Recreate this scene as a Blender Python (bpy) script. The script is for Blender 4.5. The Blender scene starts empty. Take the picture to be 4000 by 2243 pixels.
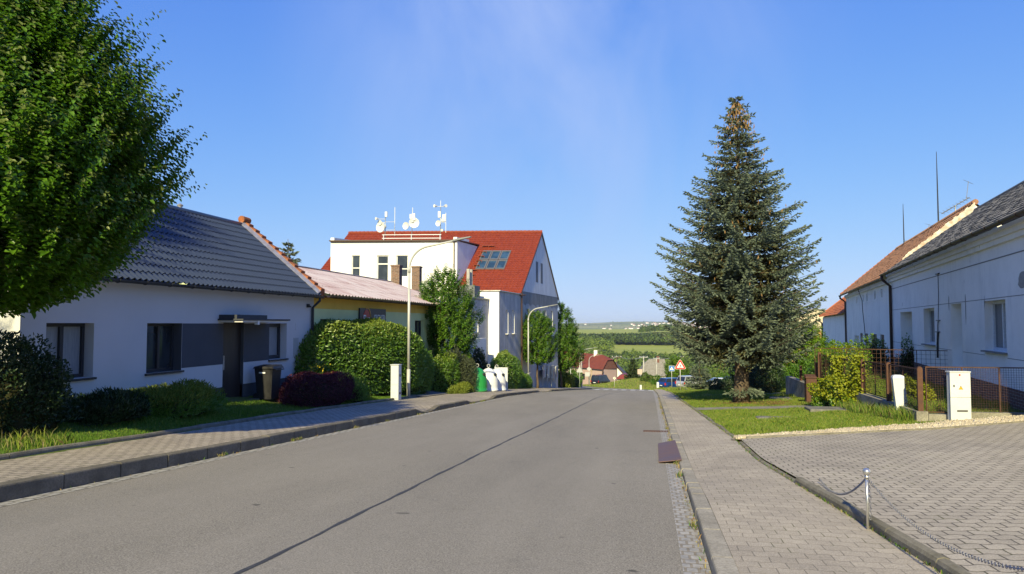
import bpy, math, random
import numpy as np
from mathutils import Vector, Matrix
R = math.radians
PI = math.pi
COL = bpy.context.scene.collection
rng = np.random.default_rng(7)
random.seed(7)

# ------------------------------------------------------------------ helpers
WM = {}                                   # object -> world matrix of its frame


def tag(o, label=None, cat=None, group=None, kind=None):
    if label: o['label'] = label
    if cat: o['category'] = cat
    if group: o['group'] = group
    if kind: o['kind'] = kind
    return o


def thing(name, loc, label, cat, group=None, rz=0.0):
    o = bpy.data.objects.new(name, None)
    o.empty_display_size = .2
    COL.objects.link(o)
    o.location = loc
    o.rotation_euler = (0, 0, rz)
    WM[o] = Matrix.Translation(Vector(loc)) @ Matrix.Rotation(rz, 4, 'Z')
    return tag(o, label, cat, group)


def link(name, me, parent=None, at=None):
    o = bpy.data.objects.new(name, me)
    COL.objects.link(o)
    if parent is not None:
        o.parent = parent
        WM[o] = WM[parent]
    else:
        o.location = at or (0, 0, 0)
        WM[o] = Matrix.Translation(Vector(at or (0, 0, 0)))
    return o


def copy_tree(o, parent=None):
    c = o.copy()
    COL.objects.link(c)
    if parent is not None:
        c.parent = parent
    for ch in list(o.children):
        copy_tree(ch, c)
    return c


class MB:
    def __init__(s):
        s.v = []; s.f = []; s.m = []

    def add(s, verts, faces, mi=0):
        b = len(s.v)
        s.v.extend(tuple(p) for p in verts)
        for f in faces:
            s.f.append(tuple(b + i for i in f)); s.m.append(mi)
        return s

    def hexa(s, p, mi=0):
        return s.add(p, [(0, 3, 2, 1), (4, 5, 6, 7), (0, 1, 5, 4), (1, 2, 6, 5), (2, 3, 7, 6), (3, 0, 4, 7)], mi)

    def box(s, x0, x1, y0, y1, z0, z1, mi=0):
        return s.hexa([(x0, y0, z0), (x1, y0, z0), (x1, y1, z0), (x0, y1, z0),
                       (x0, y0, z1), (x1, y0, z1), (x1, y1, z1), (x0, y1, z1)], mi)

    def fbox(s, F, s0, s1, t0, t1, z0, z1, mi=0):
        """box in a facade frame F=(origin,u,n): s along the wall, t outwards"""
        P = lambda a, b, z: fp(F, a, b, z)
        return s.hexa([P(s0, t0, z0), P(s1, t0, z0), P(s1, t1, z0), P(s0, t1, z0),
                       P(s0, t0, z1), P(s1, t0, z1), P(s1, t1, z1), P(s0, t1, z1)], mi)

    def cbox(s, x0, x1, y0, y1, z0, z1, c, mi=0):
        """box with chamfered vertical edges and top"""
        a = [(x0 + c, y0), (x1 - c, y0), (x1, y0 + c), (x1, y1 - c), (x1 - c, y1), (x0 + c, y1), (x0, y1 - c), (x0, y0 + c)]
        cx, cy = (x0 + x1) / 2, (y0 + y1) / 2
        k = 1 - 2 * c / max(1e-6, min(x1 - x0, y1 - y0)) * .6
        b = [(cx + (x - cx) * k, cy + (y - cy) * k) for x, y in a]
        V = [(x, y, z0) for x, y in a] + [(x, y, z1 - c) for x, y in a] + [(x, y, z1) for x, y in b]
        Fc = [tuple(reversed(range(8))), tuple(range(16, 24))]
        for r in (0, 8):
            for i in range(8):
                j = (i + 1) % 8
                Fc.append((r + i, r + j, r + 8 + j, r + 8 + i))
        return s.add(V, Fc, mi)

    def tube(s, pts, r, n=8, mi=0, caps=True):
        pts = [Vector(p) for p in pts]
        rs = r if isinstance(r, (list, tuple)) else [r] * len(pts)
        rings = []
        prev = None
        for i, p in enumerate(pts):
            d = (pts[min(i + 1, len(pts) - 1)] - pts[max(i - 1, 0)]).normalized()
            if prev is None:
                a = d.orthogonal().normalized()
            else:
                a = (prev - d * prev.dot(d))
                a = a.normalized() if a.length > 1e-6 else d.orthogonal().normalized()
            prev = a
            b = d.cross(a)
            rings.append([p + (a * math.cos(2 * PI * k / n) + b * math.sin(2 * PI * k / n)) * rs[i] for k in range(n)])
        V = [q for ring in rings for q in ring]
        Fc = []
        for i in range(len(pts) - 1):
            for k in range(n):
                k2 = (k + 1) % n
                Fc.append((i * n + k, i * n + k2, (i + 1) * n + k2, (i + 1) * n + k))
        if caps:
            Fc.append(tuple(reversed(range(n))))
            Fc.append(tuple(range((len(pts) - 1) * n, len(pts) * n)))
        return s.add(V, Fc, mi)

    def lathe(s, prof, n=20, o=(0, 0, 0), mi=0):
        V = []; Fc = []
        for r, z in prof:
            for k in range(n):
                a = 2 * PI * k / n
                V.append((o[0] + r * math.cos(a), o[1] + r * math.sin(a), o[2] + z))
        for i in range(len(prof) - 1):
            for k in range(n):
                k2 = (k + 1) % n
                Fc.append((i * n + k, i * n + k2, (i + 1) * n + k2, (i + 1) * n + k))
        Fc.append(tuple(reversed(range(n))))
        Fc.append(tuple(range((len(prof) - 1) * n, len(prof) * n)))
        return s.add(V, Fc, mi)

    def torus(s, c, ax, R0, r0, n=14, k=6, mi=0, sx=1.0):
        ax = Vector(ax).normalized(); a = ax.orthogonal().normalized(); b = ax.cross(a)
        V = []; Fc = []
        for i in range(n):
            t = 2 * PI * i / n
            d = a * math.cos(t) * sx + b * math.sin(t)
            for j in range(k):
                q = 2 * PI * j / k
                V.append(Vector(c) + d * R0 + (d.normalized() * math.cos(q) + ax * math.sin(q)) * r0)
        for i in range(n):
            for j in range(k):
                i2 = (i + 1) % n; j2 = (j + 1) % k
                Fc.append((i * k + j, i2 * k + j, i2 * k + j2, i * k + j2))
        return s.add(V, Fc, mi)

    def prism(s, poly, d, mi=0):
        """extrude a planar 3-D polygon by the vector d"""
        n = len(poly); d = Vector(d)
        V = [Vector(p) for p in poly] + [Vector(p) + d for p in poly]
        Fc = [tuple(reversed(range(n))), tuple(range(n, 2 * n))]
        for i in range(n):
            j = (i + 1) % n
            Fc.append((i, j, n + j, n + i))
        return s.add(V, Fc, mi)

    def wall(s, F, s0, s1, z0, z1, ops, depth=.25, mi=0, mr=0):
        """wall face with real openings (s0,s1,z0,z1[,depth]) and their reveals"""
        S = sorted(set([s0, s1] + [a for o in ops for a in o[:2] if s0 < a < s1]))
        Z = sorted(set([z0, z1] + [a for o in ops for a in o[2:4] if z0 < a < z1]))
        for a, b in zip(S, S[1:]):
            for c, d in zip(Z, Z[1:]):
                m = ((a + b) / 2, (c + d) / 2)
                if any(o[0] < m[0] < o[1] and o[2] < m[1] < o[3] for o in ops):
                    continue
                s.add([fp(F, a, 0, c), fp(F, b, 0, c), fp(F, b, 0, d), fp(F, a, 0, d)], [(0, 1, 2, 3)], mi)
        for o in ops:
            a, b, c, d = o[:4]; t = -(o[4] if len(o) > 4 else depth)
            q = [(a, c), (b, c), (b, d), (a, d)]
            for i in range(4):
                p, r = q[i], q[(i + 1) % 4]
                s.add([fp(F, p[0], 0, p[1]), fp(F, r[0], 0, r[1]), fp(F, r[0], t, r[1]), fp(F, p[0], t, p[1])], [(0, 1, 2, 3)], o[5] if len(o) > 5 else mr)
        return s

    def tiled(s, O, u, length, sv, slen, period, amp, course, step, ns=6, jit=0.0, mi=0):
        """roof sheet with real waves across and a real step at every course"""
        O = Vector(O); u = Vector(u).normalized(); sv = Vector(sv).normalized(); n = u.cross(sv)
        if n.z < 0: n = -n
        nu = max(2, int(length / period * ns)); nc = max(1, int(round(slen / course)))
        uu = np.linspace(0, length, nu + 1)
        w = amp * np.sin(2 * PI * uu / period)
        rows = []
        for k in range(nc):
            j = (np.interp(uu, np.arange(0, length + period, period), rng.normal(0, jit, len(np.arange(0, length + period, period)))) if jit else 0)
            rows.append((k * slen / nc, w + step + j)); rows.append(((k + 1) * slen / nc - .002, w + j))
        b = len(s.v)
        for t, h in rows:
            base = np.array(O + sv * t)[None] + uu[:, None] * np.array(u)[None] + h[:, None] * np.array(n)[None]
            s.v.extend(map(tuple, base))
        m = nu + 1
        for r in range(len(rows) - 1):
            for i in range(nu):
                s.f.append((b + r * m + i, b + r * m + i + 1, b + (r + 1) * m + i + 1, b + (r + 1) * m + i)); s.m.append(mi)
        return s

    def build(s, name, mat, parent=None, at=None, smooth=False, local=False):
        me = bpy.data.meshes.new(name)
        if local:
            V = s.v
        else:
            if parent is not None:
                I = WM[parent].inverted()
            else:
                I = Matrix.Translation(-Vector(at or (0, 0, 0)))
            V = [tuple(I @ Vector(p)) for p in s.v]
        me.from_pydata(V, [], s.f)
        for m in (mat if isinstance(mat, (list, tuple)) else [mat]):
            me.materials.append(m)
        me.polygons.foreach_set('material_index', s.m)
        if smooth:
            me.polygons.foreach_set('use_smooth', [True] * len(s.f))
        me.update()
        return link(name, me, parent, at)


def fp(F, s, t, z):
    O, u, n = F
    return (O[0] + u[0] * s + n[0] * t, O[1] + u[1] * s + n[1] * t, z)


def npmesh(name, V, Fq, mat, parent=None, at=None, mi=None, smooth=False):
    """big vertex arrays straight into one mesh; Fq is (n,k)"""
    V = np.asarray(V, np.float32).copy()
    if parent is not None:
        I = np.array(WM[parent].inverted())
        V = V @ I[:3, :3].T.astype(np.float32) + I[:3, 3].astype(np.float32)
    elif at is not None:
        V -= np.array(at, np.float32)
    me = bpy.data.meshes.new(name)
    n, k = Fq.shape
    me.vertices.add(len(V)); me.vertices.foreach_set('co', V.ravel())
    me.loops.add(n * k); me.loops.foreach_set('vertex_index', Fq.astype(np.int32).ravel())
    me.polygons.add(n)
    me.polygons.foreach_set('loop_start', np.arange(0, n * k, k, dtype=np.int32))
    me.polygons.foreach_set('loop_total', np.full(n, k, np.int32))
    for m in (mat if isinstance(mat, (list, tuple)) else [mat]):
        me.materials.append(m)
    if mi is not None:
        me.polygons.foreach_set('material_index', np.asarray(mi, np.int32))
    if smooth:
        me.polygons.foreach_set('use_smooth', np.ones(n, bool))
    me.update(calc_edges=True); me.validate()
    return link(name, me, parent, at)


def nrm(a):
    return a / np.maximum(np.linalg.norm(a, axis=1, keepdims=True), 1e-9)


def leaves(P, D, N, L, W, fold=.25):
    """n folded oval leaves: 6 vertices, two quads each"""
    n = len(P); D = nrm(D); S = nrm(np.cross(D, N)); N = nrm(np.cross(S, D))
    L = np.broadcast_to(np.asarray(L, float), (n,))[:, None]; W = np.broadcast_to(np.asarray(W, float), (n,))[:, None]
    up = N * W * fold
    v = np.stack([P, P + D * L * .3 + S * W * .46 + up, P + D * L * .68 + S * W * .38 + up * .8 - N * L * .05, P + D * L - N * L * .16,
                  P + D * L * .68 - S * W * .38 + up * .8 - N * L * .05, P + D * L * .3 - S * W * .46 + up], 1).reshape(-1, 3)
    b = (np.arange(n) * 6)[:, None]
    f = np.concatenate([b + np.array([[0, 1, 2, 3]]), b + np.array([[0, 3, 4, 5]])], 0)
    return v, f


def cards(P, D, N, L, W):
    """n flat rhombic leaf cards"""
    n = len(P); D = nrm(D); S = nrm(np.cross(D, N))
    L = np.broadcast_to(np.asarray(L, float), (n,))[:, None]; W = np.broadcast_to(np.asarray(W, float), (n,))[:, None]
    v = np.stack([P, P + D * L * .45 + S * W * .5, P + D * L, P + D * L * .45 - S * W * .5], 1).reshape(-1, 3)
    return v, (np.arange(n) * 4)[:, None] + np.array([[0, 1, 2, 3]])


def blades(P, h, w, lean=.35, r=rng):
    """grass blades: bent triangles on a quad"""
    n = len(P); a = r.uniform(0, 2 * PI, n); h = np.broadcast_to(np.asarray(h, float), (n,))
    s = np.stack([np.cos(a), np.sin(a), 0 * a], 1) * (w * .5)
    b = r.uniform(0, 2 * PI, n); k = r.uniform(.1, 1, n) * lean * h
    t = np.stack([np.cos(b) * k, np.sin(b) * k, h * .95], 1)
    m = np.stack([np.cos(b) * k * .35, np.sin(b) * k * .35, h * .6], 1)
    v = np.stack([P - s, P + s, P + m + s * .7, P + t, P + m - s * .7], 1).reshape(-1, 3)
    return v, (np.arange(n) * 5)[:, None] + np.array([[0, 1, 2, 3, 4]])


def ico(sub=2):
    import bmesh
    bm = bmesh.new(); bmesh.ops.create_icosphere(bm, subdivisions=sub, radius=1)
    V = np.array([v.co[:] for v in bm.verts]); Fc = np.array([[v.index for v in f.verts] for f in bm.faces]); bm.free()
    return V, Fc


# ------------------------------------------------------------------ materials
def newmat(name):
    m = bpy.data.materials.new(name); m.use_nodes = True
    t = m.node_tree; t.nodes.clear()
    o = t.nodes.new('ShaderNodeOutputMaterial')
    p = t.nodes.new('ShaderNodeBsdfPrincipled')
    t.links.new(p.outputs[0], o.inputs[0])
    return m, t, p, o


def nd(t, kind, **kw):
    n = t.nodes.new('ShaderNode' + kind)
    for k, v in kw.items():
        if k in n.inputs: n.inputs[k].default_value = v
        else: setattr(n, k, v)
    return n


def c4(c): return (c[0], c[1], c[2], 1)


def mixc(t, fac, a, b, blend='MIX'):
    n = t.nodes.new('ShaderNodeMix'); n.data_type = 'RGBA'; n.blend_type = blend
    for sock, val in ((n.inputs[0], fac), (n.inputs[6], a), (n.inputs[7], b)):
        if hasattr(val, 'links') or hasattr(val, 'is_linked'): t.links.new(val, sock)
        elif isinstance(val, (int, float)): sock.default_value = val
        else: sock.default_value = c4(val)
    return n.outputs[2]


def ramp(t, src, pts):
    n = t.nodes.new('ShaderNodeValToRGB'); t.links.new(src, n.inputs[0])
    e = n.color_ramp.elements
    while len(e) < len(pts): e.new(.5)
    for el, (p, c) in zip(e, pts):
        el.position = p; el.color = c4(c) if isinstance(c, (tuple, list)) else (c, c, c, 1)
    return n.outputs[0]


def pos(t):
    return nd(t, 'NewGeometry').outputs['Position']


def noise(t, vec, scale, detail=4, rough=.6, stretch=None):
    if stretch:
        mp = t.nodes.new('ShaderNodeMapping'); mp.inputs['Scale'].default_value = stretch
        t.links.new(vec, mp.inputs[0]); vec = mp.outputs[0]
    n = nd(t, 'TexNoise', Scale=scale, Detail=detail, Roughness=rough)
    t.links.new(vec, n.inputs['Vector'])
    return n.outputs[0]


def bump(t, p, src, strength=.3, dist=.02):
    b = nd(t, 'Bump', Strength=strength, Distance=dist)
    t.links.new(src, b.inputs['Height']); t.links.new(b.outputs[0], p.inputs['Normal'])


def plain(name, col, rough=.7, var=.25, scale=6.0, col2=None, spec=.3, metal=0.0, bmp=0.0, bscale=60.0, stretch=None, lo=.35, hi=.68, speck=0.0):
    m, t, p, o = newmat(name)
    P = pos(t)
    n = noise(t, P, scale, 5, .62, stretch)
    c2 = col2 or tuple(c * (1 - var) for c in col)
    f = ramp(t, n, [(lo, 0.0), (hi, 1.0)])
    c = mixc(t, f, col, c2)
    if speck:
        k = noise(t, P, bscale, 2, .7)
        c = mixc(t, ramp(t, k, [(.42, 0.0), (.6, speck)]), c, tuple(x * .45 for x in col))
    t.links.new(c, p.inputs['Base Color'])
    p.inputs['Roughness'].default_value = rough
    p.inputs['Specular IOR Level'].default_value = spec
    p.inputs['Metallic'].default_value = metal
    if bmp:
        bump(t, p, noise(t, P, bscale, 4, .65), bmp, .01)
    return m


def leafmat(name, col, col2, trans=.3, rough=.45, spec=.4, third=None):
    m, t, p, o = newmat(name)
    g = nd(t, 'NewGeometry')
    rnd = g.outputs['Random Per Island']
    c = ramp(t, rnd, [(0, col), (.55, tuple((a + b) / 2 for a, b in zip(col, col2))), (1, third or col2)])
    n = noise(t, g.outputs['Position'], 1.3, 2)
    c = mixc(t, ramp(t, n, [(.35, 0.0), (.7, .6)]), c, col2)
    t.links.new(c, p.inputs['Base Color'])
    p.inputs['Roughness'].default_value = rough; p.inputs['Specular IOR Level'].default_value = spec
    tr = nd(t, 'BsdfTranslucent')
    tc = mixc(t, .5, c, tuple(min(1, x * 1.5) for x in col2))
    t.links.new(tc, tr.inputs[0])
    mx = nd(t, 'MixShader'); mx.inputs[0].default_value = trans
    t.links.new(p.outputs[0], mx.inputs[1]); t.links.new(tr.outputs[0], mx.inputs[2]); t.links.new(mx.outputs[0], o.inputs[0])
    return m


def pavermat(name, col, wave=.013, bw=.2, bh=.165, joint=.007, dark=.35):
    m, t, p, o = newmat(name)
    P = pos(t)
    sx = nd(t, 'SeparateXYZ'); t.links.new(P, sx.inputs[0])
    def math_(op, a, b=None):
        n = t.nodes.new('ShaderNodeMath'); n.operation = op
        for i, v in enumerate((a, b)):
            if v is None: continue
            if isinstance(v, (int, float)): n.inputs[i].default_value = v
            else: t.links.new(v, n.inputs[i])
        return n.outputs[0]
    jit = nd(t, 'TexNoise', Scale=1.7, Detail=2.0); t.links.new(P, jit.inputs['Vector'])
    jj = math_('MULTIPLY', math_('SUBTRACT', jit.outputs[0], .5), .05)
    w = math_('MULTIPLY', math_('SINE', math_('MULTIPLY', sx.outputs[0], 2 * PI / bw)), wave)
    v = math_('ADD', math_('ADD', sx.outputs[1], w), jj)
    cm = nd(t, 'CombineXYZ'); t.links.new(math_('ADD', sx.outputs[0], jj), cm.inputs[0]); t.links.new(v, cm.inputs[1])
    b = nd(t, 'TexBrick', Scale=1.0)
    b.offset = .5; b.inputs['Brick Width'].default_value = bw; b.inputs['Row Height'].default_value = bh
    b.inputs['Mortar Size'].default_value = joint; b.inputs['Mortar Smooth'].default_value = .35; b.inputs['Bias'].default_value = 0
    b.inputs['Color1'].default_value = c4(col); b.inputs['Color2'].default_value = c4(tuple(x * .86 for x in col))
    b.inputs['Mortar'].default_value = c4(tuple(x * dark for x in col))
    t.links.new(cm.outputs[0], b.inputs['Vector'])
    big = ramp(t, noise(t, P, .9, 5, .65), [(.35, .0), (.72, 1.0)])
    c = mixc(t, big, b.outputs[0], mixc(t, 1.0, b.outputs[0], (.74, .74, .76), 'MULTIPLY'))
    sp = ramp(t, noise(t, P, 90, 2, .7), [(.38, .72), (.62, 1.12)])
    c = mixc(t, 1.0, c, sp, 'MULTIPLY')
    moss = mixc(t, math_('MULTIPLY', b.outputs[1], ramp(t, noise(t, P, 2.2, 4), [(.52, 0.0), (.66, .8)])), c, (.10, .105, .035))
    t.links.new(moss, p.inputs['Base Color'])
    p.inputs['Roughness'].default_value = .85; p.inputs['Specular IOR Level'].default_value = .2
    inv = math_('SUBTRACT', 1.0, b.outputs[1])
    hh = math_('ADD', inv, math_('MULTIPLY', noise(t, P, 70, 3), .35))
    bump(t, p, hh, .55, .012)
    return m


def brickmat(name, c1, c2, mortar, bw, bh, ms, vecswap=None, rough=.85, bmp=.5):
    """brick / sett / slab pattern; vecswap picks which world axes run along the courses"""
    m, t, p, o = newmat(name)
    P = pos(t)
    sx = nd(t, 'SeparateXYZ'); t.links.new(P, sx.inputs[0])
    cm = nd(t, 'CombineXYZ')
    a, b_ = vecswap or (0, 1)
    n0 = nd(t, 'TexNoise', Scale=6.0, Detail=2.0); t.links.new(P, n0.inputs['Vector'])
    md = t.nodes.new('ShaderNodeMath'); md.operation = 'MULTIPLY_ADD'; t.links.new(n0.outputs[0], md.inputs[0]); md.inputs[1].default_value = bh * .35
    t.links.new(sx.outputs[b_], md.inputs[2])
    t.links.new(sx.outputs[a], cm.inputs[0]); t.links.new(md.outputs[0], cm.inputs[1])
    b = nd(t, 'TexBrick', Scale=1.0)
    b.inputs['Brick Width'].default_value = bw; b.inputs['Row Height'].default_value = bh
    b.inputs['Mortar Size'].default_value = ms; b.inputs['Mortar Smooth'].default_value = .4
    b.inputs['Color1'].default_value = c4(c1); b.inputs['Color2'].default_value = c4(c2); b.inputs['Mortar'].default_value = c4(mortar)
    t.links.new(cm.outputs[0], b.inputs['Vector'])
    sp = ramp(t, noise(t, P, 14, 4, .7), [(.35, .7), (.65, 1.15)])
    c = mixc(t, 1.0, b.outputs[0], sp, 'MULTIPLY')
    t.links.new(c, p.inputs['Base Color']); p.inputs['Roughness'].default_value = rough
    iv = t.nodes.new('ShaderNodeMath'); iv.operation = 'SUBTRACT'; iv.inputs[0].default_value = 1; t.links.new(b.outputs[1], iv.inputs[1])
    bump(t, p, iv.outputs[0], bmp, .015)
    return m


def stained(name, base, stain, streak, zlo=None, rough=.9):
    """old render: vertical weather streaks and blotches of its own"""
    m, t, p, o = newmat(name)
    P = pos(t)
    s1 = ramp(t, noise(t, P, 1.0, 6, .7, (2.2, 2.2, .22)), [(.42, 0.0), (.68, 1.0)])
    s2 = ramp(t, noise(t, P, .8, 6, .65), [(.40, 0.0), (.62, 1.0)])
    c = mixc(t, s2, base, stain)
    mm = mixc(t, .6, c, streak)
    c = mixc(t, s1, c, mm)
    fine = ramp(t, noise(t, P, 35, 3, .7), [(.3, .86), (.7, 1.08)])
    c = mixc(t, 1.0, c, fine, 'MULTIPLY')
    t.links.new(c, p.inputs['Base Color']); p.inputs['Roughness'].default_value = rough; p.inputs['Specular IOR Level'].default_value = .15
    bump(t, p, noise(t, P, 40, 4, .7), .25, .01)
    return m


def glassmat(name, col=(.02, .025, .03), rough=.06):
    m, t, p, o = newmat(name)
    n = noise(t, pos(t), 1.2, 2)
    t.links.new(mixc(t, ramp(t, n, [(.4, 0.0), (.6, 1.0)]), col, tuple(c * 1.8 for c in col)), p.inputs['Base Color'])
    p.inputs['Roughness'].default_value = rough; p.inputs['Specular IOR Level'].default_value = .8
    return m


def paint(name, col, rough=.35, spec=.5, metal=0.0, coat=0.0):
    m = plain(name, col, rough, .12, 2.0, None, spec, metal)
    if coat:
        p = [n for n in m.node_tree.nodes if n.type == 'BSDF_PRINCIPLED'][0]
        p.inputs['Coat Weight'].default_value = coat
    return m
# ------------------------------------------------------------------ camera, sun, sky
SC = bpy.context.scene
cam = bpy.data.cameras.new('camera'); cam_o = bpy.data.objects.new('camera', cam); COL.objects.link(cam_o)
cam.sensor_width = 36; cam.lens = 25.71; cam.clip_start = .05; cam.clip_end = 30000
cam_o.location = (0, 0, 1.6); cam_o.rotation_euler = (R(90 + 2.895), 0, R(10.625))
SC.camera = cam_o

SUN_EL, SUN_OFF = 29.5, -1.8              # degrees; the sun stands behind the camera, a touch to the left of the road
to_sun = Vector((math.sin(R(SUN_OFF)) * math.cos(R(SUN_EL)), -math.cos(R(SUN_OFF)) * math.cos(R(SUN_EL)), math.sin(R(SUN_EL))))
sl = bpy.data.lights.new('sun', 'SUN'); sl.energy = 5.0; sl.angle = R(.53); sl.color = (1, .875, .49)
so = bpy.data.objects.new('sun', sl); COL.objects.link(so)
so.rotation_euler = to_sun.to_track_quat('Z', 'Y').to_euler(); so.location = (0, -30, 40)

w = bpy.data.worlds.new('World'); SC.world = w; w.use_nodes = True
t = w.node_tree; t.nodes.clear()
wo = t.nodes.new('ShaderNodeOutputWorld'); bg = t.nodes.new('ShaderNodeBackground'); t.links.new(bg.outputs[0], wo.inputs[0])
sk = t.nodes.new('ShaderNodeTexSky'); sk.sky_type = 'NISHITA'; sk.sun_disc = False
sk.sun_elevation = R(SUN_EL); sk.sun_rotation = R(180 - SUN_OFF); sk.altitude = 250
sk.air_density = 1.0; sk.dust_density = .3; sk.ozone_density = 2.4
tc = t.nodes.new('ShaderNodeTexCoord')
hs = t.nodes.new('ShaderNodeHueSaturation'); hs.inputs['Saturation'].default_value = 1.08; hs.inputs['Value'].default_value = 1.0
tn = t.nodes.new('ShaderNodeMix'); tn.data_type = 'RGBA'; tn.blend_type = 'MULTIPLY'; tn.inputs[0].default_value = 1; tn.inputs[7].default_value = (.90, .86, 1.16, 1)
t.links.new(sk.outputs[0], tn.inputs[6]); t.links.new(tn.outputs[2], hs.inputs['Color'])
# thin cirrus: stretched noise on the sky dome, fading out of a patch above the road
mp = t.nodes.new('ShaderNodeMapping'); t.links.new(tc.outputs['Generated'], mp.inputs[0])
mp.inputs['Rotation'].default_value = (0, R(-25), R(0)); mp.inputs['Scale'].default_value = (2.2, 2.2, 1.0)
cn = t.nodes.new('ShaderNodeTexNoise'); t.links.new(mp.outputs[0], cn.inputs['Vector'])
cn.inputs['Scale'].default_value = 1.7; cn.inputs['Detail'].default_value = 6; cn.inputs['Roughness'].default_value = .55; cn.inputs['Distortion'].default_value = .6
cr = t.nodes.new('ShaderNodeValToRGB'); t.links.new(cn.outputs[0], cr.inputs[0])
cr.color_ramp.elements[0].position = .34; cr.color_ramp.elements[0].color = (0, 0, 0, 1)
cr.color_ramp.elements[1].position = .66; cr.color_ramp.elements[1].color = (1, 1, 1, 1)
CLOUD_DIR = Vector((-.12, .92, .34)).normalized()
vd = t.nodes.new('ShaderNodeVectorMath'); vd.operation = 'DISTANCE'; t.links.new(tc.outputs['Generated'], vd.inputs[0]); vd.inputs[1].default_value = CLOUD_DIR
mr = t.nodes.new('ShaderNodeMapRange'); t.links.new(vd.outputs['Value'], mr.inputs[0])
mr.inputs[1].default_value = .08; mr.inputs[2].default_value = .40; mr.inputs[3].default_value = 1; mr.inputs[4].default_value = 0; mr.interpolation_type = 'SMOOTHSTEP'
mu = t.nodes.new('ShaderNodeMath'); mu.operation = 'MULTIPLY'; t.links.new(cr.outputs[0], mu.inputs[0]); t.links.new(mr.outputs[0], mu.inputs[1])
mu2 = t.nodes.new('ShaderNodeMath'); mu2.operation = 'MULTIPLY'; t.links.new(mu.outputs[0], mu2.inputs[0]); mu2.inputs[1].default_value = .62
cm = t.nodes.new('ShaderNodeMix'); cm.data_type = 'RGBA'; t.links.new(mu2.outputs[0], cm.inputs[0]); 
va = t.nodes.new('ShaderNodeVectorMath'); va.operation = 'MULTIPLY'; t.links.new(hs.outputs[0], va.inputs[0]); va.inputs[1].default_value = (.141, .203, .557)
vb = t.nodes.new('ShaderNodeVectorMath'); vb.operation = 'ADD'; t.links.new(va.outputs[0], vb.inputs[0]); vb.inputs[1].default_value = (1, 1, 1)
vc = t.nodes.new('ShaderNodeVectorMath'); vc.operation = 'DIVIDE'; t.links.new(hs.outputs[0], vc.inputs[0]); t.links.new(vb.outputs[0], vc.inputs[1])
ve = t.nodes.new('ShaderNodeVectorMath'); ve.operation = 'MULTIPLY'; t.links.new(vc.outputs[0], ve.inputs[0]); ve.inputs[1].default_value = (.997, 1.575, 4.43)
t.links.new(ve.outputs[0], cm.inputs[6])
cm.inputs[7].default_value = (3.3, 4.2, 6.6, 1)
t.links.new(cm.outputs[2], bg.inputs[0]); bg.inputs[1].default_value = .092
SC.view_settings.view_transform = 'Standard'; SC.view_settings.look = 'None'
SC.view_settings.exposure = .68; SC.view_settings.gamma = 1

# ------------------------------------------------------------------ terrain
PRY = np.array([-400, -60, -20, 0, 13, 26, 37, 48, 59, 72, 85, 115, 150, 227, 290, 360, 450, 600, 720, 900, 1000, 1300, 1700, 2200, 2500, 3500, 5000, 6000, 7500, 9000, 10500, 14000.])
PRZ = np.array([22.4, 3.36, 1.12, 0, -.728, -1.46, -2.1, -2.9, -3.8, -4.85, -5.95, -8.35, -10.9, -17.2, -22, -26, -27, -26, -24.5, -22.5, -22, -20, -16, -13.5, -17, -60, -75, -46, -16, 22, 14, -30.])


def G(y): return np.interp(y, PRY, PRZ)


def smooth(x, a, b):
    k = np.clip((x - a) / (b - a), 0, 1); return k * k * (3 - 2 * k)


def lawn_edge(y): return np.interp(y, [-30, 9, 12.7, 18, 24.5, 32, 60, 90], [-8.9, -9.0, -9.2, -9.62, -9.8, -9.85, -9.9, -10.5])   # back edge of the left pavement
def walk_edge(y): return np.interp(y, [-30, 5.9, 8, 12.2, 15.7, 24, 36, 60, 90], [2.4, 2.07, 1.95, 1.66, 1.70, 1.52, 1.25, 1.3, 1.4])  # back edge of the right pavement


def bend(y): return np.interp(y, [-400, 84, 90, 95, 100, 105, 110, 118, 125, 137, 150, 170], [0, 0, -.2, -.75, -1.8, -3.3, -5, -7.6, -9.6, -12.4, -14.5, -17])          # the road turns left past the crossing


def T(x, y):
    x = np.asarray(x, float); y = np.asarray(y, float)
    g = G(y)
    far = smooth(y, 85, 130)
    le = lawn_edge(y)
    left = g + .19 + .18 * np.clip(le - .1 - x, 0, 2.3)
    rise = .042 * (np.clip(x, 1.7, 6) - 1.7) + .09 * np.clip(x - 6, 0, 3.4)
    right = g + .12 + rise
    terr = -.62 - .012 * np.clip(y - 19, 0, 25) - .03 * np.clip(y - 44, 0, 90)
    tx = np.interp(y, [19.2, 31, 45, 60, 120], [6.4, 6.4, 9, 12, 22])
    tw = np.interp(y, [19.2, 31, 45, 120], [.1, .1, 2.5, 7])
    kt = smooth(x, tx, tx + tw) * smooth(y, 19.3, 19.5)
    right = np.where(y > 19.3, right * (1 - kt) + np.maximum(terr, right - 1.5) * kt, right)
    z = np.where(x < -7.2, left, np.where(x > .5, right, g - .08))
    z = z * (1 - far) + (g - .08) * far
    # far relief
    hill = (np.sin(x * .0021 + 1.0) * 9 + np.sin(x * .0051 + y * .001) * 5) * smooth(y, 5000, 9000)
    hill += 16 * smooth(x, 400, 1900) * smooth(y, 6500, 8500)
    near = (np.sin(x * .012 + y * .006) * 1.2 + np.sin(x * .031 - y * .017) * .5) * smooth(y, 260, 420) * (1 - smooth(y, 2000, 3000))
    knoll = 8 * np.exp(-((x - 22) / 55.) ** 2 - ((y - 1250) / 120.) ** 2)
    bank = 1.5 * np.exp(-((x + 2.2) / 6.) ** 2 - ((y - 150) / 16.) ** 2)
    return z + hill + near + knoll + bank


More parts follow.
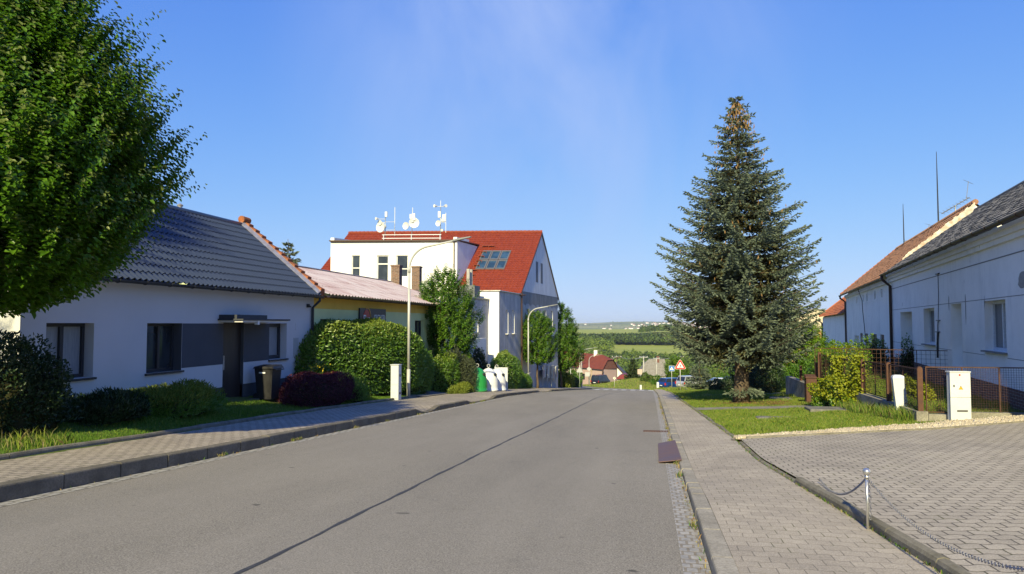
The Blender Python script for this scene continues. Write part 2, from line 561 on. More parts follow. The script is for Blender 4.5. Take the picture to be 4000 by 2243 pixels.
xs = np.unique(np.round(np.concatenate([np.array([-7.21, -7.19, .49, .51, 6.4, 6.5]), np.arange(-14, 14.1, .5), np.arange(-10.2, -8.7, .125), np.arange(1.0, 2.6, .125), np.arange(14, 40, 2), -np.arange(14, 40, 2), np.geomspace(40, 9000, 46), -np.geomspace(40, 9000, 46)]), 3))
ys = np.unique(np.round(np.concatenate([np.array([19.3, 19.5]), np.arange(-16, 62, 1.0), np.arange(62, 160, 3), np.geomspace(160, 13500, 90), -np.geomspace(16, 400, 10)]), 3))
XX, YY = np.meshgrid(xs, ys)


def TG(x, y):
    """the ground sheet dips a little below pavements, path and parking place"""
    z = T(x, y)
    d = ((x < -7.2) & (x > lawn_edge(y) + .12)) | ((x > .5) & (x < walk_edge(y) - .05) & (y < 92))
    pk = (x > walk_edge(y) - .05) & (x < 13) & (y < np.interp(x, [1.6, 1.85, 3.2, 4.62, 6.5, 7.9, 9.4, 14], [15.35, 15.45, 15.95, 16.5, 17.1, 17.35, 17.7, 19.0]) - .3)
    return z - np.where(d & (y < 100), .16, 0) - np.where(pk, .08, 0)


VV = np.stack([XX, YY, TG(XX, YY)], -1).reshape(-1, 3)
nx, ny = len(xs), len(ys)
ii, jj = np.meshgrid(np.arange(nx - 1), np.arange(ny - 1))
b0 = (jj * nx + ii).ravel()
FF = np.stack([b0, b0 + 1, b0 + nx + 1, b0 + nx], 1)
yc = (YY[:-1, :-1] + YY[1:, 1:]).ravel() / 2; xc = (XX[:-1, :-1] + XX[1:, 1:]).ravel() / 2
mi = np.where(yc > 2600, 2, np.where((yc > 560) & (yc < 905) | (yc > 1000), 1, 0))

m_lawn = plain('meadow_soil', (.10, .145, .03), .95, .4, .35, (.14, .14, .05), .1, bmp=.4, bscale=25)
m_field = plain('corn_field', (.24, .285, .06), .95, .2, .006, (.30, .32, .085), .1, stretch=(.5, 2.5, 1))
mfar, t_, p_, o_ = newmat('far_hills')
vo = nd(t_, 'TexVoronoi', Scale=.0022); mpp = t_.nodes.new('ShaderNodeMapping'); mpp.inputs['Scale'].default_value = (.6, .9, 1)
t_.links.new(pos(t_), mpp.inputs[0]); t_.links.new(mpp.outputs[0], vo.inputs['Vector'])
sp_ = nd(t_, 'SeparateColor'); t_.links.new(vo.outputs['Color'], sp_.inputs[0])
t_.links.new(ramp(t_, sp_.outputs[0], [(0, (.05, .075, .03)), (.35, (.10, .14, .05)), (.6, (.2, .22, .09)), (.85, (.28, .25, .13)), (1, (.06, .09, .03))]), p_.inputs['Base Color'])
p_.inputs['Roughness'].default_value = 1; p_.inputs['Specular IOR Level'].default_value = 0
ground = npmesh('ground', VV, FF, [m_lawn, m_field, mfar], mi=mi, smooth=True); tag(ground, kind='structure')

# ------------------------------------------------------------------ road and pavements
m_asph, t_, p_, o_ = newmat('worn_asphalt')
P_ = pos(t_)
sp1 = ramp(t_, noise(t_, P_, 75, 2, .75), [(.33, (.134, .122, .102)), (.5, (.232, .213, .182)), (.68, (.36, .333, .288))])
big_ = ramp(t_, noise(t_, P_, .45, 6, .65, (1, .35, 1)), [(.3, .86), (.7, 1.1)])
c_ = mixc(t_, 1.0, sp1, big_, 'MULTIPLY')
c_ = mixc(t_, ramp(t_, noise(t_, P_, .23, 3, .5, (1.6, .12, 1)), [(.5, 0.0), (.66, .16)]), c_, (.13, .125, .12))
c_ = mixc(t_, ramp(t_, noise(t_, P_, 3.1, 2, .5), [(.74, 0.0), (.77, .8)]), c_, (.05, .048, .045))
c_ = mixc(t_, ramp(t_, noise(t_, P_, .55, 5, .6, (1.5, .10, 1)), [(.46, 0.0), (.62, .20)]), c_, (.30, .275, .24))
c_ = mixc(t_, ramp(t_, noise(t_, P_, 1.3, 6, .7), [(.60, 0.0), (.72, .22)]), c_, (.09, .085, .08))
t_.links.new(c_, p_.inputs['Base Color']); p_.inputs['Roughness'].default_value = .88; p_.inputs['Specular IOR Level'].default_value = .25
bump(t_, p_, noise(t_, P_, 110, 3, .7), .5, .006)
m_pave = pavermat('concrete_paver', (.47, .415, .335), joint=.005, dark=.56)
m_pavel = pavermat('walk_paver', (.46, .40, .32), .012, .2, .165, .012, .30)
m_park = pavermat('parking_paver', (.47, .42, .345), .016, .2, .165, .009, .26)
m_sett = brickmat('granite_sett', (.37, .355, .335), (.28, .275, .27), (.24, .21, .165), .105, .13, .013)
m_settl = brickmat('pale_sett', (.40, .385, .345), (.31, .30, .275), (.17, .155, .13), .14, .20, .018)
m_kerb = plain('kerb_concrete', (.38, .35, .295), .9, .3, 2.5, (.25, .23, .19), .2, bmp=.5, bscale=40, speck=.45)
m_edge = plain('edging_concrete', (.255, .235, .19), .95, .4, 3.0, (.13, .12, .085), .15, bmp=.6, bscale=45, speck=.4)
m_tar = plain('tar_seam', (.035, .034, .034), .6, .3, 20, (.07, .068, .066))
m_white = plain('road_paint', (.85, .85, .83), .7, .1, 8.0)


def strip(name, Y, xl, xr, z, mat, kind='structure', nxs=1):
    Y = np.asarray(Y, float); V = []; n = nxs + 1
    for y in Y:
        a, b = xl(y), xr(y)
        for k in range(n):
            x = a + (b - a) * k / nxs
            V.append((x, y, z(x, y)))
    Fq = [(r * n + k, r * n + k + 1, (r + 1) * n + k + 1, (r + 1) * n + k) for r in range(len(Y) - 1) for k in range(nxs)]
    return tag(npmesh(name, np.array(V), np.array(Fq), mat), kind=kind)


RY = np.concatenate([np.arange(-18, 96, 1.5), np.arange(96, 152, 3)])
gz = lambda off: (lambda x, y: float(G(y)) + off)
strip('road', RY, lambda y: -6.95 + bend(y), lambda y: .24 + bend(y), gz(0), m_asph, nxs=4)
GY = np.arange(-18, 90, 1.0)
strip('gutter', GY, lambda y: .24, lambda y: .455, gz(.004), m_sett)
strip('gutter', GY, lambda y: -7.15, lambda y: -6.93, gz(.004), m_settl)

# centre seam of tar and the fine repair cracks
sx_ = [-3.1, -3.08, -3.05, -3.04, -3.01, -2.9, -2.82, -2.62, -2.4, -2.2]; sy_ = [-18, 5, 7.4, 8.6, 12.7, 18, 22.5, 40, 64, 88]
SY = np.concatenate([np.arange(-18, 30, .25), np.arange(30, 88, 1)])
cx_ = np.interp(SY, sy_, sx_) + .008 * np.sin(SY * 2.3) + .006 * np.sin(SY * 7.1)
hw_ = .021 + .006 * np.sin(SY * 3.7) + .004 * np.sin(SY * 11)
V_ = np.concatenate([np.stack([cx_ - hw_, SY, G(SY) + .004], 1), np.stack([cx_ + hw_, SY, G(SY) + .004], 1)])
n_ = len(SY); k_ = np.arange(n_ - 1)
tag(npmesh('road_seam', V_, np.stack([k_, k_ + n_, k_ + n_ + 1, k_ + 1], 1), m_tar), kind='structure')
mb = MB()
for i in range(7):                          # dashes of the crossing far down the road
    x = -6.3 + i * 1.02
    mb.add([(x, 83.4, float(G(83.4)) + .012), (x + .55, 83.4, float(G(83.4)) + .012), (x + .55, 88.6, float(G(88.6)) + .012), (x, 88.6, float(G(88.6)) + .012)], [(0, 1, 2, 3)])
tag(mb.build('road_marking', m_white), kind='structure')

# kerbs: stones a metre long with open joints, dropped at the entrances
LH = lambda y: float(np.interp(y, [-20, 22.0, 22.8, 23.8, 24.4, 28.6, 29.4, 33.2, 34.2, 47.4, 48.2, 53.6, 54.4, 95], [.2, .19, .05, .05, .17, .16, .04, .04, .16, .15, .04, .04, .15, .12]))
RH = lambda y: float(np.interp(y, [-20, 8.5, 10.8, 18.5, 20.5, 28, 90], [.125, .12, .05, .05, .10, .12, .11]))


m_kerbl = plain('shaded_kerb_concrete', (.20, .18, .145), .9, .35, 2.0, (.11, .10, .08), .2, bmp=.6, bscale=35, speck=.5)  # darker copy of the kerb concrete, with the left face's shade in its colour


def kerb(x0, x1, H, y0, y1, face):
    mb = MB(); y = y0
    while y < y1:
        L = (1.0 if abs(H(y) - H(y + 1)) < .02 else .5)
        a, b = y + .011, y + L - .011
        j = random.uniform(-.006, .006); jx = random.uniform(-.005, .005)
        r = .022
        for s_, e_ in ((a, b),):
            za, zb = float(G(s_)), float(G(e_)); ha, hb = H(s_) + j, H(e_) + j
            xi = (x1 if face > 0 else x0) + jx; xo = (x0 if face > 0 else x1)
            d = -face
            prof = lambda h: [(xo, -.2), (xi, -.2), (xi, h - r), (xi + d * r * .3, h - r * .3), (xi + d * r, h), (xo, h)]
            A = [(x, s_, za + z) for x, z in prof(ha)]; B = [(x, e_, zb + z) for x, z in prof(hb)]
            n = 6
            mb.add(A + B, [tuple(range(n)), tuple(reversed(range(n, 2 * n)))] + [(i, n + i, n + (i + 1) % n, (i + 1) % n) for i in range(n)])
        y += L
    return tag(mb.build('kerb', m_kerbl if face > 0 else m_kerb), kind='structure')


kerb(-7.33, -7.155, LH, -16, 92, 1)
kerb(.46, .62, RH, -16, 89, -1)

PY = np.arange(-16, 92, .5)
strip('pavement', PY, lambda y: -7.335, lambda y: float(lawn_edge(y)) + .0, lambda x, y: float(G(y)) + LH(y) - .006 + (.19 - LH(y)) * min(1, max(0, (-7.335 - x) / .9)), m_pavel, nxs=6)
strip('pavement', np.arange(-16, 90, .5), lambda y: .625, lambda y: float(walk_edge(y)), lambda x, y: float(G(y)) + RH(y) - .004 + (.125 - RH(y)) * min(1, (x - .625) / .7), m_pave, nxs=5)
strip('service_path', np.arange(30, 60.1, .5), lambda y: -9.5, lambda y: -11.8 + .6 * smooth(y, 44, 50), lambda x, y: float(T(x, y)) + .022, plain('patched_asphalt', (.21, .205, .2), .9, .25, 3.0, None, .2, bmp=.4, bscale=80, speck=.3), nxs=4)


def edging(path, rad, lift, name='edging', flat=False):
    """rounded concrete edging stones, one metre each, along a ground path"""
    mb = MB(); pts = [Vector(p) for p in path]
    for a, b in zip(pts, pts[1:]):
        d = (b - a).normalized(); L = (b - a).length
        s = Vector((d.y, -d.x, 0)).normalized() * rad; u = Vector((0, 0, 1))
        p, q = a + d * .005, b - d * .005
        lf = lift + random.uniform(-.006, .006)
        pr = [(-1, -.15), (1, -.15), (1, lf - rad * .7), (.72, lf - rad * .2), (0, lf), (-.72, lf - rad * .2), (-1, lf - rad * .7)]
        A = [p + s * x + u * z for x, z in pr]; B = [q + s * x + u * z for x, z in pr]
        n = len(pr)
        mb.add(A + B, [tuple(range(n)), tuple(reversed(range(n, 2 * n)))] + [(i, n + i, n + (i + 1) % n, (i + 1) % n) for i in range(n)])
    return tag(mb.build(name, m_edge), kind='structure')


edging([(float(lawn_edge(y)) - .02 + .04 * math.sin(y * 1.7) * (y > 8), y, float(G(y)) + .19) for y in np.arange(-14, 33, 1.0)], .055, .075)
edging([(float(walk_edge(y)) + .06, y, float(G(y)) + .125) for y in np.arange(-6, 10.1, 1.0)], .055, .085)
edging([(float(walk_edge(y)) + .05, y, float(G(y)) + .125) for y in np.arange(10, 15.3, 1.0)], .045, .02)
edging([(float(walk_edge(y)) + .05 + .03 * math.sin(y * 2.1), y, float(G(y)) + .125) for y in np.arange(16, 60, 1.0)], .045, .03)

# parking place: pavers up to the gravel strip
GX = np.array([1.62, 1.85, 3.2, 4.62, 6.5, 7.9, 9.4, 14]); GYp = np.array([15.35, 15.45, 15.95, 16.5, 17.1, 17.35, 17.7, 19.0])
gy = lambda x: float(np.interp(x, GX, GYp))
V_ = []; nX = 40; nY = 60
for i in range(nX + 1):
    for j in range(nY + 1):
        v = j / nY
        yb = gy(1.7 + 8.0 * i / nX)
        y = -14 + (yb + 14) * v
        x0 = float(walk_edge(y)) + .08; x = x0 + (12 - x0) * i / nX
        y = -14 + (gy(x) + 14) * v
        V_.append((x, y, float(T(x, y)) + .035))
F_ = [(i * (nY + 1) + j, (i + 1) * (nY + 1) + j, (i + 1) * (nY + 1) + j + 1, i * (nY + 1) + j + 1) for i in range(nX) for j in range(nY)]
tag(npmesh('parking_place', np.array(V_), np.array(F_), m_park, smooth=True), kind='structure')
px_ = [1.9 + .98 * i for i in range(11)]
edging([(x, gy(x) + .04, float(T(x, gy(x))) + .035) for x in px_], .04, .03)
# ------------------------------------------------------------------ building materials
m_stuccol = plain('bungalow_render', (.60, .60, .61), .9, .06, .6, None, .15, bmp=.25, bscale=120)
m_stucco = plain('white_render', (.80, .80, .80), .9, .06, .6, None, .15, bmp=.25, bscale=120)
m_offwh = plain('off_white_render', (.74, .73, .70), .9, .08, .8, None, .15, bmp=.25, bscale=90)
m_anth = plain('anthracite_render', (.085, .09, .105), .85, .12, 1.5, None, .2, bmp=.2, bscale=120)
m_plinth = plain('dark_plinth', (.10, .105, .115), .9, .25, 3, None, .2, bmp=.3, bscale=60)
m_frame = paint('anthracite_frame', (.03, .033, .04), .45, .4)
m_door = plain('dark_wood_door', (.022, .018, .018), .5, .3, 14, (.035, .028, .026), .4, stretch=(1, 1, .1))
m_wfr = paint('white_frame', (.78, .78, .77), .4, .4)
m_glass = glassmat('window_glass')
m_curt = plain('net_curtain', (.30, .33, .35), .35, .25, 9, (.2, .22, .24), .6, stretch=(4, 4, .3))
m_groof = paint('graphite_roof_sheet', (.034, .047, .082), .36, .6, .1)
m_gut = paint('graphite_gutter', (.045, .05, .062), .6, .3, .0)
m_tin = plain('zinc_flashing', (.55, .56, .57), .45, .35, 6, (.38, .33, .28), .5, .6)
m_tile = plain('orange_clay_tile', (.34, .115, .045), .85, .35, 7, (.20, .08, .04), .2, bmp=.3, bscale=40)
m_brick = brickmat('chimney_brick', (.40, .20, .125), (.28, .145, .10), (.40, .37, .33), .26, .085, .014, (1, 2))
m_brickx = brickmat('chimney_brick_side', (.21, .105, .065), (.13, .07, .048), (.22, .19, .165), .26, .085, .016, (0, 2))
m_rust = plain('rusty_brown_metal', (.085, .045, .036), .75, .4, 9, (.12, .058, .036), .3, .2, bmp=.3, bscale=50)
m_brown = paint('brown_gutter', (.06, .034, .028), .5, .4)


def window(parent, F, s0, s1, z0, z1, dep, fr, gl, mull=(), tran=(), fw=.07, name='window', sill=None, sillmat=None, proud=.06):
    """a window set back in its opening: frame mesh with panes and sill as its own pieces"""
    mb = MB(); t0, t1 = -dep, -dep + .07
    mb.fbox(F, s0, s0 + fw, t0, t1, z0, z1); mb.fbox(F, s1 - fw, s1, t0, t1, z0, z1)
    mb.fbox(F, s0 + fw, s1 - fw, t0, t1, z0, z0 + fw); mb.fbox(F, s0 + fw, s1 - fw, t0, t1, z1 - fw, z1)
    zs = [z0 + fw] + [z0 + (z1 - z0) * k for k in tran] + [z1 - fw]
    for k in mull:
        s = s0 + (s1 - s0) * k
        mb.fbox(F, s - fw * .6, s + fw * .6, t0, t1 + .01, z0 + fw, z1 - fw)
    cuts = [s0 + fw] + [s0 + (s1 - s0) * k for k in mull] + [s1 - fw]
    for k in tran:
        z = z0 + (z1 - z0) * k
        for a, b in zip(cuts, cuts[1:]):
            mb.fbox(F, a + (fw * .6 if a != cuts[0] else 0), b - (fw * .6 if b != cuts[-1] else 0), t0, t1, z - fw * .55, z + fw * .55)
    w_ = mb.build(name, fr, parent)
    g = MB(); g.fbox(F, s0 + fw * .4, s1 - fw * .4, t0 - .005, t0 + .02, z0 + fw * .4, z1 - fw * .4); g.build('pane', gl, w_)
    if sill:
        sb = MB(); sb.fbox(F, s0 - .05, s1 + .05, -dep + .06, proud, z0 - .05, z0 - .004); sb.build('sill', sillmat or fr, w_)
    return w_


def gutter(parent, F, s0, s1, t, z, mat, r=.07, name='gutter', brackets=0):
    """half-round gutter hanging below the eaves, with joints and brackets"""
    mb = MB(); n = 8
    N = 2
    A = []
    for i, s in enumerate((s0, s1)):
        for k in range(n + 1):
            a = PI + PI * k / n
            A.append(fp(F, s, t + r * math.cos(a), z + r * math.sin(a)))
        for k in range(n, -1, -1):
            a = PI + PI * k / n
            A.append(fp(F, s, t + (r - .008) * math.cos(a), z + (r - .008) * math.sin(a)))
    m = 2 * (n + 1)
    mb.add(A, [tuple(range(m)), tuple(reversed(range(m, 2 * m)))] + [(k, (k + 1) % m, m + (k + 1) % m, m + k) for k in range(m)])
    if brackets:
        for i in range(brackets):
            s = s0 + (s1 - s0) * (i + .5) / brackets
            pts = [fp(F, s, t + (r + .006) * math.cos(PI + PI * k / 6), z + (r + .006) * math.sin(PI + PI * k / 6)) for k in range(7)]
            mb.tube(pts, .012, 5)
    return mb.build(name, mat, parent)


# ================================================================== near house on the left
XF = -11.8; FH = ((XF, 0, 0), (0, 1, 0), (1, 0, 0))
H1 = thing('bungalow', (XF - 2.8, 18.2, -.6), 'white bungalow with a blue graphite tile-profile roof and dark grey band beside its door', 'house')
mb = MB()
ops = [(12.62, 13.9, .46, 1.62), (15.6, 16.93, .42, 1.62, .32, 1), (18.79, 19.86, -.62, 1.64, .12, 1), (21.33, 22.46, .47, 1.62)]
mb.wall(FH, 12.0, 24.42, -.17, 2.62, ops, .32)
FG = ((XF, 12.0, 0), (-1, 0, 0), (0, -1, 0))
g_ = [(XF, 12.0, -1.6), (-17.4, 12.0, -1.6), (-17.4, 12.0, 2.6), (-14.6, 12.0, 5.1), (XF, 12.0, 2.62)]
mb.add(g_, [(4, 3, 2, 1, 0)])
g2_ = [(p[0], 24.42, p[2]) for p in g_]; mb.add(g2_, [(0, 1, 2, 3, 4)])
mb.add([(-17.4, 12, -1.6), (-17.4, 24.42, -1.6), (-17.4, 24.42, 2.6), (-17.4, 12, 2.6)], [(0, 1, 2, 3)])
mb.build('wall', [m_stuccol, m_anth], H1)
mb = MB()
for a, b in ((12.004, 18.79), (19.86, 24.416)):
    mb.fbox(FH, a, b, -.3, -.03, -1.8, -.172)
mb.build('plinth', m_plinth, H1)
mb = MB()
mb.fbox(FH, 16.94, 18.785, -.06, .003, .47, 1.615); mb.build('grey_band', m_anth, H1)
mb = MB(); mb.fbox(FH, 19.865, 21.325, -.06, .003, .47, 1.615); mb.build('grey_band', m_anth, H1)
mb = MB(); O = Vector((XF + .30, 11.85, 2.60)); e_ = Vector((-14.6, 11.85, 5.2))
sv_ = (e_ - O); mb.tiled(O, (0, 1, 0), 12.5, sv_, sv_.length, .20, .036, .35, .036, 8)
O2 = Vector((-17.7, 11.85, 2.60)); sv2 = Vector((-14.6, 11.85, 5.2)) - O2
mb.tiled(O2, (0, 1, 0), 12.5, sv2, sv2.length, .36, .018, .7, .022, 4)
rf = mb.build('roof', m_groof, H1, smooth=False)
for p in rf.data.polygons: p.use_smooth = False
mb = MB(); mb.tube([(-14.6, 11.85, 5.2), (-14.6, 24.3, 5.2)], .10, 10); mb.build('ridge_cap', m_groof, rf, smooth=True)
mb = MB(); mb.tube([(-14.95, 21.2, 4.8), (-14.95, 21.2, 5.42)], .07, 12); mb.lathe([(.09, 0), (.1, .04), (.02, .09)], 12, (-14.95, 21.2, 5.42)); mb.build('vent_pipe', m_tin, rf)
mb = MB()                                            # old clay verge of the party gable with its tin strip
for i in range(12):
    k0, k1 = i / 12, (i + 1.12) / 12
    a = O + sv_ * k0; b = O + sv_ * min(k1, 1.03)
    up = Vector((0, 0, .05 + .03))
    A = [Vector((a.x, 24.36, a.z - .1)), Vector((a.x, 24.66, a.z - .1)), Vector((b.x, 24.66, b.z - .1)), Vector((b.x, 24.36, b.z - .1))]
    mb.hexa([p for p in A] + [Vector((p.x, p.y, p.z + .36 - (.09 if j > 1 else 0))) for j, p in enumerate(A)])
mb.tube([(-14.6, 24.25, 5.42), (-14.6, 24.74, 5.42)], [.13, .12], 10)
mb.build('verge_tiles', m_tile, rf)
mb = MB(); a = O; b = Vector((-14.6, 0, 5.2))
mb.prism([(O.x, 24.12, O.z + .075), (O.x, 24.355, O.z + .17), (-14.6, 24.355, 5.37), (-14.6, 24.12, 5.275)], (0, 0, .012)); mb.build('flashing', m_tin, rf)
gutter(H1, FH, 11.9, 24.35, .36, 2.585, m_gut, .075, 'gutter', 14)
mb = MB(); mb.tube([(XF + .33, 24.2, 2.53), (XF + .33, 24.2, 2.42), (XF + .07, 24.2, 2.18), (XF + .07, 24.2, -.9)], .048, 10); mb.build('downpipe', m_gut, H1, smooth=True)
window(H1, FH, 12.62, 13.9, .46, 1.62, .30, m_frame, m_curt, (.5,), (), .075, sill=True)
window(H1, FH, 15.6, 16.93, .42, 1.62, .30, m_frame, m_glass, (.55,), (), .075, sill=True)
window(H1, FH, 21.33, 22.46, .47, 1.62, .30, m_frame, m_curt, (), (), .12, sill=True)
mb = MB(); mb.fbox(FH, 18.79, 19.86, -.16, -.10, -.6, 1.64); d_ = mb.build('door', m_door, H1)
mb = MB(); mb.fbox(FH, 18.9, 18.95, -.10, -.05, .3, .7); mb.build('handle', m_tin, d_)
mb = MB(); mb.fbox(FH, 18.6, 20.05, -.3, .45, -.85, -.60); mb.build('step', m_edge, H1)
mb = MB(); mb.fbox(FH, 18.5, 21.2, .0, .78, 1.70, 1.745); mb.fbox(FH, 18.56, 20.2, .0, .55, 1.745, 1.86); mb.build('canopy', m_gut, H1)
mb = MB(); mb.fbox(FH, 18.55, 21.15, .003, .74, 1.652, 1.698); mb.build('canopy_soffit', m_offwh, H1)
mb = MB(); mb.fbox(FH, 19.3, 19.4, .66, .76, 1.58, 1.72); mb.build('lantern', m_wfr, H1)
mb = MB(); mb.fbox(FH, 22.93, 23.27, -.02, .012, .50, 1.13); mb.fbox(FH, 22.96, 23.24, .012, .02, .53, 1.10); mb.build('meter_hatch', plain('hatch_grey', (.42, .45, .45), .5, .1), H1)
mb = MB(); mb.fbox(FH, 23.05, 23.32, -.02, .01, 1.38, 1.62); mb.build('access_hatch', m_stuccol, H1)
mb = MB(); mb.fbox(FH, 23.85, 23.95, .0, .08, 2.18, 2.3); mb.tube([(XF + .08, 23.9, 2.22), (XF + .16, 23.87, 2.20)], .03, 8); mb.build('alarm_box', m_frame, H1)

# ================================================================== green shop next door
S1 = thing('village_shop', (XF - 3, 34, -1.4), 'low pale green shop with a yellow band under its pinkish metal roof', 'shop')
m_green = plain('pale_green_render', (.66, .74, .40), .9, .1, 1.2, None, .15, bmp=.2, bscale=90)
m_yell = plain('yellow_render', (.80, .55, .12), .9, .12, 1.2, None, .15)
m_proof = plain('weathered_roof_sheet', (.62, .53, .50), .38, .2, .9, (.42, .27, .24), .45, .25, stretch=(.5, 1.6, 2), lo=.42, hi=.72)
mb = MB(); F2 = ((XF - .02, 0, 0), (0, 1, 0), (1, 0, 0))
mb.wall(F2, 24.43, 43.0, -3.2, 2.16, [(25.0, 25.9, .35, 1.78), (36.0, 37.4, .35, 1.78), (39.0, 41, .35, 1.78)], .25)
mb.add([(XF - .02, 43, -3.2), (-19.6, 43, -3.2), (-19.6, 43, 2.6), (-15.8, 43, 4.15), (XF - .02, 43, 2.6)], [(0, 1, 2, 3, 4)])
mb.add([(XF - .02, 24.6, 2.5), (-19.6, 24.6, 2.6), (-15.8, 24.6, 4.15)], [(0, 2, 1)])
mb.build('wall', m_green, S1)
mb = MB(); mb.fbox(F2, 24.43, 43.02, -.2, .012, 2.162, 2.57); mb.build('yellow_band', m_yell, S1)
mb = MB(); mb.fbox(F2, 24.45, 43.1, -.1, .34, 2.575, 2.63); mb.build('soffit', plain('brown_boards', (.14, .075, .05), .8, .3, 5), S1)
mb = MB(); O = Vector((XF + .45, 24.64, 2.66)); e_ = Vector((-15.8, 24.64, 4.22)); sv_ = e_ - O
mb.tiled(O, (0, 1, 0), 18.5, sv_, sv_.length, .30, .028, 1.1, .02, 6)
O2 = Vector((-19.9, 24.64, 2.7)); mb.tiled(O2, (0, 1, 0), 18.5, e_ - O2, (e_ - O2).length, .5, .016, 2.1, .014, 4)
r2 = mb.build('roof', m_proof, S1)
mb = MB(); mb.box(-15.95, -15.65, 24.64, 43.15, 4.225, 4.26); mb.build('ridge_cap', m_proof, r2)
gutter(S1, F2, 24.6, 43.1, .50, 2.625, m_brown, .075, 'gutter', 16)
for a, b in ((25.0, 25.9), (36.0, 37.4), (39.0, 41.0)):
    window(S1, F2, a, b, .35, 1.78, .2, m_frame, m_glass, (.5,), (), .07, sill=True)
# shop sign
SG = thing('shop_sign', (XF + .03, 30.05, 1.4), 'dark blue shop sign reading OBCHOD with a red round Flop badge on the green wall', 'sign')
mb = MB(); mb.fbox(FH, 28.54, 31.56, .0, .06, 1.42, 2.26); mb.build('board', plain('sign_navy', (.022, .030, .048), .45, .1), SG)


def disc(F, s, z, r, t, mat, name, parent, sx=1.0, n=28, th=.01, a0=0.0, a1=2 * PI, rin=0.0):
    mb = MB()
    k = [a0 + (a1 - a0) * i / n for i in range(n + 1)]
    if rin:
        for i in range(n):
            q = [(r * math.cos(k[i]), r * math.sin(k[i])), (r * math.cos(k[i + 1]), r * math.sin(k[i + 1])), (rin * math.cos(k[i + 1]), rin * math.sin(k[i + 1])), (rin * math.cos(k[i]), rin * math.sin(k[i]))]
            mb.hexa([fp(F, s + a * sx, t, z + b) for a, b in q] + [fp(F, s + a * sx, t + th, z + b) for a, b in q])
    else:
        ring = [fp(F, s + r * math.cos(a) * sx, t, z + r * math.sin(a)) for a in k[:-1]]
        mb.prism(ring, Vector(F[2]) * th)
    return mb.build(name, mat, parent)


def lettering(text, F, s, z, size, t, mat, parent, name='lettering', shear=0.0, sx=1.0, bold=0.0):
    """raised letters from the built-in font, as a mesh lying on a facade frame"""
    cu = bpy.data.curves.new('font', 'FONT'); cu.body = text; cu.size = size; cu.extrude = .006; cu.align_x = 'CENTER'; cu.shear = shear; cu.offset = bold
    ob = bpy.data.objects.new('font', cu); COL.objects.link(ob)
    bpy.context.view_layer.update()
    me = bpy.data.meshes.new_from_object(ob.evaluated_get(bpy.context.evaluated_depsgraph_get()))
    bpy.data.objects.remove(ob); bpy.data.curves.remove(cu)
    I = WM[parent].inverted()
    for v in me.vertices:
        v.co = I @ Vector(fp(F, s + v.co.x * sx, t + v.co.z, z + v.co.y))
    me.name = name; me.materials.clear(); me.materials.append(mat)
    return link(name, me, parent)


m_ltr = paint('letter_white', (.85, .86, .86), .5)
disc(FH, 29.25, 1.80, .40, .062, paint('sign_red', (.55, .02, .015), .5), 'badge', SG, .98)
disc(FH, 29.30, 1.86, .43, .060, paint('sign_orange', (.75, .33, .03), .5), 'badge_swirl', SG, 1.0, 20, .02, R(5), R(110), .385)
lettering('Flop', FH, 29.25, 1.66, .46, .078, m_ltr, SG, sx=.95, bold=.008)
lettering('OBCHOD', FH, 30.75, 1.73, .40, .068, m_ltr, SG, sx=.74)

# flat-roofed back wing with the two brick chimneys
K1 = thing('back_wing', (-15, 46, -2.2), 'low flat-roofed wing behind the shop carrying two weathered brick chimneys', 'building')
mb = MB(); mb.box(-18.5, -13.6, 43.1, 49.3, -3.4, 3.55); mb.build('wall', m_offwh, K1)
mb = MB(); mb.box(-18.7, -13.4, 43.04, 49.5, 3.552, 3.70); kr = mb.build('roof', plain('felt_roof', (.09, .09, .095), .9, .2), K1)
for cx, cy, h in ((-15.55, 43.65, 5.19), (-15.45, 47.4, 5.40)):
    mb = MB(); mb.box(cx - .27, cx + .27, cy - .27, cy + .27, 3.702, h); mb.box(cx - .31, cx + .31, cy - .31, cy + .31, h + .001, h + .1)
    c = mb.build('chimney', [m_brickx], kr)

# ================================================================== big white building with red roof
A_ = Vector((-10.5, 60.09, 0)); u_ = Vector((.0711, .9975, 0)); v_ = Vector((-.9901, -.1400, 0))
nu_ = Vector((u_.y, -u_.x, 0))                       # outwards from the gable (towards the road)
nv_ = Vector((-v_.y, v_.x, 0)); nv_ = nv_ if nv_.y < 0 else -nv_
B1 = thing('village_hall', (-18, 66, -4), 'big white building with a bright red tiled roof, box dormer and gable towards the road', 'building')
FGa = (A_, u_, nu_)                                   # gable wall facing the road
FFr = (A_, v_, nv_)                                   # front wall facing the camera
m_gwall = stained('weathered_grey_render', (.56, .555, .545), (.43, .435, .44), (.28, .285, .285))
m_band = stained('bare_concrete_band', (.26, .265, .27), (.20, .21, .215), (.32, .33, .33))
m_pale = stained('pale_old_render', (.78, .79, .80), (.70, .71, .73), (.62, .62, .62))
m_redroof = plain('red_roof_tile', (.235, .042, .018), .6, .3, 3.0, (.165, .028, .014), .35, bmp=.15, bscale=25)
HL, HD, ZE, ZR = 17.9, 15.8, 4.35, 10.28
P_ = lambda s, t, z: A_ + v_ * s + u_ * t + Vector((0, 0, z))
mb = MB()
go = [(1.9, 2.9, .7, 2.9, .3), (6.75, 7.75, .7, 2.9, .3), (9.0, 10.0, .7, 2.9, .3), (12.2, 13.2, .7, 2.9, .3), (1.9, 2.9, -2.6, -.6, .3), (6.75, 7.75, -2.6, -.6, .3), (9.0, 10.0, -2.6, -.6, .3)]
mb.wall(FGa, 0, HD, -5.5, 3.35, go, .3, 0, 1)
mb.build('wall', [m_gwall, m_offwh], B1)
mb = MB()                                             # ragged lower edge of the unpainted band
edge = [(HD * i / 40, 3.35 - .02 + .16 * math.sin(i * 1.3) + .1 * math.sin(i * 3.1)) for i in range(41)]
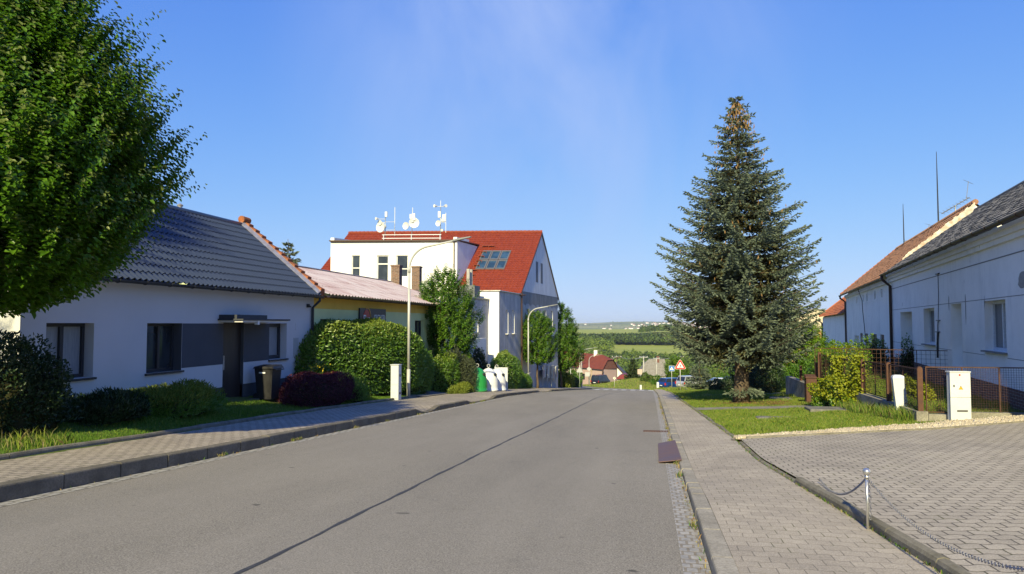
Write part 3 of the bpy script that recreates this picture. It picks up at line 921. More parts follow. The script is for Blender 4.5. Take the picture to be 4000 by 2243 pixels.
for (a, za), (b, zb) in zip(edge, edge[1:]):
    mb.add([fp(FGa, a, .006, min(za, 3.349)), fp(FGa, b, .006, min(zb, 3.349)), fp(FGa, b, .006, 4.36), fp(FGa, a, .006, 4.36)], [(0, 1, 2, 3)])
mb.fbox(FGa, 0, HD, -.25, -.002, 3.352, 4.36)
mb.build('concrete_band', m_band, B1)
mb = MB()
gt = [fp(FGa, 0, .012, 4.362), fp(FGa, HD, .012, 4.362), fp(FGa, HD / 2, .012, ZR - .12)]
mb.prism(gt, nu_ * -.3)
ga = mb.build('gable', m_pale, B1)
for s0 in (5.5, 7.5):
    mb = MB(); mb.fbox(FGa, s0, s0 + .9, -.02, .02, 5.4, 7.3); mb.build('gable_niche', plain('niche_grey', (.16, .17, .19), .8, .1), ga)
mb = MB()
mb.wall(FFr, 0, HL, -5.5, 4.3, [], .3)
mb.add([P_(HL, 0, -5.5), P_(HL, HD, -5.5), P_(HL, HD, 4.3), P_(HL, HD / 2, ZR - .1), P_(HL, 0, 4.3)], [(0, 1, 2, 3, 4)])
mb.add([P_(0, HD, -5.5), P_(0, HD, 4.3), P_(HL, HD, 4.3), P_(HL, HD, -5.5)], [(0, 1, 2, 3)])
mb.build('wall', m_stucco, B1)
for o in go:
    window(B1, FGa, o[0], o[1], o[2], o[3], .28, m_wfr, m_glass, (), (.7,), .08, sill=True, proud=.18)
mb = MB()
over = .45; ver = .10
a = P_(-ver, -over, 0); e = P_(-ver, HD / 2, 0)
O = Vector((a.x, a.y, ZE - .25)); sv_ = Vector((e.x, e.y, ZR)) - O
mb.tiled(O, v_, HL + ver + over, sv_, sv_.length, .30, .032, .36, .045, 5)
b = P_(-ver, HD + over, 0); O2 = Vector((b.x, b.y, ZE - .25))
mb.tiled(O2, v_, HL + ver + over, Vector((e.x, e.y, ZR)) - O2, (Vector((e.x, e.y, ZR)) - O2).length, .30, .022, .36, .03, 3)
B1r = mb.build('roof', m_redroof, B1)
mb = MB()
for i in range(48):
    s = -ver + (HL + ver + over) * i / 48
    p, q = P_(s, HD / 2, ZR + .02), P_(s + .42, HD / 2, ZR + .02)
    mb.tube([p, q], [.15, .12], 8)
mb.build('ridge_cap', m_redroof, B1r)
mb = MB()
for sgn, base in ((1, O), (-1, O2)):                   # barge boards on the gable
    p = Vector((base.x, base.y, base.z)); q = Vector((e.x, e.y, ZR))
    mb.prism([p + Vector((0, 0, -.02)), q + Vector((0, 0, -.02)), q + Vector((0, 0, -.26)), p + Vector((0, 0, -.22))], nu_ * -.05 if sgn > 0 else nu_ * -.05)
mb.build('barge_board', m_brown, B1r)
mb = MB(); mb.prism([Vector((O.x, O.y, O.z - .06)) - nu_ * .14, Vector((e.x, e.y, ZR - .12)) - nu_ * .14, Vector((O2.x, O2.y, O2.z - .06)) - nu_ * .14], nu_ * .02)
mb.build('verge_soffit', m_offwh, B1r)
gutter(B1, FFr, -.4, 5.2, over + .05, ZE - .32, m_brown, .08)
# box dormer
mb = MB(); d0, d1, zt = 5.36, 16.1, 8.58
dop = [(13.58, 14.3, 5.56, 7.39), (11.15, 12.16, 5.0, 7.38), (9.5, 10.5, 5.55, 7.37)]
FD = (A_ + u_ * -.06, v_, nv_)
mb.wall(FD, d0, d1, 3.9, zt, dop, .22)
back = 6.2
for s in (d0, d1):
    q = [P_(s, -.06, 3.9), P_(s, back, 8.75), P_(s, back - .2, 8.7), P_(s, -.06, zt)]
    mb.add(q, [(0, 1, 2, 3)] if s == d0 else [(3, 2, 1, 0)], 1)
B1d = mb.build('dormer', [m_stucco, m_pale], B1)  # greyer render on the dormer sides stands in for their shade
mb = MB()
top = [P_(d0 - .1, -.2, zt + .002), P_(d1 + .1, -.2, zt + .002), P_(d1 + .1, back, zt + .25), P_(d0 - .1, back, zt + .25)]
mb.hexa(top + [p + Vector((0, 0, .09)) for p in top]); mb.build('dormer_roof', m_brown, B1d)
mb = MB()
for s in (d0, d1):
    k = .3 if s == d0 else -.3
    q = [P_(s, -.1, zt + .095), P_(s + k, -.1, zt + .095), P_(s + k, 3.2, zt + .24), P_(s, 3.2, zt + .24)]
    mb = MB(); mb.hexa(q + [p + Vector((0, 0, .22)) for p in q]); mb.build('parapet', m_stucco, B1d)
gutter(B1d, FD, d0, d1, .12, zt - .02, m_brown, .07)
mb = MB(); mb.tube([fp(FD, d0 + .25, .12, zt - .08), fp(FD, d0 + .25, .07, zt - .35), fp(FD, d0 + .25, .07, 4.0)], .05, 8); mb.build('downpipe', m_brown, B1d)
window(B1d, FD, 13.58, 14.3, 5.56, 7.39, .2, m_wfr, m_glass, (), (.42,), .07)
window(B1d, FD, 11.15, 12.16, 5.0, 7.38, .2, m_wfr, m_glass, (), (.70,), .09)
window(B1d, FD, 9.5, 10.5, 5.55, 7.37, .2, m_wfr, m_glass, (), (.38,), .07)
mb = MB(); mb.fbox(FD, 7.6, 8.3, -.02, .02, 4.3, 5.25); mb.build('vent_panel', plain('vent_grey', (.38, .41, .38), .5, .1), B1d)
# railing on the dormer roof
mb = MB(); tR = .35
for s in (6.95, 9.4, 11.78):
    mb.tube([P_(s, tR, zt + .09), P_(s, tR, 9.2)], .035, 8)
for z in (8.86, 9.16):
    mb.tube([P_(6.85, tR, z), P_(11.9, tR, z)], .035, 8)
mb.build('roof_railing', paint('galvanised_white', (.72, .74, .76), .4, .5, .3), B1d)
# roof windows: two rows of three
svn = sv_.normalized(); rn = v_.cross(svn); rn = rn if rn.z > 0 else -rn
pitch = sv_.length / (HD / 2 + over)
def RP(s, t, h): return A_ + v_ * s + u_ * t + Vector((0, 0, ZE - .25 + (t + over) * sv_.z / (HD / 2 + over))) + rn * h
m_rwf = paint('roof_window_grey', (.16, .165, .175), .4, .5, .3)
for r_, (t0, t1) in enumerate(((2.55, 3.74), (3.80, 5.04))):
    for k_ in range(3):
        sa = 4.62 - .86 * k_ + (.02 if r_ else 0); sb = sa - .82
        mb = MB()
        def rb(s0, s1, q0, q1, h0, h1, mm=0):
            mb.hexa([RP(s0, q0, h0), RP(s1, q0, h0), RP(s1, q1, h0), RP(s0, q1, h0), RP(s0, q0, h1), RP(s1, q0, h1), RP(s1, q1, h1), RP(s0, q1, h1)], mm)
        rb(sa, sa - .1, t0, t1, -.02, .12); rb(sb + .1, sb, t0, t1, -.02, .12); rb(sa - .1, sb + .1, t0, t0 + .12, -.02, .12); rb(sa - .1, sb + .1, t1 - .12, t1, -.02, .12)
        wn = mb.build('roof_window', m_rwf, B1r)
        mb = MB(); rb(sa - .08, sb + .08, t0 + .1, t1 - .1, .04, .075); mb.build('pane', glassmat('roof_glass', (.02, .045, .08), .12), wn)
mb = MB()
for i in range(8):                                     # red tread brackets climbing beside the dormer
    t = .6 + .62 * i; s = 4.98 - .02 * i
    p = [RP(s - .0, t, .05), RP(s - .5, t, .05)]; mb = MB()
    w3 = nv_ * .22
    mb.prism([p[0], p[1], p[1] + w3, p[0] + w3], (0, 0, .035))
    for q in p: mb.prism([q, q + w3, q + w3 - Vector((0, 0, .2))], v_ * -.03)
    mb.build('roof_step', m_redroof, B1r)
mb = MB()
t = 5.75
p = [RP(4.95, t, .05), RP(3.8, t, .05)]; w3 = nv_ * .25
mb.prism([p[0], p[1], p[1] + w3, p[0] + w3], (0, 0, .04))
for q in (p[0], p[0] * .5 + p[1] * .5, p[1]): mb.prism([q, q + w3, q + w3 - Vector((0, 0, .22))], v_ * -.03)
mb.build('roof_step', m_redroof, B1r)

# road-side wing of the same building (flat roof, two tall windows)
FW = (A_, u_, nu_)
mb = MB()
wo_ = [(-4.9, -4.15, .86, 2.68, .3), (-2.95, -2.2, .86, 2.7, .3)]
mb.wall(FW, -6.8, -.003, -5.2, 4.05, wo_, .3, 0, 1)
bc = A_ - u_ * 6.8
FB = (bc, v_, nv_)
B1w = mb.build('side_wing', [m_gwall, m_stucco], B1)
mb = MB(); mb.wall(FB, 0, 8, -5.2, 4.05, [], .2); mb.build('wall', m_stucco, B1w)
mb = MB(); q = [bc + nu_ * .1 + nv_ * .1, A_ + nu_ * .1 - u_ * .1, A_ + v_ * 8 - u_ * .1, bc + v_ * 8 + nv_ * .1]
q = [Vector((p.x, p.y, 4.052)) for p in q]; mb.hexa(q + [p + Vector((0, 0, .06)) for p in q]); mb.build('roof', m_tin, B1w)
for o in wo_:
    window(B1w, FW, o[0], o[1], o[2], o[3], .28, m_wfr, m_glass, (), (.72,), .08, sill=True, sillmat=m_wfr, proud=.2)
mb = MB(); mb.tube([fp(FW, -.12, .12, 4.2), fp(FW, -.12, .09, 3.8), fp(FW, -.12, .09, -4)], .06, 8); mb.build('downpipe', m_brown, B1w)

# grey annex in front of the wing
N1 = thing('grey_annex', (-13.5, 49, -3), 'grey rendered annex with a flat roof and flue box in front of the white building', 'building')
a0 = bc + v_ * .8 + nv_ * .004
FA = (a0, u_, nu_)
mb = MB(); mb.wall(FA, -9, -.01, -4.8, 3.38, [(-3.75, -2.5, .95, 2.5, .3)], .3, 0, 1); 
q = [fp(FA, -9, 0, -4.8), fp(FA, -9, -6, -4.8), fp(FA, -9, -6, 3.38), fp(FA, -9, 0, 3.38)]; mb.add(q, [(3, 2, 1, 0)], 1)
mb.build('wall', [m_gwall, m_stucco], N1)
mb = MB(); mb.fbox(FA, -9.1, -.02, -6, .1, 3.382, 3.47); nr = mb.build('roof', m_rwf, N1)
window(N1, FA, -3.75, -2.5, .95, 2.5, .28, m_wfr, m_curt, (.5,), (), .08, sill=True, proud=.12)
mb = MB(); mb.fbox(FA, -2.6, -1.3, -1.4, -.25, 3.472, 4.35); fl = mb.build('flue_box', plain('flue_box_grey', (.15, .16, .17), .7, .15), nr)
mb = MB()
for s in (-2.35, -1.75): mb.tube([fp(FA, s, -.8, 4.35), fp(FA, s, -.8, 5.55)], .13, 12)
mb.build('flue_pipe', plain('flue_white', (.40, .38, .35), .7, .2), fl)
mb = MB(); mb.fbox(FA, -3.35, -2.9, .003, .03, -.35, .2); mb.build('notice_plate', plain('faded_red', (.36, .13, .12), .6, .2), N1)
mb = MB(); mb.fbox(FA, -8, -2.2, .0, .5, -4.5, .6); mb.build('bay', m_pale, N1)

# aerial masts on the dormer roof
m_dish = plain('dish_white', (.62, .63, .64), .4, .05)
m_pole = paint('grey_pole', (.34, .36, .38), .4, .5, .5)


def mast(s, top, label, parts):
    base = P_(s, .55, zt + .1)
    m = thing('antenna_mast', base, label, 'antenna', 'antenna masts on the dormer roof')
    mb = MB(); mb.tube([base, (base.x, base.y, top)], .035, 8); mb.build('pole', m_pole, m, smooth=True)
    for kind, dx, z, r in parts:
        c = Vector((base.x, base.y, z)) + v_ * -dx
        mb = MB()
        if kind == 'dish':
            ax = (nv_ + v_ * (.5 if dx < 0 else -.1)).normalized()
            a = ax.orthogonal().normalized(); b = ax.cross(a)
            V = []; Fc = []
            for i, (k, h) in enumerate(((0.02, .0), (.5, .06), (1, .22), (1.0, .34), (.97, .34), (.5, .12), (.02, .05))):
                for j in range(20):
                    q = 2 * PI * j / 20
                    V.append(c + (a * math.cos(q) + b * math.sin(q)) * r * k + ax * (h - .1) * r)
            for i in range(6):
                for j in range(20):
                    Fc.append((i * 20 + j, i * 20 + (j + 1) % 20, (i + 1) * 20 + (j + 1) % 20, (i + 1) * 20 + j))
            Fc.append(tuple(range(20))); mb.add(V, Fc)
            mb.tube([c, c + v_ * dx * .95], .025, 6)
            mb.build('dish', m_dish, m)
        elif kind == 'panel':
            mb.fbox((c, v_, nv_), -r * .45, r * .45, -.06, .1, z - r, z + r); mb.tube([c, c + v_ * dx], .018, 6); mb.build('panel_antenna', m_dish, m)
        elif kind == 'horn':
            q = c + nv_ * .1
            mb.tube([q, q + (nv_ - v_ * .9 * (1 if dx > 0 else -1)).normalized() * r * 2.2], [.05, r], 12); mb.tube([c, c + v_ * dx], .018, 6); mb.build('horn_antenna', m_dish, m)
        elif kind == 'rod':
            mb.tube([c - Vector((0, 0, r)), c + Vector((0, 0, r))], .028, 6); mb.tube([c, c + v_ * dx], .016, 6); mb.build('rod_antenna', m_dish, m)
        elif kind == 'box':
            mb.fbox((c, v_, nv_), -r, r, -r, r, z - r, z + r); mb.build('radio_box', m_pole, m)
    return m


mast(11.73, 10.9, 'antenna mast with a big dish and a lightning rod on cross bars',
     [('panel', .08, 10.95, .22), ('horn', -.55, 10.55, .13), ('dish', -.45, 10.25, .22), ('dish', -.35, 9.85, .46), ('rod', .82, 10.3, 1.25), ('box', .0, 9.9, .09), ('rod', .82, 9.6, .55)])
mast(9.43, 11.0, 'antenna mast with two round dishes at different heights, middle of the three',
     [('rod', .05, 11.2, .32), ('panel', -.1, 10.75, .2), ('panel', .14, 10.7, .3), ('dish', .18, 10.2, .44), ('dish', -.5, 9.95, .32), ('box', .05, 10.35, .1)])
mast(6.98, 11.55, 'tallest antenna mast with twin horn antennas on a cross bar at its top, right one',
     [('rod', .0, 11.8, .3), ('horn', -.3, 11.6, .14), ('horn', .3, 11.6, .14), ('panel', -.1, 10.9, .26), ('rod', .45, 10.2, .85), ('panel', .3, 10.6, .3), ('dish', -.18, 10.15, .26), ('box', .2, 10.4, .12), ('box', .12, 9.55, .1)])
# ================================================================== row of old houses on the right
P0 = (6.29, 1.18, 0); ur = (.15514, .98789, 0); nr_ = (-.98789, .15514, 0)
FR = (P0, ur, nr_)
q3 = lambda s, t, z: Vector(fp(FR, s, t, z))
m_oldw, t_, p_, o_ = newmat('old_white_render')
Pp = pos(t_)
sA = ramp(t_, noise(t_, Pp, .55, 6, .68), [(.45, 0.0), (.66, .55)])
sB = ramp(t_, noise(t_, Pp, 1.1, 5, .75, (1.5, 1.5, .25)), [(.55, 0.0), (.75, .5)])
c_ = mixc(t_, sA, (.86, .84, .81), (.70, .685, .66)); c_ = mixc(t_, sB, c_, (.56, .555, .55))
c_ = mixc(t_, ramp(t_, noise(t_, Pp, 2.0, 3, .5, (1, 1, .5)), [(.72, 0.0), (.735, .8)]), c_, (.30, .295, .29))
t_.links.new(c_, p_.inputs['Base Color']); p_.inputs['Roughness'].default_value = .92; p_.inputs['Specular IOR Level'].default_value = .12
bump(t_, p_, noise(t_, Pp, 30, 5, .7), .3, .012)
m_rbrick = brickmat('plinth_brick', (.17, .065, .05), (.12, .045, .04), (.24, .21, .19), .26, .085, .012, (1, 2))
m_grey = plain('grey_fibre_slate', (.235, .225, .21), .9, .35, 2.5, (.15, .14, .125), .2, bmp=.35, bscale=40, stretch=(1, 1, 1))
m_otile = plain('old_clay_tile', (.33, .17, .10), .85, .4, 5, (.18, .11, .08), .2, bmp=.3, bscale=30)
m_otile2 = plain('clay_tile', (.42, .135, .06), .85, .35, 5, (.28, .10, .055), .2, bmp=.3, bscale=30)
m_cav = plain('old_wall_line', (.24, .235, .23), .9, .2)
m_wfo = plain('flaking_white_frame', (.66, .68, .69), .7, .2, 20)
m_gl2 = glassmat('old_glass', (.05, .06, .07), .08)


def slope(parent, name, s0, s1, te, ze, tr, zr, mat, period, amp, course, step, ns=4, jit=0.0, end=0.0):
    mb = MB(); a = q3(s0, te, ze); b = q3(s0 + end, tr, zr)
    sv = b - a
    mb.tiled(a, ur, s1 - s0, q3(s0, tr, zr) - a, (q3(s0, tr, zr) - a).length, period, amp, course, step, ns, jit)
    return mb.build(name, mat, parent)


# nearest of them
R1 = thing('old_house', q3(28, -4, -.8), 'long white old house with grey slate roof, brown gutter and dark brick base', 'house')
mb = MB()
o1 = [(21.25, 23.38, .82, 2.28, .32), (30.55, 32.75, .78, 2.24, .32), (26.2, 27.75, .05, 2.3, .55), (35.5, 38.7, -.35, 2.18, .55)]
mb.wall(FR, 12, 41.35, -.12, 4.18, o1, .32)
for o in (o1[2], o1[3]):
    mb.add([fp(FR, o[0], -.55, o[2]), fp(FR, o[1], -.55, o[2]), fp(FR, o[1], -.55, o[3]), fp(FR, o[0], -.55, o[3])], [(0, 1, 2, 3)])
ge = lambda s: [q3(s, 0, -2.5), q3(s, -8, -2.5), q3(s, -8, 4.15), q3(s, -4.0, 7.1), q3(s, 0, 4.18)]
mb.add(ge(12), [(0, 1, 2, 3, 4)]); mb.add(ge(41.35), [(4, 3, 2, 1, 0)])
mb.build('wall', m_oldw, R1)
mb = MB(); mb.fbox(FR, 12.002, 41.3, -.3, .03, -2.5, -.122); mb.build('plinth', m_rbrick, R1)
mb = MB()
for z, h, tt in ((2.33, .02, .006), (3.44, .03, .012), (.66, .016, .006)):
    if z < 1:
        for a, b in ((12, 21.2), (23.45, 26.15), (27.8, 30.5), (32.8, 35.45), (38.75, 41.3)): mb.fbox(FR, a, b, -.02, tt, z, z + h)
    else: mb.fbox(FR, 12, 41.3, -.02, tt, z, z + h)
mb.build('string_course', m_cav, R1)
mb = MB(); mb.fbox(FR, 12, 41.34, -.05, .10, 3.82, 3.96); mb.fbox(FR, 12, 41.34, -.05, .18, 3.962, 4.10); mb.fbox(FR, 12, 41.34, -.05, .24, 4.102, 4.21); mb.build('cornice', m_oldw, R1)
r1 = slope(R1, 'roof', 12, 41.1, .42, 4.28, -3.95, 7.45, m_grey, .34, .006, .26, .026, 4, .008)
mb = MB(); a = q3(12, -8.4, 4.2); mb.tiled(a, ur, 29.1, q3(12, -3.95, 7.45) - a, (q3(12, -3.95, 7.45) - a).length, 2, .0, 1.3, .02, 2); mb.tube([q3(12, -3.95, 7.47), q3(41.1, -3.95, 7.47)], .09, 8); mb.build('roof_back', m_grey, r1)
gutter(R1, FR, 12, 41.2, .50, 4.22, m_brown, .095, 'gutter', 22)
mb = MB(); mb.tube([q3(41.0, .50, 4.16), q3(41.0, .48, 3.96), q3(41.05, .10, 3.6), q3(41.05, .10, -1.4)], .075, 10); mb.build('downpipe', m_brown, R1, smooth=True)
window(R1, FR, 21.25, 23.38, .82, 2.28, .28, m_wfo, m_gl2, (.5,), (), .09, sill=True, sillmat=m_cav, proud=.12)
window(R1, FR, 30.55, 32.75, .78, 2.24, .28, m_wfo, m_gl2, (.5,), (), .09, sill=True, sillmat=m_cav, proud=.12)
mb = MB()
ptsA = [q3(29.6, .02, 3.5), q3(29.62, .02, 2.7), q3(29.75, .03, 1.75)]
mb.tube(ptsA, .012, 5); mb.tube([q3(29.8, .04, 1.3), q3(29.95, .04, .8), q3(30.0, .04, .3)], .035, 6); mb.fbox(FR, 29.4, 29.95, .0, .06, 3.5, 3.54); mb.fbox(FR, 29.5, 30.05, .0, .06, 1.72, 1.75); mb.fbox(FR, 29.6, 30.2, .0, .06, 1.28, 1.31)
mb.tube([q3(29.75, .03, 1.75), q3(29.72, .05, 1.55), q3(29.8, .04, 1.3)], .02, 5)
mb.build('earth_cable', m_frame, R1)
mb = MB()                                               # patches where render has fallen away
for s, z, sw, zh in ((19.7, 2.7, .75, .42), (26.6 + 1.4, 2.35, .12, .5), (25.6, 2.15, .1, 1.0)):
    k = 14
    ring = [fp(FR, s + sw * .5 * math.cos(2 * PI * i / k) * random.uniform(.75, 1.15), .004, z + zh * .5 * math.sin(2 * PI * i / k) * random.uniform(.8, 1.2)) for i in range(k)]
    mb.prism(ring, Vector(nr_) * .004)
mb.build('bare_patch', plain('bare_mortar', (.33, .32, .31), .95, .25, 8), R1)

# middle house
R2 = thing('old_house', q3(54, -4, -1.4), 'middle old house with orange-brown clay tiles, small square vents and brown openings', 'house')
mb = MB(); vents = [(s, s + .75, 3.15, 3.62, .2) for s in (44.7, 47.6, 51.6, 53.8, 57.9)]
slots = [(44.5, 46.1, -1.2, .98, .3), (47.6, 50.4, -1.2, .97, .3), (52.0, 53.7, -1.2, .96, .3), (55.0, 56.6, -1.2, .95, .3)]
niche = [(57.6, 60.4, -1.3, .72, .5)]
mb.wall(FR, 41.37, 66.7, -2.5, 4.0, vents + slots + niche, .3)
mb.add([fp(FR, 57.6, -.5, -1.3), fp(FR, 60.4, -.5, -1.3), fp(FR, 60.4, -.5, .72), fp(FR, 57.6, -.5, .72)], [(0, 1, 2, 3)])
for v in vents: mb.add([fp(FR, v[0], -.2, v[2]), fp(FR, v[1], -.2, v[2]), fp(FR, v[1], -.2, v[3]), fp(FR, v[0], -.2, v[3])], [(0, 1, 2, 3)])
g2 = lambda s, zz=0: [q3(s, 0, -3), q3(s, -8, -3), q3(s, -8, 4.05), q3(s, -4, 7.75), q3(s, 0, 4.05)]
mb.add(g2(41.37), [(0, 1, 2, 3, 4)]); mb.add(g2(66.7), [(4, 3, 2, 1, 0)])
mb.build('wall', m_oldw, R2)
for v in slots:
    mb = MB(); mb.fbox(FR, v[0], v[1], -.12, -.06, v[2], v[3])
    mb.fbox(FR, (v[0] + v[1]) / 2 - .02, (v[0] + v[1]) / 2 + .02, -.06, -.05, v[2], v[3]); mb.build('brown_panel', plain('brown_panel', (.12, .062, .055), .7, .25, 6), R2)
mb = MB(); mb.fbox(FR, 41.4, 66.6, -.02, .02, 3.02, 3.06); mb.fbox(FR, 41.4, 66.6, -.02, .02, 3.5, 3.54); mb.fbox(FR, 41.4, 66.65, -.03, .14, 3.8, 4.03); mb.build('cornice', m_oldw, R2)
r2_ = slope(R2, 'roof', 41.4, 66.9, .42, 4.10, -4.0, 7.90, m_otile, .42, .035, .40, .045, 6, .012)
mb = MB(); a = q3(41.4, -8.4, 4.1); mb.tiled(a, ur, 25.5, q3(41.4, -4, 7.9) - a, (q3(41.4, -4, 7.9) - a).length, 2, 0, 1.3, .02, 2); mb.build('roof_back', m_otile, r2_)
mb = MB()
for i in range(60):
    s = 41.3 + i * .425; mb.tube([q3(s, -4, 7.92), q3(s + .44, -4, 7.91)], [.15, .12], 8)
mb.build('ridge_cap', m_otile, r2_)
mb = MB()
for i in range(15):                                     # stepped verge tiles at the far end
    k = i / 15; a = q3(66.9, .42, 4.10).lerp(q3(66.9, -4, 7.9), k); b = q3(66.9, .42, 4.10).lerp(q3(66.9, -4, 7.9), k + 1 / 14)
    d = Vector(ur) * .3
    A = [a, a + d, b + d, b]; mb.hexa([p + Vector((0, 0, .03)) for p in A] + [p + Vector((0, 0, .16 - (.05 if j > 1 else 0))) for j, p in enumerate(A)])
mb.build('verge_tiles', m_otile2, r2_)
mb = MB()                                               # pale torn flashing where the taller roof meets the grey one
n = 26
for i in range(n):
    k0, k1 = .22 + .8 * i / n, .22 + .8 * (i + 1) / n
    a = q3(41.2, .42, 4.28).lerp(q3(41.2, -3.95, 7.45), min(k0, 1)); b = q3(41.2, .42, 4.28).lerp(q3(41.2, -3.95, 7.45), min(k1, 1))
    h0, h1 = .06 + .38 * k0 + random.uniform(-.05, .05), .06 + .38 * k1 + random.uniform(-.05, .05)
    mb.add([a, b, b + Vector((0, 0, h1)), a + Vector((0, 0, h0))], [(0, 3, 2, 1)])
mb.build('verge_mortar', plain('pale_mortar', (.62, .60, .56), .9, .3, 4, (.4, .28, .2)), r2_)
gutter(R2, FR, 41.4, 66.9, .50, 4.04, m_brown, .085, 'gutter')
mb = MB(); mb.tube([q3(66.4, .50, 4.0), q3(66.4, .48, 3.8), q3(66.4, .1, 3.5), q3(66.4, .1, -2)], .08, 8); mb.build('downpipe', m_brown, R2)
mb = MB(); mb.tube([q3(52.5, .5, 4.0)] + [q3(52.5 - .2 * k, .25 + .03 * math.sin(k), 3.8 - .6 * k) for k in range(1, 6)] + [q3(49, .1, -.5)], .025, 5); mb.build('hanging_cable', m_frame, R2)

# far house of the row
R3 = thing('old_house', q3(80, -3.5, -2.6), 'small far house of the old row with a bright orange tiled roof', 'house')
mb = MB()
mb.wall(FR, 66.72, 98, -4.5, 2.4, [(75, 76.6, -1.6, .0, .25), (82, 83.6, -1.6, .0, .25), (90, 91.6, -1.6, .0, .25)], .25)
g3 = lambda s: [q3(s, 0, -5), q3(s, -7, -5), q3(s, -7, 2.4), q3(s, -3.5, 5.3), q3(s, 0, 2.4)]
mb.add(g3(98), [(4, 3, 2, 1, 0)]); mb.add(g3(66.72), [(0, 1, 2, 3, 4)])
mb.build('wall', m_oldw, R3)
for a, b in ((75, 76.6), (82, 83.6), (90, 91.6)): window(R3, FR, a, b, -1.6, .0, .2, m_wfo, m_gl2, (.5,), (), .1)
r3 = slope(R3, 'roof', 66.7, 98.4, .4, 2.46, -3.5, 5.6, m_otile2, .42, .03, .40, .05, 4, .01)
mb = MB(); a = q3(66.7, -7.4, 2.46); mb.tiled(a, ur, 31.7, q3(66.7, -3.5, 5.6) - a, (q3(66.7, -3.5, 5.6) - a).length, 2, 0, 1.3, .02, 2); mb.tube([q3(98.2, .4, 2.55), q3(98.2, -3.5, 5.65)], .12, 6); mb.build('roof_back', m_otile2, r3)
mb = MB(); mb.tube([q3(97.8, .45, 2.3), q3(97.8, .45, 2.0), q3(97.8, .1, 1.7), q3(97.8, .1, -4)], .1, 8); mb.build('downpipe', m_brown, R3)

# aerials on those roofs
def whip(s, t, z0, z1, label, yagi):
    b = q3(s, t, z0); m = thing('roof_aerial', b, label, 'antenna', 'aerials on the old roofs')
    mb = MB(); mb.tube([b - Vector((0, 0, .3)), b + Vector((0, 0, (z1 - z0) * .62)), b + Vector((0, 0, z1 - z0))], [.05, .035, .016], 7); mb.build('mast', m_frame, m)
    mb = MB(); c = b + Vector((.9, -.3, .25)); c2 = c + Vector((0, 0, yagi[0]))
    mb.tube([c - Vector((0, 0, .6)), c2], .035, 6)
    d = Vector((.75, -.55, yagi[1])).normalized()
    mb.tube([c2 - d * .9, c2 + d * .9], .03, 6)
    e = d.cross(Vector((0, 0, 1))).normalized()
    for i in range(9):
        o = c2 + d * (-.85 + .21 * i); mb.tube([o - e * .55, o + e * .55], .012, 5)
    mb.tube([c2 + d * .7, c2 + d * .75 + Vector((.1, 0, 1.1))], .02, 5)
    o = c2 + d * .75 + Vector((.1, 0, 1.05)); mb.tube([o - e * 1.0, o + e * 1.0], .012, 5)
    mb.build('yagi_antenna', m_pole, m)


whip(50.5, -4.05, 7.9, 12.6, 'tall whip mast with a slanted television antenna on the tile roof beside the grey roof', (.9, .5))
whip(62.4, -3.9, 7.8, 11.1, 'thin whip mast with low flat antenna at the far end of the tiled ridge', (.15, .05))

# cream house behind the lime-green tree
CH = thing('cream_house', (28, 134, -7), 'sunlit cream gabled house with an ochre lower wall behind the lime green tree', 'house')
m_cream = plain('cream_render', (.55, .48, .36), .9, .1, .5); m_ochre = plain('ochre_render', (.36, .22, .09), .9, .1, .5)
mb = MB(); mb.add([(22.9, 131, .4), (34.4, 131, .4), (34.4, 131, 3.0), (27.6, 131, 4.0), (22.9, 131, 2.6)], [(0, 1, 2, 3, 4)]); mb.add([(22.9, 131, .4), (22.9, 140, .4), (22.9, 140, 2.6), (22.9, 131, 2.6)], [(3, 2, 1, 0)]); mb.build('wall', m_cream, CH)
mb = MB(); mb.box(22.85, 34.45, 130.97, 140, -9, .398); mb.build('lower_wall', m_ochre, CH)
mb = MB(); mb.prism([(22.5, 130.7, 2.62), (27.6, 130.7, 4.08), (34.8, 130.7, 3.0), (34.8, 130.7, 3.15), (27.6, 130.7, 4.25), (22.5, 130.7, 2.78)], (0, 9.5, 0)); mb.build('roof', m_grey, CH)

# ================================================================== fence, plinth wall and yard things
FX = 6.43
pl = plain('fence_plinth_concrete', (.20, .19, .165), .95, .45, 2.5, (.36, .34, .29), .15, bmp=.6, bscale=30, speck=.4)
fgt = lambda y: float(T(5.5, y)) - .12
FP = thing('plinth_wall', (FX, 25, -1.1), 'low mossy concrete plinth wall under the rusty fence', 'wall')
mb = MB()
ztop = lambda y: -.50 - .004 * (y - 19)
for a, b in ((19.22, 21.2), (21.2, 23.1), (23.1, 25.0)):
    A = [(FX - .13, a + .004, fgt(a) - .3), (FX + .13, a + .004, fgt(a) - .3), (FX + .13, b - .004, fgt(b) - .3), (FX - .13, b - .004, fgt(b) - .3)]
    mb.hexa(A + [(FX - .13, a + .004, ztop(a)), (FX + .13, a + .004, ztop(a)), (FX + .13, b - .004, ztop(b)), (FX - .13, b - .004, ztop(b))])
mb.box(FX + .135, 7.02, 19.2, 19.42, -1.2, -.56); mb.box(7.36, 9.05, 19.22, 19.42, -1.2, -.50)
mb.build('wall_run', pl, FP)
mb = MB(); mb.box(FX - .13, FX + .13, 28.2, 36.5, -2.4, -.85); mb.build('far_wall_run', pl, FP)

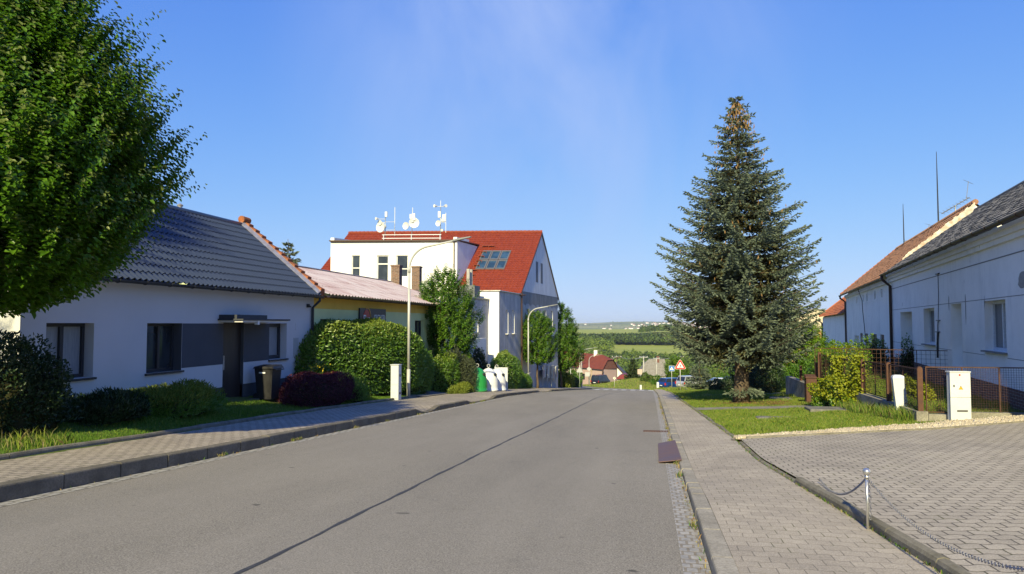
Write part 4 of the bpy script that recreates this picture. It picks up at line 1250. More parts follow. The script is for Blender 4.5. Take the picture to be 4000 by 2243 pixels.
FN = thing('wire_fence', (FX, 22, -.5), 'rusty brown wire mesh fence with round-topped posts around the yard', 'fence')
m_wire = plain('rusty_wire', (.10, .052, .038), .8, .4, 12, (.06, .036, .03), .2)
for x, y, z0, h in ((FX, 19.34, -.72, 1.27), (FX, 21.7, -.52, 1.05), (FX, 24.15, -.54, 1.05), (FX, 30.0, -.6, 1.1), (9.02, 19.32, -.6, 1.25)):
    mb = MB(); mb.box(x - .06, x + .06, y - .035, y + .035, z0, z0 + h - .05)
    mb.prism([(x + .06 * math.cos(PI * k / 8), y - .035, z0 + h - .05 + .07 * math.sin(PI * k / 8)) for k in range(9)], (0, .07, 0))
    mb.build('post', m_rust, FN)


def mesh_panel(p, q, zb, zt, step=.055, r=.0022, name='mesh_panel', mids=1):
    """framed panel of square wire mesh between two ground points"""
    mb = MB(); p = Vector((p[0], p[1], 0)); q = Vector((q[0], q[1], 0)); d = (q - p); L = d.length; d.normalize(); n = Vector((d.y, -d.x, 0))
    def bar(a, b, za, zb_, w):
        A = p + d * a; B = p + d * b
        if abs(a - b) < 1e-6:
            mb.hexa([A - d * w - n * w + Vector((0, 0, za)), A + d * w - n * w + Vector((0, 0, za)), A + d * w + n * w + Vector((0, 0, za)), A - d * w + n * w + Vector((0, 0, za)),
                     A - d * w - n * w + Vector((0, 0, zb_)), A + d * w - n * w + Vector((0, 0, zb_)), A + d * w + n * w + Vector((0, 0, zb_)), A - d * w + n * w + Vector((0, 0, zb_))])
        else:
            za2, zb2 = za, zb_
            mb.hexa([A - n * w + Vector((0, 0, za2 - w)), B - n * w + Vector((0, 0, zb2 - w)), B + n * w + Vector((0, 0, zb2 - w)), A + n * w + Vector((0, 0, za2 - w)),
                     A - n * w + Vector((0, 0, za2 + w)), B - n * w + Vector((0, 0, zb2 + w)), B + n * w + Vector((0, 0, zb2 + w)), A + n * w + Vector((0, 0, za2 + w))])
    k = int(L / step)
    for i in range(1, k): bar(i * L / k, i * L / k, zb, zt, r)
    m = int((zt - zb) / step)
    for j in range(1, m): bar(0, L, zb + j * (zt - zb) / m, zb + j * (zt - zb) / m, r)
    for s in [0.012, L - .012] + [L * (i + 1) / (mids + 1) for i in range(mids)]: bar(s, s, zb, zt, .012)
    bar(0, L, zt, zt, .014); bar(0, L, zb, zb, .012)
    return mb.build(name, m_wire, FN)


mesh_panel((FX, 19.42), (FX, 21.62), -.44, .50)
mesh_panel((FX, 21.78), (FX, 24.07), -.45, .47)
mesh_panel((FX + .12, 19.32), (8.98, 19.32), -.52, .56, mids=2)
mesh_panel((FX, 25.4), (FX, 29.95), -.55, .42, mids=4)
mesh_panel((FX, 24.2), (6.75, 25.2), -.5, .42, name='gate_leaf', mids=0)
mesh_panel((6.6, 31.6), (10.9, 29.2), -.5, .62, .15, .0045, mids=3)
for y in (30.6, 33.6): 
    mb = MB(); mb.box(FX - .05, FX + .05, y - .05, y + .05, -1.5, .1 if y < 31 else -.2); mb.build('post', m_rust, FN)

# electricity pillar
EC = thing('electric_pillar', (7.17, 19.05, -.75), 'tall white electricity pillar with a yellow warning triangle on gravel by the fence', 'utility box')
m_plas = plain('pillar_plastic', (.57, .60, .64), .5, .08, 2.5, None, .4)
mb = MB()
FE = ((6.93, 18.93, 0), (.9935, .114, 0), (.114, -.9935, 0))
mb.fbox(FE, .03, .47, -.17, -.02, -1.0, .46); mb.build('cabinet', m_plas, EC)
mb = MB(); mb.fbox(FE, .02, .48, -.02, .006, -.12, .455); dr = mb.build('upper_door', m_plas, EC)
mb = MB(); mb.fbox(FE, .02, .48, -.02, .004, -.95, -.128); mb.build('lower_panel', m_plas, EC)
mb = MB(); mb.fbox(FE, .01, .49, -.19, .02, .461, .485); mb.build('lid', m_plas, EC)
mb = MB(); mb.fbox(FE, .16, .40, .0045, .012, -.46, -.42); mb.build('vent_slot', paint('vent_dark', (.08, .08, .08), .6), EC)
mb = MB(); mb.fbox(FE, .09, .115, .006, .02, .12, .17); mb.build('lock', m_frame, dr)
tri = lambda s, z, r: [fp(FE, s - r * .87, .0065, z - r * .5), fp(FE, s + r * .87, .0065, z - r * .5), fp(FE, s, .0065, z + r)]
mb = MB(); mb.prism(tri(.26, .09, .062), Vector(FE[2]) * .002); mb.build('warning_triangle', paint('triangle_black', (.03, .03, .03), .6), dr)
mb = MB(); mb.prism([p + Vector(FE[2]) * .0022 for p in map(Vector, tri(.26, .087, .047))], Vector(FE[2]) * .001); mb.build('warning_face', paint('triangle_yellow', (.80, .52, .02), .5), dr)
mb = MB(); z0 = .085; mb.prism([fp(FE, .262, .0105, z0 + .032), fp(FE, .25, .0105, z0 - .002), fp(FE, .26, .0105, z0 - .002), fp(FE, .256, .0105, z0 - .026), fp(FE, .274, .0105, z0 + .006), fp(FE, .264, .0105, z0 + .006)], Vector(FE[2]) * .001); mb.build('lightning_mark', paint('mark_black', (.03, .03, .03), .6), dr)
disc(FE, .24, .40, .022, .0065, paint('dot_red', (.45, .03, .03), .5), 'red_dot', dr, th=.004)

# white gas post, leaning a little
GP = thing('gas_post', (6.42, 20.55, -.9), 'narrow leaning white gas post with a domed cap standing in tall grass', 'utility post')
mb = MB()
tl = Vector((-.10, .02, 1.17))
bx = [Vector((6.27, 20.45, -1.0)), Vector((6.54, 20.42, -1.0)), Vector((6.56, 20.64, -1.0)), Vector((6.29, 20.67, -1.0))]
mb.hexa(bx + [p + tl for p in bx]); mb.build('body', m_plas, GP)
mb = MB(); c = sum((p + tl for p in bx), Vector()) / 4
lv = []
for h, k in ((0, 1.03), (.05, 1.04), (.09, .9), (.115, .5)):
    lv.append([c + (p + tl - c) * k + Vector((0, 0, h)) for p in bx])
V = [p for l in lv for p in l]; Fc = [(3, 2, 1, 0), (12, 13, 14, 15)]
for i in range(3):
    for k in range(4): Fc.append((i * 4 + k, i * 4 + (k + 1) % 4, i * 4 + 4 + (k + 1) % 4, i * 4 + 4 + k))
mb.add(V, Fc); mb.build('cap', m_plas, GP)
mb = MB(); d = tl * .62; mb.hexa([bx[0] + d + Vector((-.004, .03, 0)), bx[0] + d + Vector((.012, .0, 0)), bx[3] + d + Vector((.012, -.03, 0)), bx[3] + d + Vector((-.004, -.03, 0))] + [p + tl * .3 for p in [bx[0] + d + Vector((-.004, .03, 0)), bx[0] + d + Vector((.012, .0, 0)), bx[3] + d + Vector((.012, -.03, 0)), bx[3] + d + Vector((-.004, -.03, 0))]]); mb.build('side_hatch', plain('hatch_pale', (.5, .5, .48), .5), GP)

# brown metal letter box pillar
mb = MB(); zb = float(T(5.85, 28.6)); mb.box(5.62, 5.98, 28.4, 28.75, zb - .1, zb + .95)
mb.hexa([(5.59, 28.36, zb + .952), (6.01, 28.36, zb + .952), (6.01, 28.79, zb + .952), (5.59, 28.79, zb + .952), (5.62, 28.4, zb + .99), (5.98, 28.4, zb + .99), (5.98, 28.75, zb + 1.06), (5.62, 28.75, zb + 1.06)])
mb.box(5.66, 5.94, 28.385, 28.402, zb + .1, zb + .86)
tag(mb.build('meter_pillar', m_rust, at=(5.8, 28.6, zb)), 'rust brown metal meter pillar beside the yellow-green hop bush', 'utility box')

# white left-hand meter box in front of the tall hedge
WB = thing('meter_box', (-9.75, 27.4, -1.2), 'slim white meter box standing in grass before the tall laurel hedge', 'utility box')
mb = MB(); zb = float(T(-10, 27.4)); mb.cbox(-9.92, -9.60, 27.25, 27.6, zb - .1, zb + 1.33, .012); mb.build('cabinet', m_plas, WB)
mb = MB(); mb.box(-9.90, -9.62, 27.235, 27.249, zb + .58, zb + 1.27); mb.build('upper_door', m_plas, WB)
mb = MB(); mb.box(-9.90, -9.62, 27.235, 27.249, zb + .05, zb + .565); mb.build('lower_door', m_plas, WB)
mb = MB(); mb.box(-9.94, -9.58, 27.22, 27.62, zb + 1.331, zb + 1.36); mb.build('lid', m_plas, WB)
mb = MB(); mb.box(-9.598, -9.59, 27.35, 27.5, zb + .2, zb + .28); mb.box(-9.598, -9.59, 27.37, 27.47, zb + .88, zb + .98); mb.build('label_plate', m_gut, WB)

# wheelie bin
BN = thing('wheelie_bin', (-11.2, 20.45, -.5), 'black wheelie bin with its lid shut by the house wall', 'bin')
m_bin = plain('bin_plastic', (.022, .022, .025), .5, .2, 6, None, .4)
zb = float(T(-11.2, 20.45)) - .02; zb = max(zb, -.62)
mb = MB(); A = [(-11.42, 20.010, zb), (-10.98, 20.010, zb), (-10.98, 20.450, zb), (-11.42, 20.450, zb)]; B = [(-11.5, 19.960, zb + .9), (-10.92, 19.960, zb + .9), (-10.92, 20.500, zb + .9), (-11.5, 20.500, zb + .9)]
mb.hexa(A + B); mb.build('body', m_bin, BN)
mb = MB(); mb.hexa([(-11.54, 19.920, zb + .902), (-10.86, 19.920, zb + .902), (-10.86, 20.540, zb + .902), (-11.54, 20.540, zb + .902), (-11.5, 19.960, zb + .96), (-10.92, 19.960, zb + .96), (-10.92, 20.500, zb + 1.0), (-11.5, 20.500, zb + 1.0)]); mb.build('lid', m_bin, BN)
mb = MB(); mb.tube([(-10.84, 19.980, zb + .87), (-10.84, 20.480, zb + .87)], .018, 8); mb.build('handle', m_bin, BN)
mb = MB(); mb.box(-11.35, -11.15, 19.955, 19.975, zb + .76, zb + .8); mb.build('sticker', m_ltr, BN)
for y in (20.030, 20.430):
    mb = MB(); mb.tube([(-11.45, y - .04, zb + .08), (-11.45, y + .04, zb + .08)], .1, 12); mb.build('wheel', m_bin, BN)

# steel ramp plate, drain, chain posts
mb = MB(); mb.hexa([(.13, 12.45, float(G(12.45)) + .012), (.50, 12.35, float(G(12.35)) + .075), (.50, 15.6, float(G(15.6)) + .07), (.15, 15.4, float(G(15.4)) + .012),
                    (.13, 12.45, float(G(12.45)) + .024), (.50, 12.35, float(G(12.35)) + .087), (.50, 15.6, float(G(15.6)) + .082), (.15, 15.4, float(G(15.4)) + .024)])
tag(mb.build('ramp_plate', plain('rusted_steel_plate', (.155, .105, .11), .6, .35, 2.2, (.20, .11, .075), .4, .4, bmp=.2, bscale=40), at=(.3, 14, -.75)), 'rusty steel ramp plate bridging gutter and kerb on the right', 'ramp')
mb = MB(); gzv = float(G(18.45))
mb.box(-.17, .44, 18.3, 18.34, gzv - .02, gzv + .016); mb.box(-.17, .44, 18.56, 18.6, gzv - .05, gzv + .005)
for i in range(10): mb.box(-.17 + i * .063, -.135 + i * .063, 18.341, 18.559, gzv - .02, gzv + .012)
tag(mb.build('drain_grate', m_rust, at=(.1, 18.45, gzv)), 'rusty slotted drain grate across the right gutter', 'drain')

m_steel = plain('brushed_steel', (.62, .62, .62), .28, .2, 30, None, .5, .85)
def chain_post(x, y, h, label):
    z = float(T(x, y)) + .03
    c = thing('chain_post', (x, y, z), label, 'bollard', 'chain posts at the parking place')
    mb = MB(); mb.tube([(x, y, z - .1), (x, y, z + h - .05)], .0130, 12); mb.build('post', m_steel, c, smooth=True)
    mb = MB(); mb.lathe([(.001, -.036), (.02, -.031), (.033, -.014), (.036, .004), (.031, .02), (.018, .032), (.001, .036)], 18, (x, y, z + h - .03)); mb.lathe([(.021, -.06), (.021, -.034)], 12, (x, y, z + h - .03)); mb.build('ball_cap', m_steel, c, smooth=True)
    return Vector((x, y, z + h - .09))


c1 = chain_post(1.96, 7.32, .515, 'thin steel chain post with ball cap standing on the edging of the parking place')
c2 = chain_post(2.02, 4.46, .45, 'steel chain post at the bottom right corner showing its ball cap')


def chain(pts, label):
    """links threaded along a path, each turned a quarter from the last"""
    P = [Vector(p) for p in pts]; mb = MB(); step = .0225; out = []; acc = 0
    for a, b in zip(P, P[1:]):
        L = (b - a).length; s = -acc
        while s + step <= L:
            s += step; out.append((a.lerp(b, s / L), (b - a).normalized()))
        acc = L - s
    for i, (p, d) in enumerate(out):
        s = d.cross(Vector((0, 0, 1))).normalized() if i % 2 else d.cross(d.cross(Vector((0, 0, 1)))).normalized()
        mb.torus(p, s, .0108, .0027, 10, 5, sx=1.0)
        # stretch the link along the chain
    o = mb.build('chain', plain('galvanised_chain', (.32, .32, .35), .4, .4, 40, None, .5, .7), at=tuple(P[0]), smooth=True)
    tag(o, label, 'chain', 'chains between the chain posts')


def sag(a, b, drop, n=26, floor=None):
    out = []
    for i in range(n + 1):
        k = i / n; p = a.lerp(b, k); p.z -= drop * 4 * k * (1 - k)
        if floor: p.z = max(p.z, floor(p.x, p.y))
        out.append(p)
    return out


fl = lambda x, y: float(T(x, y)) + .042
endp = Vector((2.06, 9.75, 0)); endp.z = fl(2.06, 9.75) + .05
chain(sag(c1 + Vector((-.0, .02, 0)), endp, .17, 26, fl), 'dark chain sagging onto the pavers behind the edging stones')
chain(sag(c1 + Vector((.01, -.02, 0)), c2, .17), 'long grey chain sagging between the two steel posts')
chain([c1 + Vector((.018, -.012, .0)), c1 + Vector((.02, -.012, -.36))], 'short loose chain end hanging down along the steel post')

# slabs in the grass
m_slab = plain('old_slab', (.21, .205, .19), .95, .35, 4, (.13, .13, .115), .1, bmp=.6, bscale=25, speck=.4)
for x0, x1, y0, y1, h, lab in ((4.75, 6.1, 23.5, 24.4, .10, 'thick broken concrete slab lying in the lawn under the hop bush'), (4.95, 5.75, 31.6, 32.6, .08, 'small weathered slab near the spruce trunk'), (2.9, 4.6, 21.2, 21.6, .025, 'flat sunken slab almost overgrown by the lawn')):
    z = float(T((x0 + x1) / 2, (y0 + y1) / 2)); mb = MB(); mb.cbox(x0, x1, y0, y1, z - .1, z + h, .02)
    tag(mb.build('slab', m_slab, at=((x0 + x1) / 2, (y0 + y1) / 2, z)), lab, 'slab')
strip('garden_path', np.arange(25.6, 27.3, .4), lambda y: 1.5, lambda y: 6.3, lambda x, y: float(T(x, y)) + .02, plain('path_concrete', (.27, .255, .225), .95, .3, 2, None, .1, bmp=.4, bscale=50), nxs=8)
strip('garden_path', np.arange(38.5, 40.2, .4), lambda y: 1.3, lambda y: 7.5, lambda x, y: float(T(x, y)) + .02, plain('path_concrete_far', (.27, .255, .225), .95, .3, 2, None, .1), nxs=8)
# ================================================================== street lamps
m_galv = plain('galvanised_pole', (.47, .48, .47), .5, .2, 3, None, .4, .1)
m_head = paint('lamp_head_grey', (.22, .23, .24), .4, .4)


def lamp(x, y, h, arm, label, dirx=1.0, diry=-.12):
    z = float(T(x, y)) - .02
    l = thing('street_lamp', (x, y, z), label, 'street lamp', 'street lamps on the left of the road')
    d = Vector((dirx, diry, 0)).normalized()
    mb = MB(); mb.tube([(x, y, z), (x, y, z + 1.2)], .075, 12); mb.tube([(x, y, z + 1.2), (x, y, z + h - 1.1)], [.06, .052], 12); mb.build('pole', m_galv, l, smooth=True)
    mb = MB(); pts = []
    for k in range(15):
        a = (PI / 2 - .16) * k / 14; r = .95
        pts.append(Vector((x, y, z + h - 1.1 + r * math.sin(a))) + d * (r * (1 - math.cos(a))))
    e = pts[-1]; dd = (d + Vector((0, 0, .17))).normalized()
    pts.append(e + dd * (arm - 1.0))
    mb.tube(pts, [.045] * 15 + [.035], 10); mb.lathe([(.062, -.12), (.062, .1), (.05, .12)], 12, (x, y, z + h - 1.12)); mb.build('arm', m_galv, l, smooth=True)
    q = pts[-1]; s = d.cross(dd).normalized(); up = s.cross(dd) if s.cross(dd).z > 0 else dd.cross(s)
    mb = MB()
    for a0, a1, w0, w1, h0, h1 in ((-.12, .18, .06, .10, .045, .05), (.18, .68, .10, .07, .05, .025)):
        A = [q + dd * a0 + s * (-w0) - up * h0 * .4, q + dd * a0 + s * w0 - up * h0 * .4, q + dd * a0 + s * w0 + up * h0, q + dd * a0 - s * w0 + up * h0]
        B = [q + dd * a1 + s * (-w1) - up * h1 * .4, q + dd * a1 + s * w1 - up * h1 * .4, q + dd * a1 + s * w1 + up * h1, q + dd * a1 - s * w1 + up * h1]
        mb.hexa(A + B)
    mb.build('lamp_head', m_head, l)
    return l


lamp(-9.85, 29.2, 6.45, 2.3, 'tall grey street lamp rising from the laurel hedge, nearest of them')
lamp(-9.6, 58.3, 6.6, 2.0, 'street lamp in front of the pair of trees and the white gable')
lamp(-11.3, 124, 6.6, 2.3, 'distant street lamp behind the triangular sign, tallest before the red roof')
lamp(-12.4, 153, 6.3, 2.3, 'distant street lamp between two others before the red-roofed house')
lamp(-14.0, 178, 5.6, 2.3, 'farthest street lamp, smallest one by the stone cross')

# ================================================================== road signs
m_sback = paint('sign_back_grey', (.42, .43, .45), .5, .4, .3)
m_red = paint('sign_red_film', (.60, .02, .02), .4, .5)
m_sblue = paint('sign_blue_film', (.01, .14, .52), .4, .5)
m_blk = paint('sign_black', (.02, .02, .02), .5)
m_syel = paint('sign_yellow', (.75, .55, .03), .5)


def post(parent, x, y, z0, z1, r=.032):
    mb = MB(); mb.tube([(x, y, z0), (x, y, z1)], r, 8); return mb.build('post', m_galv, parent, smooth=True)


def shape(parent, F, pts, t, th, mat, name):
    mb = MB(); mb.prism([fp(F, a, t, b) for a, b in pts], Vector(F[2]) * th); return mb.build(name, mat, parent)


def rtri(r, cz, k=1.0, rc=.18):
    """triangle with rounded corners"""
    out = []
    for i in range(3):
        a = PI / 2 + i * 2 * PI / 3; c = (math.cos(a) * r * (1 - rc), cz + math.sin(a) * r * (1 - rc))
        for j in (-1, -.4, .4, 1): out.append((c[0] + math.cos(a + j * PI / 3) * r * rc * k, c[1] + math.sin(a + j * PI / 3) * r * rc * k))
    return out


def walker(parent, F, cz, s, t, mat):
    parts = [[(-.03, .26), (.03, .26), (.04, .31), (.0, .35), (-.04, .31)], [(-.05, .24), (.05, .24), (.06, .06), (-.05, .06)], [(-.05, .06), (.02, .06), (-.09, -.2), (-.15, -.18)], [(-.01, .06), (.06, .06), (.14, -.2), (.08, -.21)],
             [(-.05, .24), (-.04, .2), (-.13, .05), (-.16, .08)], [(.05, .24), (.04, .2), (.12, .06), (.15, .09)]]
    for i in range(5): 
        x = -.3 + .15 * i; parts.append([(x - .045 - .02 * (i - 2) * -1, -.30), (x + .035, -.30), (x + .02, -.22), (x - .03, -.22)])
    mb = MB()
    for p in parts: mb.prism([fp(F, a * s, t, cz + b * s) for a, b in p], Vector(F[2]) * .003)
    return mb.build('walking_figure', mat, parent)


def sframe(x, y): return ((x, y, 0), (.995, .10, 0), (.10, -.995, 0))


x, y = 2.35, 59.3; z = float(T(x, y)); S = thing('crossing_warning_sign', (x, y, z), 'red bordered triangular sign with a walking figure on a post in the grass', 'road sign')
post(S, x, y, z, z + 2.3); F = sframe(x, y); cz = z + 2.0
shape(S, F, rtri(.47, cz), .045, .012, m_ltr, 'plate'); shape(S, F, rtri(.445, cz), .058, .003, m_red, 'red_border'); shape(S, F, rtri(.30, cz - .01, 1, .06), .062, .003, m_ltr, 'white_face'); walker(S, F, cz - .06, .52, .066, m_blk)
x, y = 2.4, 84; z = float(T(x, y)); S = thing('crossing_sign', (x, y, z), 'square blue pedestrian crossing sign with a white triangle on a post', 'road sign')
post(S, x, y, z, z + 2.65); F = sframe(x, y); cz = z + 2.35
sq = lambda h: [(-h, cz - h), (h, cz - h), (h, cz + h), (-h, cz + h)]
shape(S, F, sq(.30), .045, .012, m_ltr, 'plate'); shape(S, F, sq(.28), .058, .003, m_sblue, 'blue_face'); shape(S, F, rtri(.24, cz - .04, 1, .05), .062, .003, m_ltr, 'white_triangle'); walker(S, F, cz - .05, .42, .066, m_blk)
x, y = -10.8, 115; z = float(T(x, y)); S = thing('triangle_sign', (x, y, z), 'grey back of a triangular sign beside the far street lamps', 'road sign')
post(S, x, y, z - .3, z + 3.2); F = sframe(x, y); shape(S, F, rtri(.54, z + 2.7), .04, .02, m_sback, 'plate')
x, y = -11.2, 138; z = float(T(x, y)); S = thing('priority_sign', (x, y, z), 'pale back of a diamond sign with a plate under it, beyond the triangular one', 'road sign')
post(S, x, y, z - .3, z + 3.5); F = sframe(x, y); cz = z + 3.2; shape(S, F, [(-.45, cz), (0, cz - .45), (.45, cz), (0, cz + .45)], .04, .02, m_sback, 'plate'); shape(S, F, [(-.75, z + 1.8), (.15, z + 1.8), (.15, z + 2.6), (-.75, z + 2.6)], .04, .02, m_sback, 'lower_plate')
x, y = -10.4, 97.8; z = float(T(x, y)); S = thing('square_sign', (x, y, z), 'dark back of a square board on a black post left of the red-roofed house', 'road sign')
post(S, x, y, z - .5, z + 3.1, .05); F = sframe(x, y); shape(S, F, [(-.31, z + 2.55), (.31, z + 2.55), (.31, z + 3.2), (-.31, z + 3.2)], .06, .03, m_gut, 'plate')
x, y = -5.7, 121; z = float(T(x, y)); S = thing('priority_sign', (x, y, z), 'small pale diamond sign with a yellow middle on the grassy bank', 'road sign')
post(S, x, y, z - .3, z + 1.65); F = sframe(x, y); cz = z + 1.6; shape(S, F, [(-.24, cz), (0, cz - .24), (.24, cz), (0, cz + .24)], .04, .015, m_ltr, 'plate'); shape(S, F, [(-.13, cz), (0, cz - .13), (.13, cz), (0, cz + .13)], .056, .004, m_syel, 'yellow_middle')
x, y = -1.9, 148; z = float(T(x, y)); S = thing('direction_board', (x, y, z), 'pale brown direction board with dark lines on a post before the grey roof', 'road sign')
post(S, x + .1, y, z - .2, z + 2.0, .05); F = sframe(x, y); shape(S, F, [(-.5, z + 1.0), (.42, z + 1.0), (.42, z + 2.0), (-.5, z + 2.0)], .04, .02, plain('faded_board', (.52, .40, .34), .7, .15), 'plate')
mb = MB()
for k in (1.25, 1.55, 1.8): mb.fbox(F, -.4, .32, .062, .066, z + k, z + k + .06)
mb.build('line_mark', m_sback, S)
for x, y, h, lab in ((-1.3, 108, .65, 'short white marker post on the left of two at the grass verge'), (1.0, 97, .9, 'short white marker post on the right of two at the grass verge')):
    z = float(T(x, y)); mb = MB(); mb.cbox(x - .15, x + .15, y - .12, y + .12, z - .1, z + h, .03); mb.box(x - .162, x + .162, y - .122, y + .122, z + h * .72, z + h * .76)
    tag(mb.build('marker_post', m_plas, at=(x, y, z)), lab, 'marker post')

# ================================================================== bell-shaped recycling containers
m_igg = plain('green_fibreglass', (.02, .24, .055), .35, .15, 1.5, None, .5)
m_igw = plain('white_fibreglass', (.68, .70, .74), .35, .08, 1.5, None, .5)


def igloo(x, y, mat, label):
    z = float(T(x, y)) + .02
    g = thing('recycling_bell', (x, y, z), label, 'recycling container', 'recycling containers in a row')
    mb = MB(); mb.lathe([(r * .84, h * .86) for r, h in ((.62, 0), (.66, .04), (.66, .10), (.62, .12), (.635, .3), (.63, .6), (.58, .9), (.48, 1.15), (.34, 1.33), (.18, 1.43), (.05, 1.46), (.001, 1.462))], 28, (x, y, z)); mb.build('shell', mat, g, smooth=True)
    mb = MB(); mb.tube([(x, y, z + 1.24), (x, y, z + 1.30)], .035, 8); mb.torus((x, y, z + 1.37), (.2, 1, 0), .085, .018, 16, 6); mb.build('lifting_ring', m_galv, g, smooth=True)
    mb = MB()
    mb.tube([(x + .36, y - .17, z + .9), (x + .47, y - .22, z + .9)], .085, 14); mb.build('slot', m_frame, g)
    return g


igloo(-9.05, 38.2, m_igg, 'green bell-shaped recycling container half behind the shrub')
igloo(-8.78, 39.75, m_igw, 'white bell-shaped recycling container between the green one and another white')
igloo(-8.62, 41.2, m_igw, 'white bell-shaped recycling container at the far end beside the round hedge')
mb = MB(); z = float(T(-9.0, 42.6)); mb.box(-9.0, -8.25, 42.55, 42.65, z, z + 1.35); mb.box(-9.0, -8.9, 42.4, 42.54, z, z + 1.4)
tag(mb.build('screen_panel', m_plas, at=(-8.7, 42.6, z)), 'pale upright screen panel behind the last white container', 'panel')
mb = MB(); z = float(T(-11.6, 47)); mb.box(-12.2, -11.2, 46.5, 46.6, z, z + 1.8); tag(mb.build('board_screen', plain('brown_board', (.18, .12, .08), .8, .25, 6), at=(-11.7, 46.5, z)), 'brown wooden screen board between the wall and round hedge', 'panel')

# ================================================================== notice boards
x0, y0 = -9.6, 66.5
NB = thing('notice_board', (x0, y0, -4.2), 'row of glazed village notice boards on thin posts under the tree', 'notice board')
for k in range(4):
    y = y0 + k * 1.9; x = x0 + k * .14; z = float(T(x, y))
    mb = MB(); mb.box(x - .03, x + .03, y - .03, y + .03, z - .1, z + 2.05); mb.build('post', m_galv, NB)
    mb = MB(); mb.box(x - .05, x + .05, y + .031, y + 1.8, z + .85, z + 2.0); mb.box(x - .09, x + .09, y + .031, y + 1.8, z + 2.001, z + 2.07); b = mb.build('case', m_sback, NB)
    for j in range(3):
        mb = MB(); mb.box(x + .052, x + .056, y + .12 + j * .56, y + .56 + j * .56, z + .98, z + 1.6 + .25 * ((j + k) % 2)); mb.build('poster', plain('poster_paper', [(.6, .35, .28), (.62, .62, .58), (.45, .5, .42), (.62, .5, .3)][(j + k) % 4], .8, .3, 9), b)

# ================================================================== cars
m_tyre = plain('tyre_rubber', (.02, .02, .02), .8, .2); m_rim = paint('alloy_rim', (.5, .5, .5), .3, .5, .8)
m_cgl = glassmat('car_glass', (.012, .014, .016), .04)
m_tail = paint('tail_lamp', (.45, .015, .01), .25, .6)


